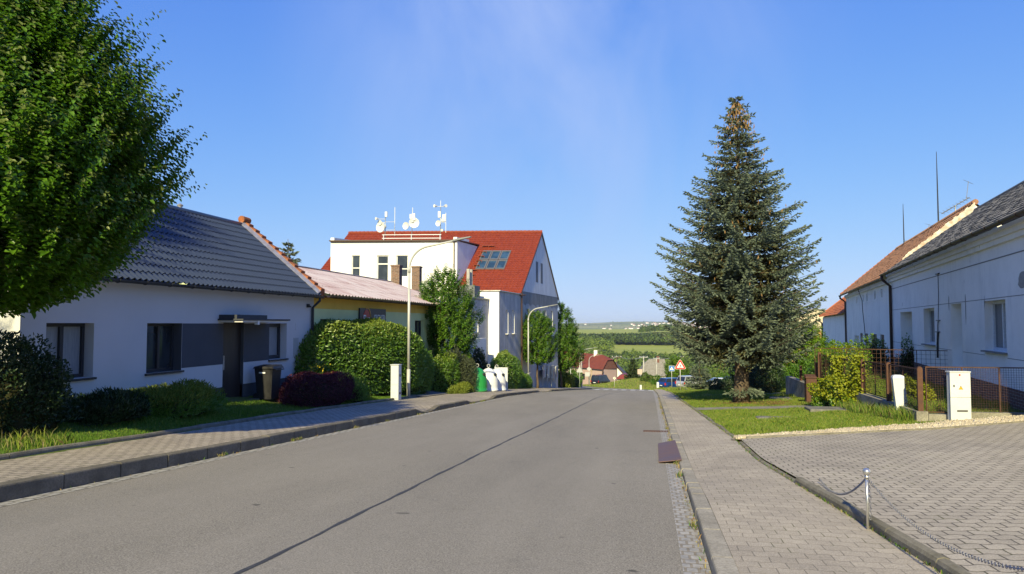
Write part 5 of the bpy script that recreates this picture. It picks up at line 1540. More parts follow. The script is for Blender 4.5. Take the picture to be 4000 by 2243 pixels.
def car(name, label, x, y, ang, col, L=4.3, W=1.75, H=1.48, kind='hatch', cat='car', group='cars parked beyond the small spruce', metal=.4, tilt=0.0):
    z = float(T(x, y)) + .02
    c = thing(name, (x, y, z), label, cat, group, R(ang))
    body = paint('car_paint_' + name, col, .25, .5, metal, .6)
    van = kind == 'van'
    # station: x along (front +), z_low, z_belt, half width
    st = [(-L / 2, .42, .72, .40), (-L / 2 + .06, .30, .92, .46), (-L * .38, .22, .98, .5), (-.3, .20, .96, .5), (L * .2, .2, .94, .5), (L * .36, .22, .86 if not van else .95, .49), (L / 2 - .12, .28, .74, .45), (L / 2, .4, .60, .36)]
    V = []; Fc = []
    for sx, zl, zb, hw in st:
        w_ = W * hw
        V += [(sx, -w_ * .92, zl), (sx, -w_, (zl + zb) / 2), (sx, -w_ * .95, zb), (sx, w_ * .95, zb), (sx, w_, (zl + zb) / 2), (sx, w_ * .92, zl)]
    for i in range(len(st) - 1):
        for k in range(6): Fc.append((i * 6 + k, (i + 1) * 6 + k, (i + 1) * 6 + (k + 1) % 6, i * 6 + (k + 1) % 6))
    Fc += [tuple(range(6)), tuple(reversed(range((len(st) - 1) * 6, len(st) * 6)))]
    mb = MB(); mb.add(V, Fc)
    r0, r1, f1, f0 = {'hatch': (-L / 2 + .10, -L / 2 + .42, .25, L * .26), 'sedan': (-L * .40, -L * .20, .3, L * .24), 'van': (-L / 2 + .05, -L / 2 + .2, L * .2, L * .36)}[kind]
    wb, wt = W * .465, W * .385
    cab = [(r0, .93, wb), (r1, H, wt), (f1, H, wt), (f0, .90, wb)]
    V = [(a, -w_, zz) for a, zz, w_ in cab] + [(a, w_, zz) for a, zz, w_ in cab]
    V += [((r1 + f1) / 2, 0, H + .03)]
    mb.add(V, [(0, 3, 2, 1), (4, 5, 6, 7), (0, 1, 5, 4), (3, 7, 6, 2), (1, 2, 8), (2, 6, 8), (6, 5, 8), (5, 1, 8)])
    mb.build('body', body, c, local=True)
    # glazing, slightly proud of the cabin
    lerp = lambda a, b, k: tuple(p + (q - p) * k for p, q in zip(a, b))
    for side in (-1, 1):
        P = [(a, side * (w_ + .008), zz) for a, zz, w_ in cab]
        lo0, lo1 = lerp(P[0], P[1], .14), lerp(P[3], P[2], .14); hi0, hi1 = lerp(P[0], P[1], .86), lerp(P[3], P[2], .86)
        for a, b in ((.04, .30), (.34, .63), (.67, .97)):
            mb = MB(); q = [lerp(lo0, lo1, a), lerp(lo0, lo1, b), lerp(hi0, hi1, b), lerp(hi0, hi1, a)]
            mb.add(q, [(0, 1, 2, 3) if side < 0 else (3, 2, 1, 0)]); mb.build('side_window', m_cgl, c, local=True)
    for (i0, i1, nm, off) in ((0, 1, 'rear_window', -.01), (3, 2, 'windscreen', .01)):
        a, b = cab[i0], cab[i1]; q = []
        for k, s in ((.12, -1), (.12, 1), (.88, 1), (.88, -1)):
            q.append((a[0] + (b[0] - a[0]) * k + off, s * (a[2] + (b[2] - a[2]) * k) * .9, a[1] + (b[1] - a[1]) * k + .006))
        mb = MB(); mb.add(q, [(0, 1, 2, 3) if off > 0 else (3, 2, 1, 0)]); mb.build(nm, m_cgl, c, local=True)
    for s in (-1, 1):
        mb = MB(); mb.box(-L / 2 - .012, -L / 2 + .16, s * W * .44 - .1, s * W * .44 + .06 * s + .04, .62, .92); mb.build('tail_light', m_tail, c, local=True)
        mb = MB(); mb.box(L / 2 - .2, L / 2 - .01, s * W * .36 - .12, s * W * .36 + .12, .58, .72); mb.build('headlight', m_rim, c, local=True)
        for wx in (-L * .31, L * .31):
            mb = MB(); mb.tube([(wx, s * (W / 2 - .2), .31), (wx, s * (W / 2 + .005), .31)], .31, 18); wl = mb.build('wheel', m_tyre, c, local=True)
            mb = MB(); mb.tube([(wx, s * (W / 2 - .01), .31), (wx, s * (W / 2 + .012), .31)], .2, 14); mb.build('rim', m_rim, wl, local=True)
    mb = MB(); mb.box(-L / 2 - .02, -L / 2 + .1, -.26, .26, .48, .59); mb.build('number_plate', m_ltr, c, local=True)
    return c


car('blue_car', 'blue estate car parked nose away behind the blue crossing sign', 3.3, 100.5, 34, (.012, .06, .26), 4.5, 1.8, 1.5)
car('silver_car', 'silver car parked beside the blue one behind the triangular sign', 5.3, 94.5, 38, (.52, .53, .55), 4.3, 1.75, 1.62)
car('white_car', 'pale silver saloon parked farther right behind the little spruce', 9.8, 107, 10, (.60, .62, .65), 4.4, 1.75, 1.45, 'sedan')
car('dark_car', 'dark car parked rightmost behind the big spruce trunk', 11.6, 101, 25, (.03, .035, .045), 4.3, 1.75, 1.45)
car('black_van', 'black van parked by the pink house at the road junction', -9.8, 150, 62, (.012, .012, .014), 4.8, 1.95, 1.95, 'van', 'van', None, .1)

# ================================================================== houses down in the village
m_pink = plain('pink_render', (.50, .36, .32), .9, .1, .5); m_dred = plain('red_brown_tile', (.19, .045, .03), .8, .3, .8, (.14, .036, .025)); m_brick2 = plain('brown_gable_boards', (.17, .075, .058), .85, .2, 2)
z = -11.7
PH = thing('pink_house', (-14, 170, z), 'long pink house with a hipped red roof and brown gable down the road', 'house')
mb = MB(); Fh = ((-27.5, 186.8, 0), (.639, -.769, 0), (-.769, -.639, 0)); Lh = 27.0
Fe = (Vector(Fh[0]) + Vector(Fh[1]) * Lh, (.45, .893, 0), (.893, -.45, 0)); We = 6.0
mb.wall(Fh, 0, Lh, z - 2, z + 3.1, [(18.5, 19.7, z + .3, z + 1.7), (23, 24.2, z + .3, z + 1.7), (21, 22, z - .6, z + 1.7)], .2)
mb.wall(Fe, 0.01, We, z - 2, z + 3.1, [], .2)
mb.build('wall', m_pink, PH)
for a, b, lo, hi in ((18.5, 19.7, .3, 1.7), (23, 24.2, .3, 1.7)): window(PH, Fh, a, b, z + lo, z + hi, .15, m_door, m_glass, (.5,), (), .1)
mb = MB(); mb.fbox(Fh, 21, 22, -.2, -.1, z - .6, z + 1.7); mb.build('door', m_door, PH)
c0 = Vector(fp(Fh, -1, .5, z + 3.1)); c1_ = Vector(fp(Fh, Lh + .5, .5, z + 3.1)); c2_ = Vector(fp(Fe, We, .5, z + 3.1)); c3 = Vector(fp(Fh, -1, -9, z + 3.1))
mid = c1_.lerp(c2_, .5); ga_ = [c1_.lerp(c2_, .3) + Vector((0, 0, 2.0)), c1_.lerp(c2_, .7) + Vector((0, 0, 2.0))]
rdg = mid - Vector(Fh[1]) * 3.0 + Vector((0, 0, 3.1)); rdl = c0.lerp(c3, .5) + Vector(Fh[1]) * 3 + Vector((0, 0, 3.3))
mb = MB(); V = [c0, c1_, ga_[0], rdg, rdl, c2_, ga_[1], c3]
mb.add(V, [(0, 1, 2, 3, 4), (2, 6, 3), (5, 7, 4, 3, 6), (7, 0, 4)]); pr = mb.build('roof', m_dred, PH)
mb = MB(); mb.prism([c1_ + Vector((-.3, .2, 0)), c2_ + Vector((-.3, 0, 0)), ga_[1] + Vector((-.3, 0, -.1)), ga_[0] + Vector((-.3, .1, -.1))], (.05, -.03, 0)); mb.build('gable', m_brick2, PH)
mb = MB(); mb.tube([c1_ + Vector((0, 0, -.1)), c1_ + Vector((-.3, .3, -3.2))], .16, 6); mb.build('corner_pipe', m_brown, PH)
mb = MB(); k = rdg.lerp(rdl, .15); mb.box(k.x - .4, k.x + .4, k.y - .4, k.y + .4, k.z - .8, k.z + .9); mb.build('chimney', m_offwh, pr)
mb = MB(); a, b, p = Vector(fp(Fh, 10.5, .7, z + 2.8)), Vector(fp(Fh, 14.5, .7, z + 2.8)), Vector(fp(Fh, 12.5, .7, z + 4.9)); bk = Vector(fp(Fh, 12.5, -3, z + 4.9))
mb.add([a, b, p], [(0, 1, 2)]); mb.build('cross_gable', m_brick2, PH)
mb = MB(); mb.prism([a + Vector((-.4, 0, 0)), p, p + Vector((0, 0, .2)), a + Vector((-.4, 0, .2))], bk - p); mb.prism([p, b + Vector((.4, 0, 0)), b + Vector((.4, 0, .2)), p + Vector((0, 0, .2))], bk - p); mb.build('cross_roof', m_dred, pr)

z = -17.5
GH = thing('grey_roof_house', (1, 237, z), 'old house with a steep half-hipped grey roof and cream wall down the road', 'house')
mb = MB(); Fg = ((-3.0, 233, 0), (.985, .17, 0), (.17, -.985, 0)); mb.wall(Fg, 0, 8.4, z - 2, z + 3.0, [(5.6, 6.8, z + .4, z + 1.6)], .2); mb.wall(((-3.0, 233, 0), (.17, -.985, 0), (-.985, -.17, 0)), -9, 0, z - 2, z + 3.0, [], .2); mb.build('wall', m_cream, GH)
window(GH, Fg, 5.6, 6.8, z + .4, z + 1.6, .15, m_door, m_glass, (.5,), (), .1)
mb = MB(); mb.fbox(Fg, -.02, 4.2, -.1, .03, z - 2, z + 3.02)
for i in range(9): mb.fbox(Fg, .05 + i * .44, .32 + i * .44, .031, .06, z - 2, z + 2.9)
mb.build('boarded_front', plain('old_boards', (.24, .15, .11), .9, .3, 3), GH)
V = [fp(Fg, -.4, .5, z + 2.9), fp(Fg, 8.8, .5, z + 2.9), fp(Fg, 8.8, -8, z + 2.9), fp(Fg, -.4, -8, z + 2.9), fp(Fg, 3.4, -3.7, z + 8.0), fp(Fg, 8.4, -3.7, z + 8.0), fp(Fg, 1.9, -2.6, z + 6.6), fp(Fg, 1.9, -4.8, z + 6.6)]
mb = MB(); mb.add(V, [(0, 1, 5, 4, 6), (1, 2, 5), (2, 3, 7, 4, 5), (3, 0, 6, 7), (6, 4, 7)]); gr_ = mb.build('roof', m_grey, GH)
mb = MB(); p = Vector(fp(Fg, 6.2, -3.2, z + 7.4)); mb.box(p.x - .4, p.x + .4, p.y - .4, p.y + .4, p.z - .6, p.z + 1.5); mb.build('chimney', m_brick2, gr_)
SH = thing('maroon_shed', (-6.4, 188, -13), 'low shed with a dark red curved roof beside the pink house', 'shed')
mb = MB(); mb.box(-8.0, -4.6, 186, 190, -16.5, -12.2); mb.build('wall', m_offwh, SH)
mb = MB(); mb.prism([(-8.3, 185.5, -12.15)] + [(-8.3 + 4.0 * k / 8, 185.5, -12.15 + 1.2 * math.sin(PI * k / 8) ** .8) for k in range(1, 8)] + [(-4.3, 185.5, -12.15)], (0, 5, 0)); mb.build('roof', plain('maroon_sheet', (.20, .03, .045), .5, .2), SH)
WH = thing('white_gable_house', (-8, 206, -16), 'white gable peeping out behind the pink house', 'house')
mb = MB(); mb.prism([(-14, 204, -17), (-6.2, 204, -17), (-6.2, 204, -13.2), (-9.6, 204, -9.6), (-14, 204, -13)], (0, 8, 0)); mb.build('wall', m_offwh, WH)
mb = MB(); mb.prism([(-9.6, 203.6, -9.5), (-5.9, 203.6, -13.4), (-5.7, 203.6, -13.2), (-9.6, 203.6, -9.2)], (0, 8.8, 0)); mb.build('roof', m_brown, WH)

# stone wayside cross
x, y = -11.6, 149; z = float(T(x, y)); m_stone = plain('sandstone', (.36, .28, .2), .9, .35, 2, None, .1, bmp=.4, bscale=20)
CR = thing('wayside_cross', (x, y, z), 'sandstone wayside cross on a tall pedestal before the pink house', 'stone cross')
mb = MB(); mb.cbox(x - .5, x + .5, y - .5, y + .5, z - .3, z + .3, .04); mb.cbox(x - .32, x + .32, y - .3, y + .3, z + .3, z + 1.45, .04); mb.cbox(x - .38, x + .38, y - .36, y + .36, z + 1.451, z + 1.6, .03); mb.build('pedestal', m_stone, CR)
mb = MB(); mb.hexa([(x - .22, y - .18, z + 1.6), (x + .22, y - .18, z + 1.6), (x + .22, y + .18, z + 1.6), (x - .22, y + .18, z + 1.6), (x - .1, y - .08, z + 2.4), (x + .1, y - .08, z + 2.4), (x + .1, y + .08, z + 2.4), (x - .1, y + .08, z + 2.4)])
mb.box(x - .08, x + .08, y - .07, y + .07, z + 2.401, z + 3.3); mb.box(x - .36, x - .081, y - .06, y + .06, z + 2.85, z + 3.0); mb.box(x + .081, x + .36, y - .06, y + .06, z + 2.85, z + 3.0); mb.build('cross', m_stone, CR)

# power poles with their wires
m_conc = plain('pole_concrete', (.42, .41, .39), .9, .25, 2)
m_wpole = plain('dark_wood_pole', (.12, .085, .06), .9, .3, 2)


def pole(x, y, ztop, mat, label, r=.2, arm=1.3, yaw=0.0):
    z = float(T(x, y)) - .2; p = thing('power_pole', (x, y, z), label, 'power pole', 'power poles in the village')
    mb = MB(); mb.tube([(x, y, z), (x, y, ztop)], [r, r * .62], 8); mb.build('shaft', mat, p, smooth=True)
    d = Vector((math.cos(yaw), math.sin(yaw), 0)) * arm
    mb = MB(); c = Vector((x, y, ztop - .25)); n = Vector((-d.y, d.x, 0)).normalized() * .07
    mb.hexa([c - d - n, c + d - n, c + d + n, c - d + n] + [q + Vector((0, 0, .16)) for q in (c - d - n, c + d - n, c + d + n, c - d + n)]); a = mb.build('crossarm', m_wpole if mat is m_wpole else m_sback, p)
    for k in (-.9, 0, .9):
        mb = MB(); q = c + d * k + Vector((0, 0, .17)); mb.lathe([(.05, 0), (.08, .08), (.05, .2), (.01, .24)], 8, q); mb.build('insulator', m_offwh, a)
    return c + Vector((0, 0, .4))


pA = pole(-1.65, 205, -7.35, m_conc, 'thick pale concrete power pole with a broad top in front of the grey roof', .26, 1.1)
pB = pole(2.0, 222, -8.5, m_conc, 'pale concrete power pole before the middle of the grey roof', .24, .9)
pC = pole(-8.2, 187, -6.6, m_wpole, 'thin dark wooden power pole at the corner of the pink house', .16, 1.2)
pD = pole(-15.3, 180, -6.5, m_conc, 'concrete power pole before the red roof between two lamps', .2, 1.2)
pE = pole(-15.8, 169, -5.1, m_conc, 'concrete power pole left of the tallest distant lamp', .2, .8)
pF = pole(9.5, 236, -8.6, m_wpole, 'power pole at the right end of the grey roof, partly behind a tree', .14, 1.0)
for a, b, n_, lab in ((pE, pD, .3, 'overhead wire between the two leftmost village poles'), (pD, pC, 1.0, 'long overhead wire sagging above the red roof'), (pC, pA, .8, 'overhead wire from the wooden pole to the thick concrete pole'), (pA, pB, .5, 'overhead wire between the concrete poles before the grey roof'), (pB, pF, .5, 'overhead wire running right from the grey roof')):
    mb = MB(); mb.tube(sag(a, b, n_, 16), .035, 5); mb.tube([p + Vector((.5, 0, 0)) for p in sag(a, b, n_ * 1.05, 16)], .03, 5)
    tag(mb.build('overhead_wire', m_galv, at=tuple(a)), lab, 'wire', 'overhead wires in the village')
# far houses of the town on the hills
town = MB(); rr = random.Random(5)
for i in range(230):
    yy = rr.choice([rr.uniform(5600, 6400), rr.uniform(6800, 8200)]); xx = rr.gauss(.055, .045) * yy; zz = float(T(xx, yy)); s = rr.uniform(7, 15); h = rr.uniform(5, 10)
    town.box(xx - s, xx + s, yy - s * .6, yy + s * .6, zz - 3, zz + h); town.prism([(xx - s, yy - s * .6, zz + h), (xx + s, yy - s * .6, zz + h), (xx + s, yy, zz + h + 5), (xx - s, yy, zz + h + 5)], (0, 0, .4), 1)
tag(town.build('distant_town', [m_stucco, m_dred]), 'pale scattered houses of a town on the hazy far hills', 'town', kind='stuff')
# ================================================================== vegetation
m_bark = plain('bark', (.13, .095, .07), .95, .45, 9, (.06, .045, .035), .1, bmp=.8, bscale=22, stretch=(1, 1, .25))
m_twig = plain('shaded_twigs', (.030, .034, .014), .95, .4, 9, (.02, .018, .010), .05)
m_bark2 = plain('spruce_bark', (.16, .125, .095), .95, .4, 8, (.075, .055, .042), .1, bmp=.9, bscale=18, stretch=(1, 1, .4))
lf_tree = leafmat('tree_leaf', (.036, .105, .006), (.095, .20, .013), .28, .40, .35)
lf_row = leafmat('row_tree_leaf', (.045, .125, .010), (.11, .21, .02), .3, .42, .35)
lf_tip = leafmat('young_leaf', (.10, .155, .028), (.15, .19, .04), .35, .4, .4)
lf_laurel = leafmat('laurel_leaf', (.06, .15, .015), (.14, .25, .03), .38, .28, .6)
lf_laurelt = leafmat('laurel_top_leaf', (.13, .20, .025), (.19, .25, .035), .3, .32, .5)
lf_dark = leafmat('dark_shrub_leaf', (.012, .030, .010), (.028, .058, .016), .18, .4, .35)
lf_purple = leafmat('barberry_leaf', (.036, .009, .015), (.095, .018, .032), .22, .45, .3)
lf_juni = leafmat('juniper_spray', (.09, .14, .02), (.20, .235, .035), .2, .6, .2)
lf_juni2 = leafmat('grey_juniper_spray', (.05, .075, .045), (.10, .115, .06), .2, .6, .2)
lf_spruce = leafmat('blue_spruce_needles', (.062, .094, .066), (.185, .225, .165), .12, .6, .2)
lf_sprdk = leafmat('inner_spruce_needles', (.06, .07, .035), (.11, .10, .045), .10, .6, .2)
lf_cone = leafmat('spruce_cone', (.22, .13, .05), (.32, .20, .085), .1, .6, .2)
lf_hop = leafmat('hop_leaf', (.10, .17, .012), (.30, .31, .015), .35, .45, .3)
lf_lime = leafmat('lime_green_leaf', (.09, .20, .012), (.17, .27, .02), .4, .45, .3)
lf_yellow = leafmat('yellow_blossom', (.55, .42, .02), (.62, .5, .05), .3, .5, .2)
lf_wood = leafmat('wood_leaf', (.045, .085, .022), (.10, .15, .035), .15, .7, .15)
lf_wood2 = leafmat('pine_wood_leaf', (.03, .055, .024), (.06, .09, .034), .12, .7, .15)
lf_grass = leafmat('grass_blade', (.16, .25, .022), (.27, .33, .05), .35, .6, .2, (.32, .32, .10))
lf_gsh = leafmat('lawn_blade', (.06, .15, .014), (.12, .22, .03), .3, .6, .2)
lf_dry = leafmat('dry_grass', (.24, .20, .09), (.30, .27, .13), .25, .7, .1)


def unit(n, r=rng):
    v = r.normal(size=(n, 3)); return nrm(v)


def trunk(name, parent, base, top, r0, r1, limbs=(), mat=None, flare=1.5):
    mb = MB(); b = Vector(base); t_ = Vector(top); n = 9
    pts = [b.lerp(t_, k / n) + Vector((.04 * math.sin(k * 1.9), .04 * math.cos(k * 2.3), 0)) * (k > 0) for k in range(n + 1)]
    mb.tube(pts, [r0 * (flare if k == 0 else 1.08 if k == 1 else 1) * (1 - k / n) + r1 * k / n for k in range(n + 1)], 12)
    for p, q, r in limbs:
        p = Vector(p); q = Vector(q); mb.tube([p, p.lerp(q, .35) + Vector((0, 0, -.1)), p.lerp(q, .7), q], [r, r * .75, r * .5, r * .2], 7)
    return mb.build(name, mat or m_bark, parent, smooth=True)


def broadleaf(name, label, cat, x, y, prof, nsh, per, slen, L, W, mats=None, th=.16, tr=.12, group=None, up=.85, out=.75, shell=.45, tip=.16, lump=.18, seed=1, ztrunk=None, ragged=.0, lop=1.0):
    """tree: trunk with limbs and a crown of leafy shoots filling the profile [(height, radius)]"""
    r = np.random.default_rng(seed); z0 = float(T(x, y))
    t = thing(name, (x, y, z0), label, cat, group)
    hs = np.array([p[0] for p in prof]); rs = np.array([p[1] for p in prof])
    hh = np.linspace(hs[0], hs[-1], 200); ww = np.interp(hh, hs, rs) + .15; ww = ww / ww.sum()
    z = r.choice(hh, nsh, p=ww) + r.normal(0, .06, nsh)
    a = r.uniform(0, 2 * PI, nsh)
    R_ = np.interp(z, hs, rs) * (1 + lump * np.sin(3 * a + z * 1.4 + seed) + lump * .6 * np.sin(5 * a - z * 2.1) + lump * .5 * np.sin(9 * a + 4 * z))
    q = shell + (1 - shell) * np.sqrt(r.uniform(0, 1, nsh)); q = np.where(r.uniform(size=nsh) < .18, r.uniform(.1, 1, nsh), q)
    rad = R_ * q
    cx_a = np.cos(a); cx_a = np.where(cx_a < 0, cx_a * lop, cx_a)
    P = np.stack([x + rad * cx_a, y + rad * np.sin(a), z0 + z - slen * .35], 1)
    k = np.clip(q, 0, 1)[:, None]
    D = nrm(np.stack([np.cos(a), np.sin(a), 0 * a], 1) * out * k + np.array([0, 0, up]) + r.normal(0, .22, (nsh, 3)))
    sl = slen * r.uniform(.6, 1.25, nsh) * (1 + ragged * (r.uniform(size=nsh) < .12))
    tt = (np.arange(per) + .5) / per
    pts = P[:, None] + D[:, None] * (sl[:, None] * tt[None])[..., None]
    phi = r.uniform(0, 2 * PI, nsh)[:, None] + np.arange(per)[None] * 2.4
    s1 = nrm(np.cross(D, np.array([.31, .2, .93]))); s2 = np.cross(D, s1)
    perp = s1[:, None] * np.cos(phi)[..., None] + s2[:, None] * np.sin(phi)[..., None]
    ld = perp * .9 + D[:, None] * .45 + np.array([0, 0, -.28]) + r.normal(0, .18, pts.shape)
    ln = D[:, None] * .7 + np.array([0, 0, .55]) + r.normal(0, .3, pts.shape)
    n = nsh * per
    size = (1.1 - .5 * tt)[None] * r.uniform(.75, 1.15, (nsh, per))
    V, Fq = leaves(pts.reshape(n, 3), ld.reshape(n, 3), ln.reshape(n, 3), (L * size).ravel(), (W * size).ravel())
    young = ((tt[None] > 1 - tip) & (q[:, None] > .86)).repeat(1, 0) & np.ones((nsh, per), bool)
    mi_ = np.concatenate([young.ravel(), young.ravel()]).astype(int)
    npmesh('crown', V, Fq, mats or [lf_tree, lf_tip], t, mi=mi_)
    zc = ztrunk if ztrunk is not None else z0 + hs[-1] * .75
    lim = []
    for i in range(9):
        a_ = i * 2.4 + seed; h = hs[0] + (hs[-1] - hs[0]) * (.02 + .06 * i); rr_ = float(np.interp(h + .8, hs, rs)) * .75
        lim.append(((x, y, z0 + h), (x + rr_ * math.cos(a_), y + rr_ * math.sin(a_), z0 + h + rr_ * .9), tr * .5))
    trunk('trunk', t, (x, y, z0 - .15), (x, y, zc), tr, tr * .25, lim)
    return t


def clipped(name, label, cat, x, y, rx, ry, h, n, L, W, mats, power=2.6, seed=3, zoff=0.0, topmat=.78, lump=.06, depth=.28, out=.55, group=None, narrow=.86, yaw=0.0, up=.35, kids=None):
    """clipped shrub: leaves over a rounded box, layers deep, on a twiggy core"""
    r = np.random.default_rng(seed); z0 = float(T(x, y)) + zoff
    t = thing(name, (x, y, z0), label, cat, group)
    u = unit(n, r); u[:, 2] = np.abs(u[:, 2]) * 1.05 - .06
    s = 1 / np.power(np.abs(u[:, 0]) ** power + np.abs(u[:, 1]) ** power + np.abs(np.clip(u[:, 2], 0, 9)) ** power, 1 / power)
    s = np.minimum(s, 1.7)
    p = u * s[:, None]
    lumpf = 1 + lump * np.sin(4.1 * p[:, 0] + 3.3 * p[:, 1] + seed) + lump * np.sin(6.7 * p[:, 1] - 5 * p[:, 2] + 2 * seed) + lump * .7 * np.sin(11 * p[:, 0] + 9 * p[:, 2])
    dpt = 1 - depth * r.beta(1, 2.2, n)
    wid = narrow + (1 - narrow) * np.clip(p[:, 2] * 2.2, 0, 1)
    q = np.stack([p[:, 0] * rx * wid, p[:, 1] * ry * (1 - (1 - wid) * .5), p[:, 2] * h], 1) * (lumpf * dpt)[:, None]
    nn = nrm(np.stack([p[:, 0] / rx, p[:, 1] / ry, p[:, 2] / h], 1))
    c_, s_ = math.cos(yaw), math.sin(yaw)
    rot = lambda v: np.stack([v[:, 0] * c_ - v[:, 1] * s_, v[:, 0] * s_ + v[:, 1] * c_, v[:, 2]], 1)
    q = rot(q); nn = rot(nn)
    P = q + np.array([x, y, z0]); P[:, 2] = np.maximum(P[:, 2], z0 + .02)
    tang = nrm(np.cross(nn, unit(n, r)))
    D = nn * out + tang * .8 + np.array([0, 0, up]) + r.normal(0, .15, (n, 3))
    N = nn * .8 + np.array([0, 0, .4]) + r.normal(0, .45, (n, 3))
    V, Fq = leaves(P, D, N, L * r.uniform(.6, 1.2, n), W * r.uniform(.7, 1.2, n))
    mi_ = np.zeros(n, int)
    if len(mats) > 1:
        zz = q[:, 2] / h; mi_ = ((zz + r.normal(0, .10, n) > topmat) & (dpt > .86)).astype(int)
    npmesh('foliage', V, Fq, mats, t, mi=np.concatenate([mi_, mi_]))
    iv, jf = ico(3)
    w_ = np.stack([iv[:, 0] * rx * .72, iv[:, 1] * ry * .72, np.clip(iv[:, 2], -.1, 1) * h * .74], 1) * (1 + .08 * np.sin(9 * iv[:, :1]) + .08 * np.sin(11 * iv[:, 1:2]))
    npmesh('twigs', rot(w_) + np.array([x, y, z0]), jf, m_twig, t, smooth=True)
    return t


def mound_spray(name, label, cat, x, y, rx, ry, h, n, mat, L=.16, W=.03, seed=4, group=None, yaw=0.0, topmat=.8):
    """low juniper: feathery sprays lying outwards in tiers"""
    return clipped(name, label, cat, x, y, rx, ry, h, n, L, W, [mat] if not isinstance(mat, list) else mat, 2.1, seed, 0, topmat, .10, .5, 1.0, group, 1.0, yaw, .55)


def conifer(name, label, cat, x, y, H, zlow, prof, whorl, nb, tuft, mats, tr, seed=1, group=None, cones=True, droop=.35, dens=1.0):
    r = np.random.default_rng(seed); z0 = float(T(x, y))
    t = thing(name, (x, y, z0), label, cat, group)
    hs = [p[0] for p in prof]; rs = [p[1] for p in prof]
    BP = []; BD = []; BS = []; BI = []; wood = MB()
    z = zlow
    while z < H - .1:
        Rz = float(np.interp(z, hs, rs)); m = max(3, int(nb * (.55 + .45 * Rz / max(rs)))); a0 = r.uniform(0, 6.28)
        for i in range(m):
            a = a0 + 2 * PI * i / m + r.normal(0, .2); L = Rz * r.choice([r.uniform(.55, .8), r.uniform(.8, 1.0), r.uniform(.95, 1.12)]); L = max(L, .12)
            zz = z + r.uniform(-.14, .14)
            k0 = float(np.clip((H - z) / H, 0, 1)); dr = droop * (k0 - .25)
            d = np.array([math.cos(a), math.sin(a), 0]); side = np.array([-math.sin(a), math.cos(a), 0])
            ns = max(3, int(L / (.11 / dens)))
            tt = np.linspace(.12, 1, ns)
            path = np.array([x, y, z0 + zz]) + d * (L * tt)[:, None] + np.array([0, 0, 1.]) * (L * (-dr * tt * 1.15 + (.18 + dr * .9) * tt ** 2.6))[:, None]
            if L > .5: wood.tube([tuple(np.array([x, y, z0 + zz])), tuple(path[ns // 2]), tuple(path[-1])], [.010 + .009 * L, .006 + .003 * L, .003], 5, caps=False)
            for j in range(ns):
                tl = (.10 + .36 * L * (1 - tt[j]) * (.35 + .65 * min(1, tt[j] * 3))) * r.uniform(.6, 1.15)
                tl = min(tl, .85)
                for sg in (-1, 1):
                    dd = d * .75 + side * sg * r.uniform(.6, 1.0) + np.array([0, 0, r.uniform(-.45, .12)])
                    dd /= np.linalg.norm(dd)
                    nt = max(2, int(tl / (tuft * .52)))
                    ss = (np.arange(nt) + .5) / nt * tl
                    pp = path[j] + dd * ss[:, None] + np.array([0, 0, 1.]) * (-.25 * ss ** 2)[:, None]
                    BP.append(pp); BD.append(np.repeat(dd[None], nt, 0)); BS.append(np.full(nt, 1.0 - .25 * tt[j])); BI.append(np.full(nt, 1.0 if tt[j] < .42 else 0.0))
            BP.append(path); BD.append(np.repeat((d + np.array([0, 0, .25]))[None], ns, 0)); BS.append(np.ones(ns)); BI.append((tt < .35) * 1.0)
        z += whorl * r.uniform(.8, 1.2)
    P = np.concatenate(BP); D = np.concatenate(BD); S = np.concatenate(BS); I = np.concatenate(BI); n = len(P)
    D = nrm(D + r.normal(0, .28, (n, 3)) + np.array([0, 0, .10]))
    N1 = nrm(np.cross(D, unit(n, r)))
    V1, F1 = cards(P, D, N1, tuft * 1.35 * S * r.uniform(.7, 1.2, n), tuft * .42)
    V2, F2_ = cards(P, D, np.cross(D, N1), tuft * 1.35 * S * r.uniform(.7, 1.2, n), tuft * .42)
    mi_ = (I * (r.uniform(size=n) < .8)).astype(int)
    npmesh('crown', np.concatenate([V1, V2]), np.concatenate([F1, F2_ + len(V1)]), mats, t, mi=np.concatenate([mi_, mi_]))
    trunk('trunk', t, (x, y, z0 - .15), (x, y, z0 + H), tr, .015, (), m_bark2, 1.3)
    wood.build('boughs', m_bark, t)
    if cones:
        zc = np.concatenate([r.uniform(H - 1.35, H - .05, 360), r.uniform(H * .35, H - 1.4, 260)])
        Rc = np.interp(zc, hs, rs) * r.uniform(.25, 1.0, len(zc)); a = r.uniform(0, 6.28, len(zc))
        P = np.stack([x + Rc * np.cos(a), y + Rc * np.sin(a), z0 + zc - .05 * Rc], 1); n = len(P)
        Dn = nrm(np.array([0, 0, -1.]) + r.normal(0, .22, (n, 3)))
        V, Fq = cards(P, Dn, unit(n, r), .16, .045); V2, F2_ = cards(P, Dn, unit(n, r), .16, .045)
        npmesh('cones', np.concatenate([V, V2]), np.concatenate([Fq, F2_ + len(V)]), lf_cone, t)
    return t


# the big street tree at the left
broadleaf('street_tree', 'big leafy street tree filling the upper left corner before the bungalow', 'tree', -10.15, 9.55,
          [(2.15, .6), (2.4, 1.45), (3.0, 2.05), (3.8, 2.3), (4.5, 2.35), (5.3, 2.1), (6.2, 1.6), (7.1, 1.05), (7.8, .55), (8.2, .2)],
          4300, 26, .75, .116, .078, tr=.16, seed=11, up=.95, out=.8, shell=.45, tip=.2, lump=.10, ragged=.6, lop=.3)
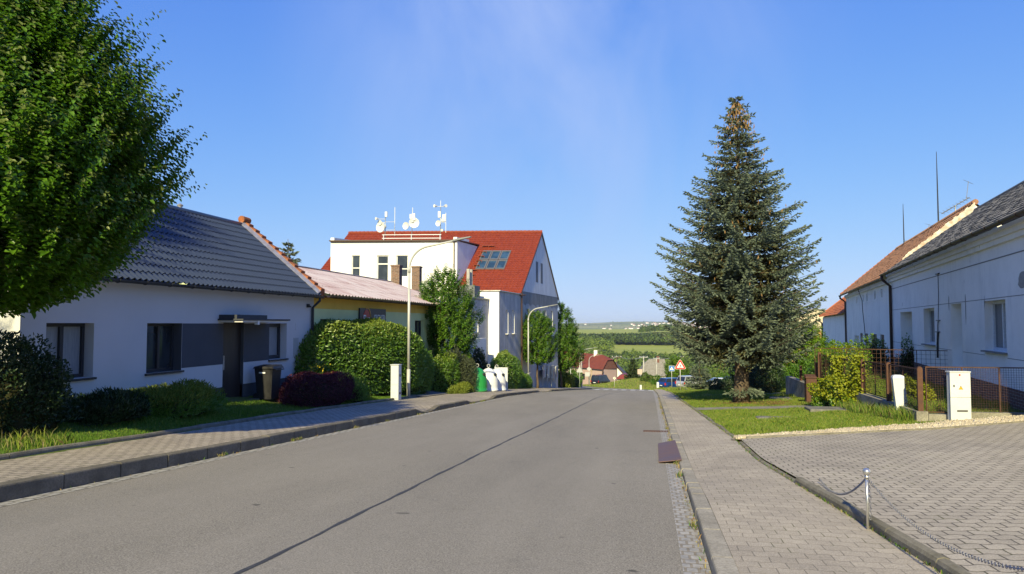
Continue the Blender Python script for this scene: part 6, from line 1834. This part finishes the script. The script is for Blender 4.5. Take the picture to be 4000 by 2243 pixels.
# unseen extra tree, put beyond the left edge to shade the bungalow roof
broadleaf('street_tree', 'unseen tree added outside the left edge to throw shade on the bungalow roof', 'tree', -15.4, 1.2,
          [(3.0, .8), (4.0, 1.8), (7, 2.3), (10.0, 2.4), (13, 1.9), (15.5, .5)], 1900, 22, .85, .14, .085, tr=.15, seed=12)
broadleaf('small_street_tree', 'small leafy street tree between the laurel hedge and the grey annex', 'tree', -11.2, 39.4,
          [(1.2, .6), (1.6, 1.35), (2.6, 1.75), (3.6, 1.7), (4.6, 1.5), (5.5, 1.05), (6.4, .4)], 1200, 20, .62, .15, .092, [lf_row, lf_tip], tr=.07, seed=13, group='street trees along the left pavement', up=1.1, lump=.16, ragged=.5)
broadleaf('small_street_tree', 'round-crowned street tree with a pale bare trunk before the gable', 'tree', -9.35, 61.5,
          [(2.2, .5), (2.5, 1.35), (3.4, 1.6), (4.6, 1.5), (5.6, 1.0), (6.4, .4)], 800, 16, .6, .18, .115, [lf_row, lf_tip], tr=.10, seed=14, group='street trees along the left pavement', lump=.14)
broadleaf('small_street_tree', 'tall dark street tree behind the notice boards, farthest of the left row', 'tree', -9.5, 79.5,
          [(2.0, .8), (2.6, 1.8), (4.0, 2.1), (5.6, 1.9), (7.0, 1.4), (8.2, .7), (9.1, .2)], 950, 16, .7, .23, .145, [lf_row, lf_tip], tr=.12, seed=15, group='street trees along the left pavement', lump=.14)
broadleaf('lime_tree', 'bright yellow-green bushy tree behind the big spruce', 'tree', 9.35, 47.6,
          [(.6, .6), (1.2, 1.15), (2.2, 1.35), (3.0, 1.05), (3.8, .4)], 620, 16, .6, .17, .11, [lf_lime, lf_lime], tr=.1, seed=16)
broadleaf('village_tree', 'bright green tree to the right of the grey-roofed house', 'tree', 4.6, 132,
          [(.5, .8), (1.4, 1.7), (3.0, 1.9), (4.4, 1.3), (5.6, .4)], 420, 14, .8, .26, .17, [lf_lime, lf_tree], tr=.12, seed=17)

# shrubs along the left
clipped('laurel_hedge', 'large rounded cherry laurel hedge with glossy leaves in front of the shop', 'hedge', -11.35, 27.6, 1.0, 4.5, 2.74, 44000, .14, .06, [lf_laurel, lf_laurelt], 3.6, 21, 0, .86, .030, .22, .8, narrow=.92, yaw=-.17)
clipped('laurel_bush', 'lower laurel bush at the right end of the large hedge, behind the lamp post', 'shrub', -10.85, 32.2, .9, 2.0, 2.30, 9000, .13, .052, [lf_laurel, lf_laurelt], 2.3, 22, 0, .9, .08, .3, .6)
clipped('purple_barberry', 'low clipped purple barberry bush by the pavement edge', 'shrub', -10.55, 22.2, .86, 2.15, .95, 22000, .05, .028, [lf_purple], 2.6, 23, 0, .9, .05, .3, .7)
mound_spray('low_juniper', 'flat-topped yellow-green juniper on the lawn below the bungalow window', 'shrub', -10.8, 15.1, .85, 1.65, .62, 13000, [lf_laurel, lf_juni], .10, .022, 24, topmat=.42)  # yellow upper sprays stand in for sunlight on the shaded top
mound_spray('low_juniper', 'low dark juniper between the tall dark shrub and the yellow-green one', 'shrub', -10.75, 12.9, .8, 1.2, .48, 9000, [lf_dark], .10, .024, 25)
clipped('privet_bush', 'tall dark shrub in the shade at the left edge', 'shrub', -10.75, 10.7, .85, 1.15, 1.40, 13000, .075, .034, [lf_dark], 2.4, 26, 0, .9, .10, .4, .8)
clipped('dwarf_conifer', 'dark green dwarf conifer just behind the purple barberry', 'shrub', -10.55, 24.4, .8, .9, .95, 5000, .07, .022, [lf_laurel], 2.2, 27, 0, .9, .08, .35, .9)
t = clipped('loosestrife', 'yellow flowering plant between the wheelie bin and the laurel hedge', 'plant', -11.15, 23.1, .42, .75, .85, 2600, .09, .035, [lf_laurel], 2.2, 28, 0, .9, .15, .5, .8)
P = np.stack([rng.normal(-11.15, .16, 170), rng.normal(23.2, .3, 170), float(T(-11.1, 23.1)) + rng.uniform(.55, 1.12, 170)], 1)
V, Fq = leaves(P, unit(170), unit(170), .05, .045); npmesh('blossom', V, Fq, lf_yellow, t)
clipped('grey_shrub', 'grey-green feathery shrub left of the green recycling container', 'shrub', -9.75, 37.1, .8, 1.0, 2.0, 9000, .12, .03, [lf_juni2], 2.0, 29, 0, .9, .12, .35, .8)
clipped('mixed_shrub', 'mid green leafy shrub below the small street tree', 'shrub', -10.3, 35.9, .75, 1.3, 1.75, 6500, .12, .05, [lf_laurel, lf_laurelt], 2.1, 30, 0, .88, .12, .35, .7)
mound_spray('low_juniper', 'spreading low juniper at the pavement in front of the recycling containers', 'shrub', -9.35, 35.8, .5, 1.75, .42, 7000, [lf_juni], .13, .03, 31)
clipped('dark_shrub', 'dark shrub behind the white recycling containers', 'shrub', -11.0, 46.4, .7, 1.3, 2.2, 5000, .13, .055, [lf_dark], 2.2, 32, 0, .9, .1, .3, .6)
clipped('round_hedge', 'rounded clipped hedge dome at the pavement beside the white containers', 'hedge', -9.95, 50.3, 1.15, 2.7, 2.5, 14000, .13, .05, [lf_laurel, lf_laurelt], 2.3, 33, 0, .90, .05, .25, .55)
clipped('low_hedge_tail', 'low dark end of the rounded hedge towards the notice boards', 'shrub', -9.5, 54.6, .7, 2.0, 1.15, 5000, .13, .05, [lf_laurel], 2.1, 34, 0, .9, .1, .3, .7)
mound_spray('golden_juniper', 'golden green juniper mound beyond the notice boards', 'shrub', -9.55, 83.5, .95, 2.4, 1.75, 4500, [lf_juni], .22, .07, 35)
mound_spray('dark_juniper', 'dark bluish low hedge beyond the golden juniper', 'shrub', -9.7, 91.0, .9, 3.0, 1.15, 3500, [lf_dark], .22, .08, 36)
clipped('golden_bush', 'yellow-green bush in front of the left part of the red roof', 'shrub', -14.3, 104, 1.6, 2, 3.6, 2500, .26, .13, [lf_hop], 2.0, 37, 0, .9, .15, .3, .6)
clipped('verge_bush', 'mid green bush beside the far triangular sign', 'shrub', -12.8, 122, 1.9, 3, 2.6, 3000, .28, .13, [lf_tree], 2.0, 38, 0, .9, .15, .3, .6)
clipped('verge_bush', 'dark bush behind the square sign board on the left', 'shrub', -12.2, 100.5, 1.2, 3, 2.6, 2500, .26, .12, [lf_dark], 2.0, 39, 0, .9, .15, .3, .6)
# low ones on the right side of the village
for i, (x, y, rx, h, lab, mt) in enumerate(((-.6, 141, 1.2, 1.5, 'bush at the foot of the thick concrete pole', lf_wood), (1.6, 134, 1.5, 1.6, 'bush before the cream wall of the grey-roofed house', lf_tree), (3.6, 126, 1.3, 1.5, 'bush between the grey-roofed house and the blue car', lf_wood), (7.0, 116, 1.0, 1.9, 'yellow flowering bush behind the triangular sign', lf_yellow),
                                          (13.5, 118, 4.5, 2.6, 'wide hedge behind the parked cars', lf_tree), (9.0, 121, 2.5, 3.0, 'dense bush behind the silver car', lf_wood))):
    clipped('village_bush', lab, 'shrub', x, y, rx, rx * .9, h, 1800 if rx < 3 else 4000, .26, .12, [mt], 2.0, 40 + i, 0, .9, .14, .3, .6)

# conifers
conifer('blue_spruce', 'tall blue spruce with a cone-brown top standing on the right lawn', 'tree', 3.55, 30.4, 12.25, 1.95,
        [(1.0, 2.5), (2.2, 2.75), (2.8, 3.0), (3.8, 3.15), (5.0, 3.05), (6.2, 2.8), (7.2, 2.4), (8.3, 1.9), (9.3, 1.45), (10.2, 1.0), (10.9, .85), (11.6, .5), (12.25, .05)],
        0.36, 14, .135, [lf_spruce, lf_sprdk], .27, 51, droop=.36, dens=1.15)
conifer('small_spruce', 'small dark blue spruce beside the triangular crossing sign', 'tree', 3.75, 58.0, 2.5, .05, [(0, 1.15), (.6, 1.1), (1.4, .75), (2.5, .05)], .24, 8, .17, [lf_spruce, lf_spruce], .06, 52, None, False, .2)
conifer('back_spruce', 'pointed spruce top rising behind the shop roof', 'tree', -24.3, 46.3, 9.6, 1.5, [(0, 2.4), (3, 2.2), (6.2, 1.45), (7.6, .95), (9.6, .05)], .36, 9, .22, [lf_spruce, lf_sprdk], .14, 53, None, False)
conifer('village_spruce', 'dark young spruce between the pink house and the grey-roofed house', 'tree', -3.6, 160, 5.2, .05, [(0, 1.9), (1, 1.8), (3, 1.1), (5.2, .05)], .4, 8, .34, [lf_wood2, lf_wood2], .1, 54, None, False)
# a low bough sprouting from the spruce foot
r_ = np.random.default_rng(3)

# yard greenery on the right
t = clipped('hop_bush', 'yellow-green hop bush spilling over the plinth wall and rusty fence', 'shrub', 6.12, 25.9, .75, 1.35, .95, 7000, .085, .066, [lf_laurel, lf_hop], 2.2, 61, 0, .30, .14, .35, .6)
for yy, hh, sw in ((24.55, 1.6, .20), (26.9, 1.6, .22)):
    n = 1300; z0 = float(T(6.3, yy)); zz = rng.uniform(.0, hh, n)
    P = np.stack([6.40 + rng.normal(0, sw * .5, n), yy + rng.normal(0, sw, n) * (1.25 - .3 * zz / hh), z0 + .1 + zz], 1)
    V, Fq = leaves(P, np.stack([rng.normal(-.4, .6, n), rng.normal(-.4, .6, n), rng.normal(-.2, .4, n)], 1), np.stack([rng.normal(-.3, .4, n), rng.normal(-.6, .4, n), np.full(n, .6)], 1), .085, .066); npmesh('climbing_vine', V, Fq, [lf_hop], t)
clipped('yard_shrub', 'green shrub inside the fence behind the brown meter pillar', 'shrub', 7.6, 32.2, 1.0, 1.5, 1.3, 5000, .10, .06, [lf_laurel, lf_hop], 2.0, 62, 0, .8, .15, .35, .7)
clipped('yard_shrub', 'bright green shrub farther along the fence below the lime-green tree', 'shrub', 8.8, 37.5, 1.3, 2.0, 1.35, 5000, .12, .07, [lf_laurel, lf_lime], 2.0, 63, 0, .7, .15, .35, .7)
clipped('lilac_bush', 'dark lilac bush against the wall of the middle old house', 'shrub', 10.9, 39.5, .8, 1.3, 1.6, 4000, .11, .06, [lf_dark, lf_laurel], 2.0, 64, 0, .8, .16, .35, .7)
clipped('yard_plant', 'leafy yellow-green plants inside the yard behind the rusty fence', 'plant', 7.6, 23.4, .5, .9, .55, 2200, .08, .055, [lf_hop], 2.0, 65, 0, .8, .2, .5, .8)
clipped('wall_climber', 'green climber beside the wide doorway of the nearest old house', 'plant', 11.7, 36.3, .45, .5, 1.5, 2600, .09, .06, [lf_dark, lf_laurel], 2.0, 66, 0, .8, .2, .5, .8)
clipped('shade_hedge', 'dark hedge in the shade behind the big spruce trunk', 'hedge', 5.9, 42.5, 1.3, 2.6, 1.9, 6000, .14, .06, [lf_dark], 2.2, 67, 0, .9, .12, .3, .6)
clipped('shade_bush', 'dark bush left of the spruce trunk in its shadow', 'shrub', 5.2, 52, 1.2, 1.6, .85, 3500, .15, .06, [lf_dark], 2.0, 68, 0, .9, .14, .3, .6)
clipped('garden_hedge', 'tall green hedge behind the fence at the right of the spruce', 'hedge', 9.0, 45.5, 1.3, 2.4, 1.5, 5000, .14, .07, [lf_tree, lf_laurel], 2.2, 69, 0, .8, .12, .3, .6)
# spruce foot shoot
mbs = []; n = 300; a = rng.uniform(-2.6, .2, n); rr_ = rng.uniform(.2, .72, n) ** .8
P = np.stack([3.55 + rr_ * np.cos(a) * 1.0, 30.25 + rr_ * np.sin(a) * .9, float(T(3.55, 30.4)) + .55 - .28 * rr_ ** 2 + rng.normal(0, .05, n)], 1)
Dv = nrm(np.stack([np.cos(a), np.sin(a), -.2 + 0 * a], 1) + rng.normal(0, .3, (n, 3)))
V1, F1 = cards(P, Dv, unit(n), .16, .05); V2, F2_ = cards(P, Dv, unit(n), .16, .05)
npmesh('low_shoot', np.concatenate([V1, V2]), np.concatenate([F1, F2_ + len(V1)]), lf_spruce, [o for o in COL.objects if o.name == 'blue_spruce'][0])

# ------------------------------------------------------------------ grass
def field_points(n, x0, x1, y0, y1, keep=None, r=rng):
    x = r.uniform(x0, x1, n); y = r.uniform(y0, y1, n)
    k = np.ones(n, bool) if keep is None else keep(x, y)
    x, y = x[k], y[k]
    return np.stack([x, y, T(x, y) - .005], 1)


def patchy(P, s=1.0, o=0.0): return .5 + .5 * np.sin(P[:, 0] * 2.1 * s + 1.3 * np.sin(P[:, 1] * 1.1 * s + o)) * np.sin(P[:, 1] * 1.7 * s + o + 1.1 * np.sin(P[:, 0] * 1.6 * s))


def grass(name, label, P, h, w, mats, p=(.85, .15), lean=.5):
    V, Fq = blades(P, h, w, lean); n = len(P)
    o = npmesh(name, V, Fq, mats, mi=rng.choice(len(mats), n, p=p) if len(mats) > 1 else None)
    tag(o, label, 'grass', kind='stuff')


kl = lambda x, y: (x < lawn_edge(y) - .06) & ~((x < -11.3) & (np.abs(y - 19.3) < .8)) & ~((np.abs(x + 11.2) < .4) & (np.abs(y - 20.45) < .5))
P = field_points(130000, -11.8, -8.8, 7.5, 32.5, kl)
grass('left_lawn', 'green grass strip between the left pavement and the bungalow', P, (.04 + .07 * patchy(P) ** 2) * rng.uniform(.6, 1.3, len(P)), .008, [lf_gsh, lf_grass])
P = field_points(260, -9.9, -9.15, 9.4, 10.6, kl)
grass('left_tufts', 'taller sunlit grass tufts at the front of the left lawn', P, rng.uniform(.08, .26, len(P)), .011, [lf_grass, lf_dry], (.8, .2), .9)
gravel_in = lambda x, y: y < np.interp(x, GX, GYp) + .55 + .12 * np.clip(x - 2, 0, 4)
path_in = lambda x, y: ((y > 25.55) & (y < 26.95) & (x < 6.3)) | ((y > 38.45) & (y < 39.8))
kr_ = lambda x, y: (x > walk_edge(y) + .1 + .05 * np.sin(y * 3.1)) & ~gravel_in(x, y) & ~path_in(x, y) & ((x < 6.28) | (y < 19)) & (x < 6.9) & (y > 15)
P = field_points(170000, 1.3, 7.0, 15, 34, kr_)
bare = np.exp(-((P[:, 0] - 3.9) / 1.5) ** 2 - ((P[:, 1] - 30.0) / 1.8) ** 2)
P = P[rng.uniform(size=len(P)) > bare * .95]
grass('right_lawn', 'sunlit mown lawn with paler patches in front of the spruce', P, (.035 + .06 * patchy(P, 1.3, 2) ** 2) * rng.uniform(.6, 1.4, len(P)), .009, [lf_grass, lf_gsh, lf_dry], (.55, .37, .08), .7)
P = field_points(60000, 1.3, 12, 34, 62, lambda x, y: (x > walk_edge(y) + .1) & ~path_in(x, y))
grass('far_lawn', 'grass beyond the spruce towards the crossing signs', P, .06 + .1 * patchy(P) * rng.uniform(.5, 1.4, len(P)), .018, [lf_grass, lf_gsh, lf_dry], (.55, .37, .08), .6)
P = field_points(60000, -3, 18, 62, 112, lambda x, y: (x > np.maximum(walk_edge(y) * (y < 90), bend(y) + .8)))
grass('verge_grass', 'rough grass verge around the parked cars', P, .1 + .2 * patchy(P, .6) * rng.uniform(.5, 1.4, len(P)), .035, [lf_grass, lf_gsh, lf_dry], (.6, .25, .15), .6)
P = field_points(40000, -14, 12, 112, 200, lambda x, y: (x > bend(y) + 1.2))
grass('bank_grass', 'dry meadow grass on the bank below the village houses', P, .15 + .2 * patchy(P, .4) * rng.uniform(.5, 1.4, len(P)), .07, [lf_grass, lf_gsh, lf_dry], (.5, .2, .3), .6)
P = field_points(70000, 6.6, 14, 19.5, 46, lambda x, y: x > 6.55)
grass('yard_grass', 'unkempt yard grass between the rusty fence and the old house', P, (.06 + .14 * patchy(P, .9, 1) ** 2) * rng.uniform(.6, 1.5, len(P)), .011, [lf_grass, lf_gsh, lf_dry], (.6, .3, .1), .6)
P = np.concatenate([field_points(1500, 5.9, 6.9, 19.5, 21.6), field_points(1200, 5.75, 6.28, 21.5, 25.2), field_points(900, 6.0, 6.7, 19.3, 20.9)])
grass('tall_tufts', 'tall unmown grass around the white gas post and plinth wall', P, rng.uniform(.12, .42, len(P)), .010, [lf_gsh, lf_grass, lf_dry], (.5, .3, .2), .7)
n = 260; P = field_points(n, 1.9, 6.5, 17, 33, kr_); P[:, 2] += .07
V, Fq = leaves(P, unit(len(P)) * np.array([1, 1, .2]), np.tile([0, 0, 1.], (len(P), 1)), .03, .028); tag(npmesh('lawn_flowers', V, Fq, lf_yellow), 'tiny yellow flowers scattered over the right lawn', 'flowers', kind='stuff')
# weeds in pavement joints and dry litter along the gutters
P = np.concatenate([np.stack([-7.145 + rng.normal(0, .02, 500), rng.uniform(5, 60, 500), np.zeros(500)], 1), np.stack([.445 - np.abs(rng.normal(0, .03, 500)), rng.uniform(5, 40, 500), np.zeros(500)], 1)]); P[:, 2] = G(P[:, 1]) + .006
grass('gutter_weeds', 'dry weeds and litter along the kerbs', P, rng.uniform(.01, .05, len(P)), .012, [lf_dry, lf_cone, lf_gsh], (.5, .35, .15), 1.2)
P = np.concatenate([np.stack([walk_edge(yy := rng.uniform(4.5, 10, 420)) + rng.choice([-.005, .125], 420) + rng.normal(0, .008, 420), yy, G(yy) + .12], 1), np.stack([walk_edge(yy := rng.uniform(10, 36, 900)) + rng.choice([-.01, .10], 900) + rng.normal(0, .02, 900), yy, G(yy) + .13], 1)])
grass('edge_weeds', 'small weeds growing along the edging of the right pavement', P, rng.uniform(.012, .05, len(P)), .010, [lf_gsh, lf_dry], (.55, .45), 1.2)
r9 = np.random.default_rng(91); cl = np.concatenate([np.stack([np.full(14, -7.12), r9.uniform(6, 34, 14)], 1), np.stack([np.full(9, .41), r9.uniform(6, 30, 9)], 1)])
P = np.repeat(cl, 36, 0) + r9.normal(0, .05, (len(cl) * 36, 2)) * np.array([.45, 1.4]); P = np.concatenate([P, G(P[:, 1:2]) + np.where(P[:, :1] > .6, .115, .008)], 1)
grass('kerb_tufts', 'small tufts of dry grass and weeds at the kerb joints', P, r9.uniform(.015, .085, len(P)), .010, [lf_dry, lf_gsh], (.7, .3), 1.3)
# brown needle litter below the spruce
n = 9000; P = np.stack([rng.normal(4.3, 1.1, n), rng.normal(29.3, .9, n), np.zeros(n)], 1); P[:, 2] = T(P[:, 0], P[:, 1]) + .02
V, Fq = cards(P, unit(n) * np.array([1, 1, .15]), np.tile([0, 0, 1.], (n, 1)), .07, .02); tag(npmesh('needle_litter', V, Fq, leafmat('needle_litter', (.16, .075, .035), (.24, .13, .06), .05, .9, .1)), 'brown needle litter under the spruce', 'litter', kind='stuff')
# gravel strip
n = 15000; x = rng.uniform(1.7, 9.4, n); y0_ = np.interp(x, GX, GYp) + .07; wd = .33 + .20 * np.clip(x - 1.8, 0, 4.4) + .06 * np.sin(x * 5)
y = y0_ + rng.uniform(0, 1, n) * wd; kk = ~((x > 6.2) & (y > 19.2)); x, y = x[kk], y[kk]; n = len(x)
Z = T(x, y) + .03 + rng.uniform(0, .025, n)
ov = np.array([[1, 0, 0], [-1, 0, 0], [0, 1, 0], [0, -1, 0], [0, 0, 1], [0, 0, -1.]]); of = np.array([[0, 2, 4], [2, 1, 4], [1, 3, 4], [3, 0, 4], [2, 0, 5], [1, 2, 5], [3, 1, 5], [0, 3, 5]])
sc = rng.uniform(.012, .034, (n, 1, 1)) * rng.uniform(.6, 1.3, (n, 1, 3)); an = rng.uniform(0, 6.28, n)
v = (ov[None] + rng.normal(0, .22, (n, 6, 3))) * sc; v2 = v.copy(); v2[..., 0] = v[..., 0] * np.cos(an)[:, None] - v[..., 1] * np.sin(an)[:, None]; v2[..., 1] = v[..., 0] * np.sin(an)[:, None] + v[..., 1] * np.cos(an)[:, None]
v2 = v2 + np.stack([x, y, Z], 1)[:, None]
tag(npmesh('gravel', v2.reshape(-1, 3), ((np.arange(n) * 6)[:, None, None] + of[None]).reshape(-1, 3), leafmat('limestone_chip', (.52, .46, .36), (.36, .30, .21), .0, .9, .1, (.62, .57, .48))), 'pale limestone gravel strip along the parking place', 'gravel', kind='stuff')
GXs = np.linspace(1.62, 9.6, 40)
Vb = np.array([(x_, gy(x_) + o_, float(T(x_, gy(x_) + o_)) + .02) for x_ in GXs for o_ in (.05, .4 + .20 * min(max(x_ - 1.8, 0), 4.4))])
Fb = np.array([(2 * i, 2 * i + 2, 2 * i + 3, 2 * i + 1) for i in range(39)])
tag(npmesh('gravel_bed', Vb, Fb, plain('gravel_bed', (.36, .31, .235), .95, .3, 30, None, .1, bmp=.6, bscale=60)), kind='structure')

# ------------------------------------------------------------------ woods of the valley
def wood(name, label, pts, hmin, hmax, per, mats, seed, size=.16):
    r = np.random.default_rng(seed); n = len(pts); h = r.uniform(hmin, hmax, n); w = h * r.uniform(.34, .5, n)
    u = unit(n * per, r).reshape(n, per, 3); u[..., 2] = np.abs(u[..., 2]) * 1.3 - .35
    lob = 1 + .25 * np.sin(u[..., 0] * 5 + r.uniform(0, 6, (n, 1))) * np.sin(u[..., 1] * 4 + r.uniform(0, 6, (n, 1)))
    q = u * (lob * r.uniform(.55, 1.02, (n, per)))[..., None]
    P = np.stack([pts[:, 0, None] + q[..., 0] * w[:, None], pts[:, 1, None] + q[..., 1] * w[:, None], pts[:, 2, None] + h[:, None] * (.52 + .48 * q[..., 2])], -1).reshape(-1, 3)
    m = n * per; N = nrm(u.reshape(-1, 3) + r.normal(0, .35, (m, 3)))
    D = nrm(np.cross(N, unit(m, r)))
    s = (h[:, None] * size * r.uniform(.7, 1.3, (n, per))).ravel()
    V, Fq = cards(P - D * s[:, None] * .5, D, N, s, s * .9)
    mi_ = np.repeat(r.integers(0, len(mats), n), per)
    tag(npmesh(name, V, Fq, mats, mi=mi_), label, 'woodland', kind='stuff')


def scatter(n, y0, y1, b0, b1, keep=None, seed=1, pw=1.0):
    r = np.random.default_rng(seed); y = y0 + (y1 - y0) * r.uniform(0, 1, n) ** pw; x = r.uniform(b0, b1, n) * y
    if keep is not None: k = keep(x, y); x, y = x[k], y[k]
    return np.stack([x, y, T(x, y)], 1)


clear = lambda x, y: (np.sin(x * .05 + 1) * np.sin(y * .022) + .35 * np.sin(x * .11 - y * .05) < .52)
lf_w3 = leafmat('light_wood_leaf', (.075, .13, .025), (.14, .19, .04), .15, .7, .15)
wood('valley_wood', 'dense mixed green wood filling the valley behind the village', np.concatenate([scatter(900, 262, 545, -.16, .26, clear, 71), scatter(260, 225, 262, -.16, .26, lambda x, y: (x < -12) | (x > 12), 75)]), 4.5, 9, 110, [lf_wood, lf_w3, lf_wood2, lf_w3], 72)
wood('hedgerow', 'line of round trees at the lower edge of the far field', scatter(190, 520, 600, -.16, .3, None, 73), 4.5, 8, 120, [lf_wood, lf_w3, lf_wood2], 74)
wood('pine_wood', 'dark band of pines and oaks between the two fields', np.concatenate([scatter(640, 905, 1000, -.14, .042, None, 76), scatter(120, 885, 905, -.14, .05, None, 77)]), 8.5, 13.5, 80, [lf_wood2, lf_wood, lf_wood2], 78)
wood('hill_wood', 'dark tree clump on the knoll to the right', scatter(170, 1200, 1290, -.012, .045, None, 79), 9, 14, 80, [lf_wood2, lf_wood], 80)
wood('left_field_edge', 'trees at the left end of the upper field', scatter(170, 680, 900, -.16, -.05, None, 81), 7, 12, 80, [lf_wood, lf_w3], 82)
wood('far_copses', 'tiny hazy copses on the far hills', scatter(900, 4800, 8800, -.25, .35, lambda x, y: np.sin(x * .004 + 2) * np.sin(y * .003) > .1, 83), 9, 18, 24, [lf_wood], 84, .34)

# ------------------------------------------------------------------ air
mh = bpy.data.materials.new('air'); mh.use_nodes = True; t_ = mh.node_tree; t_.nodes.clear()
o_ = t_.nodes.new('ShaderNodeOutputMaterial'); pv = t_.nodes.new('ShaderNodeVolumePrincipled'); t_.links.new(pv.outputs[0], o_.inputs['Volume'])
pv.inputs['Color'].default_value = (.72, .84, 1.0, 1); pv.inputs['Density'].default_value = HAZE if 'HAZE' in globals() else 6e-5; pv.inputs['Anisotropy'].default_value = .0
mb = MB(); mb.box(-9500, 9500, -450, 14500, -140, 70)
tag(mb.build('haze', mh), kind='stuff', label='pale blue air over the far hills', cat='haze')
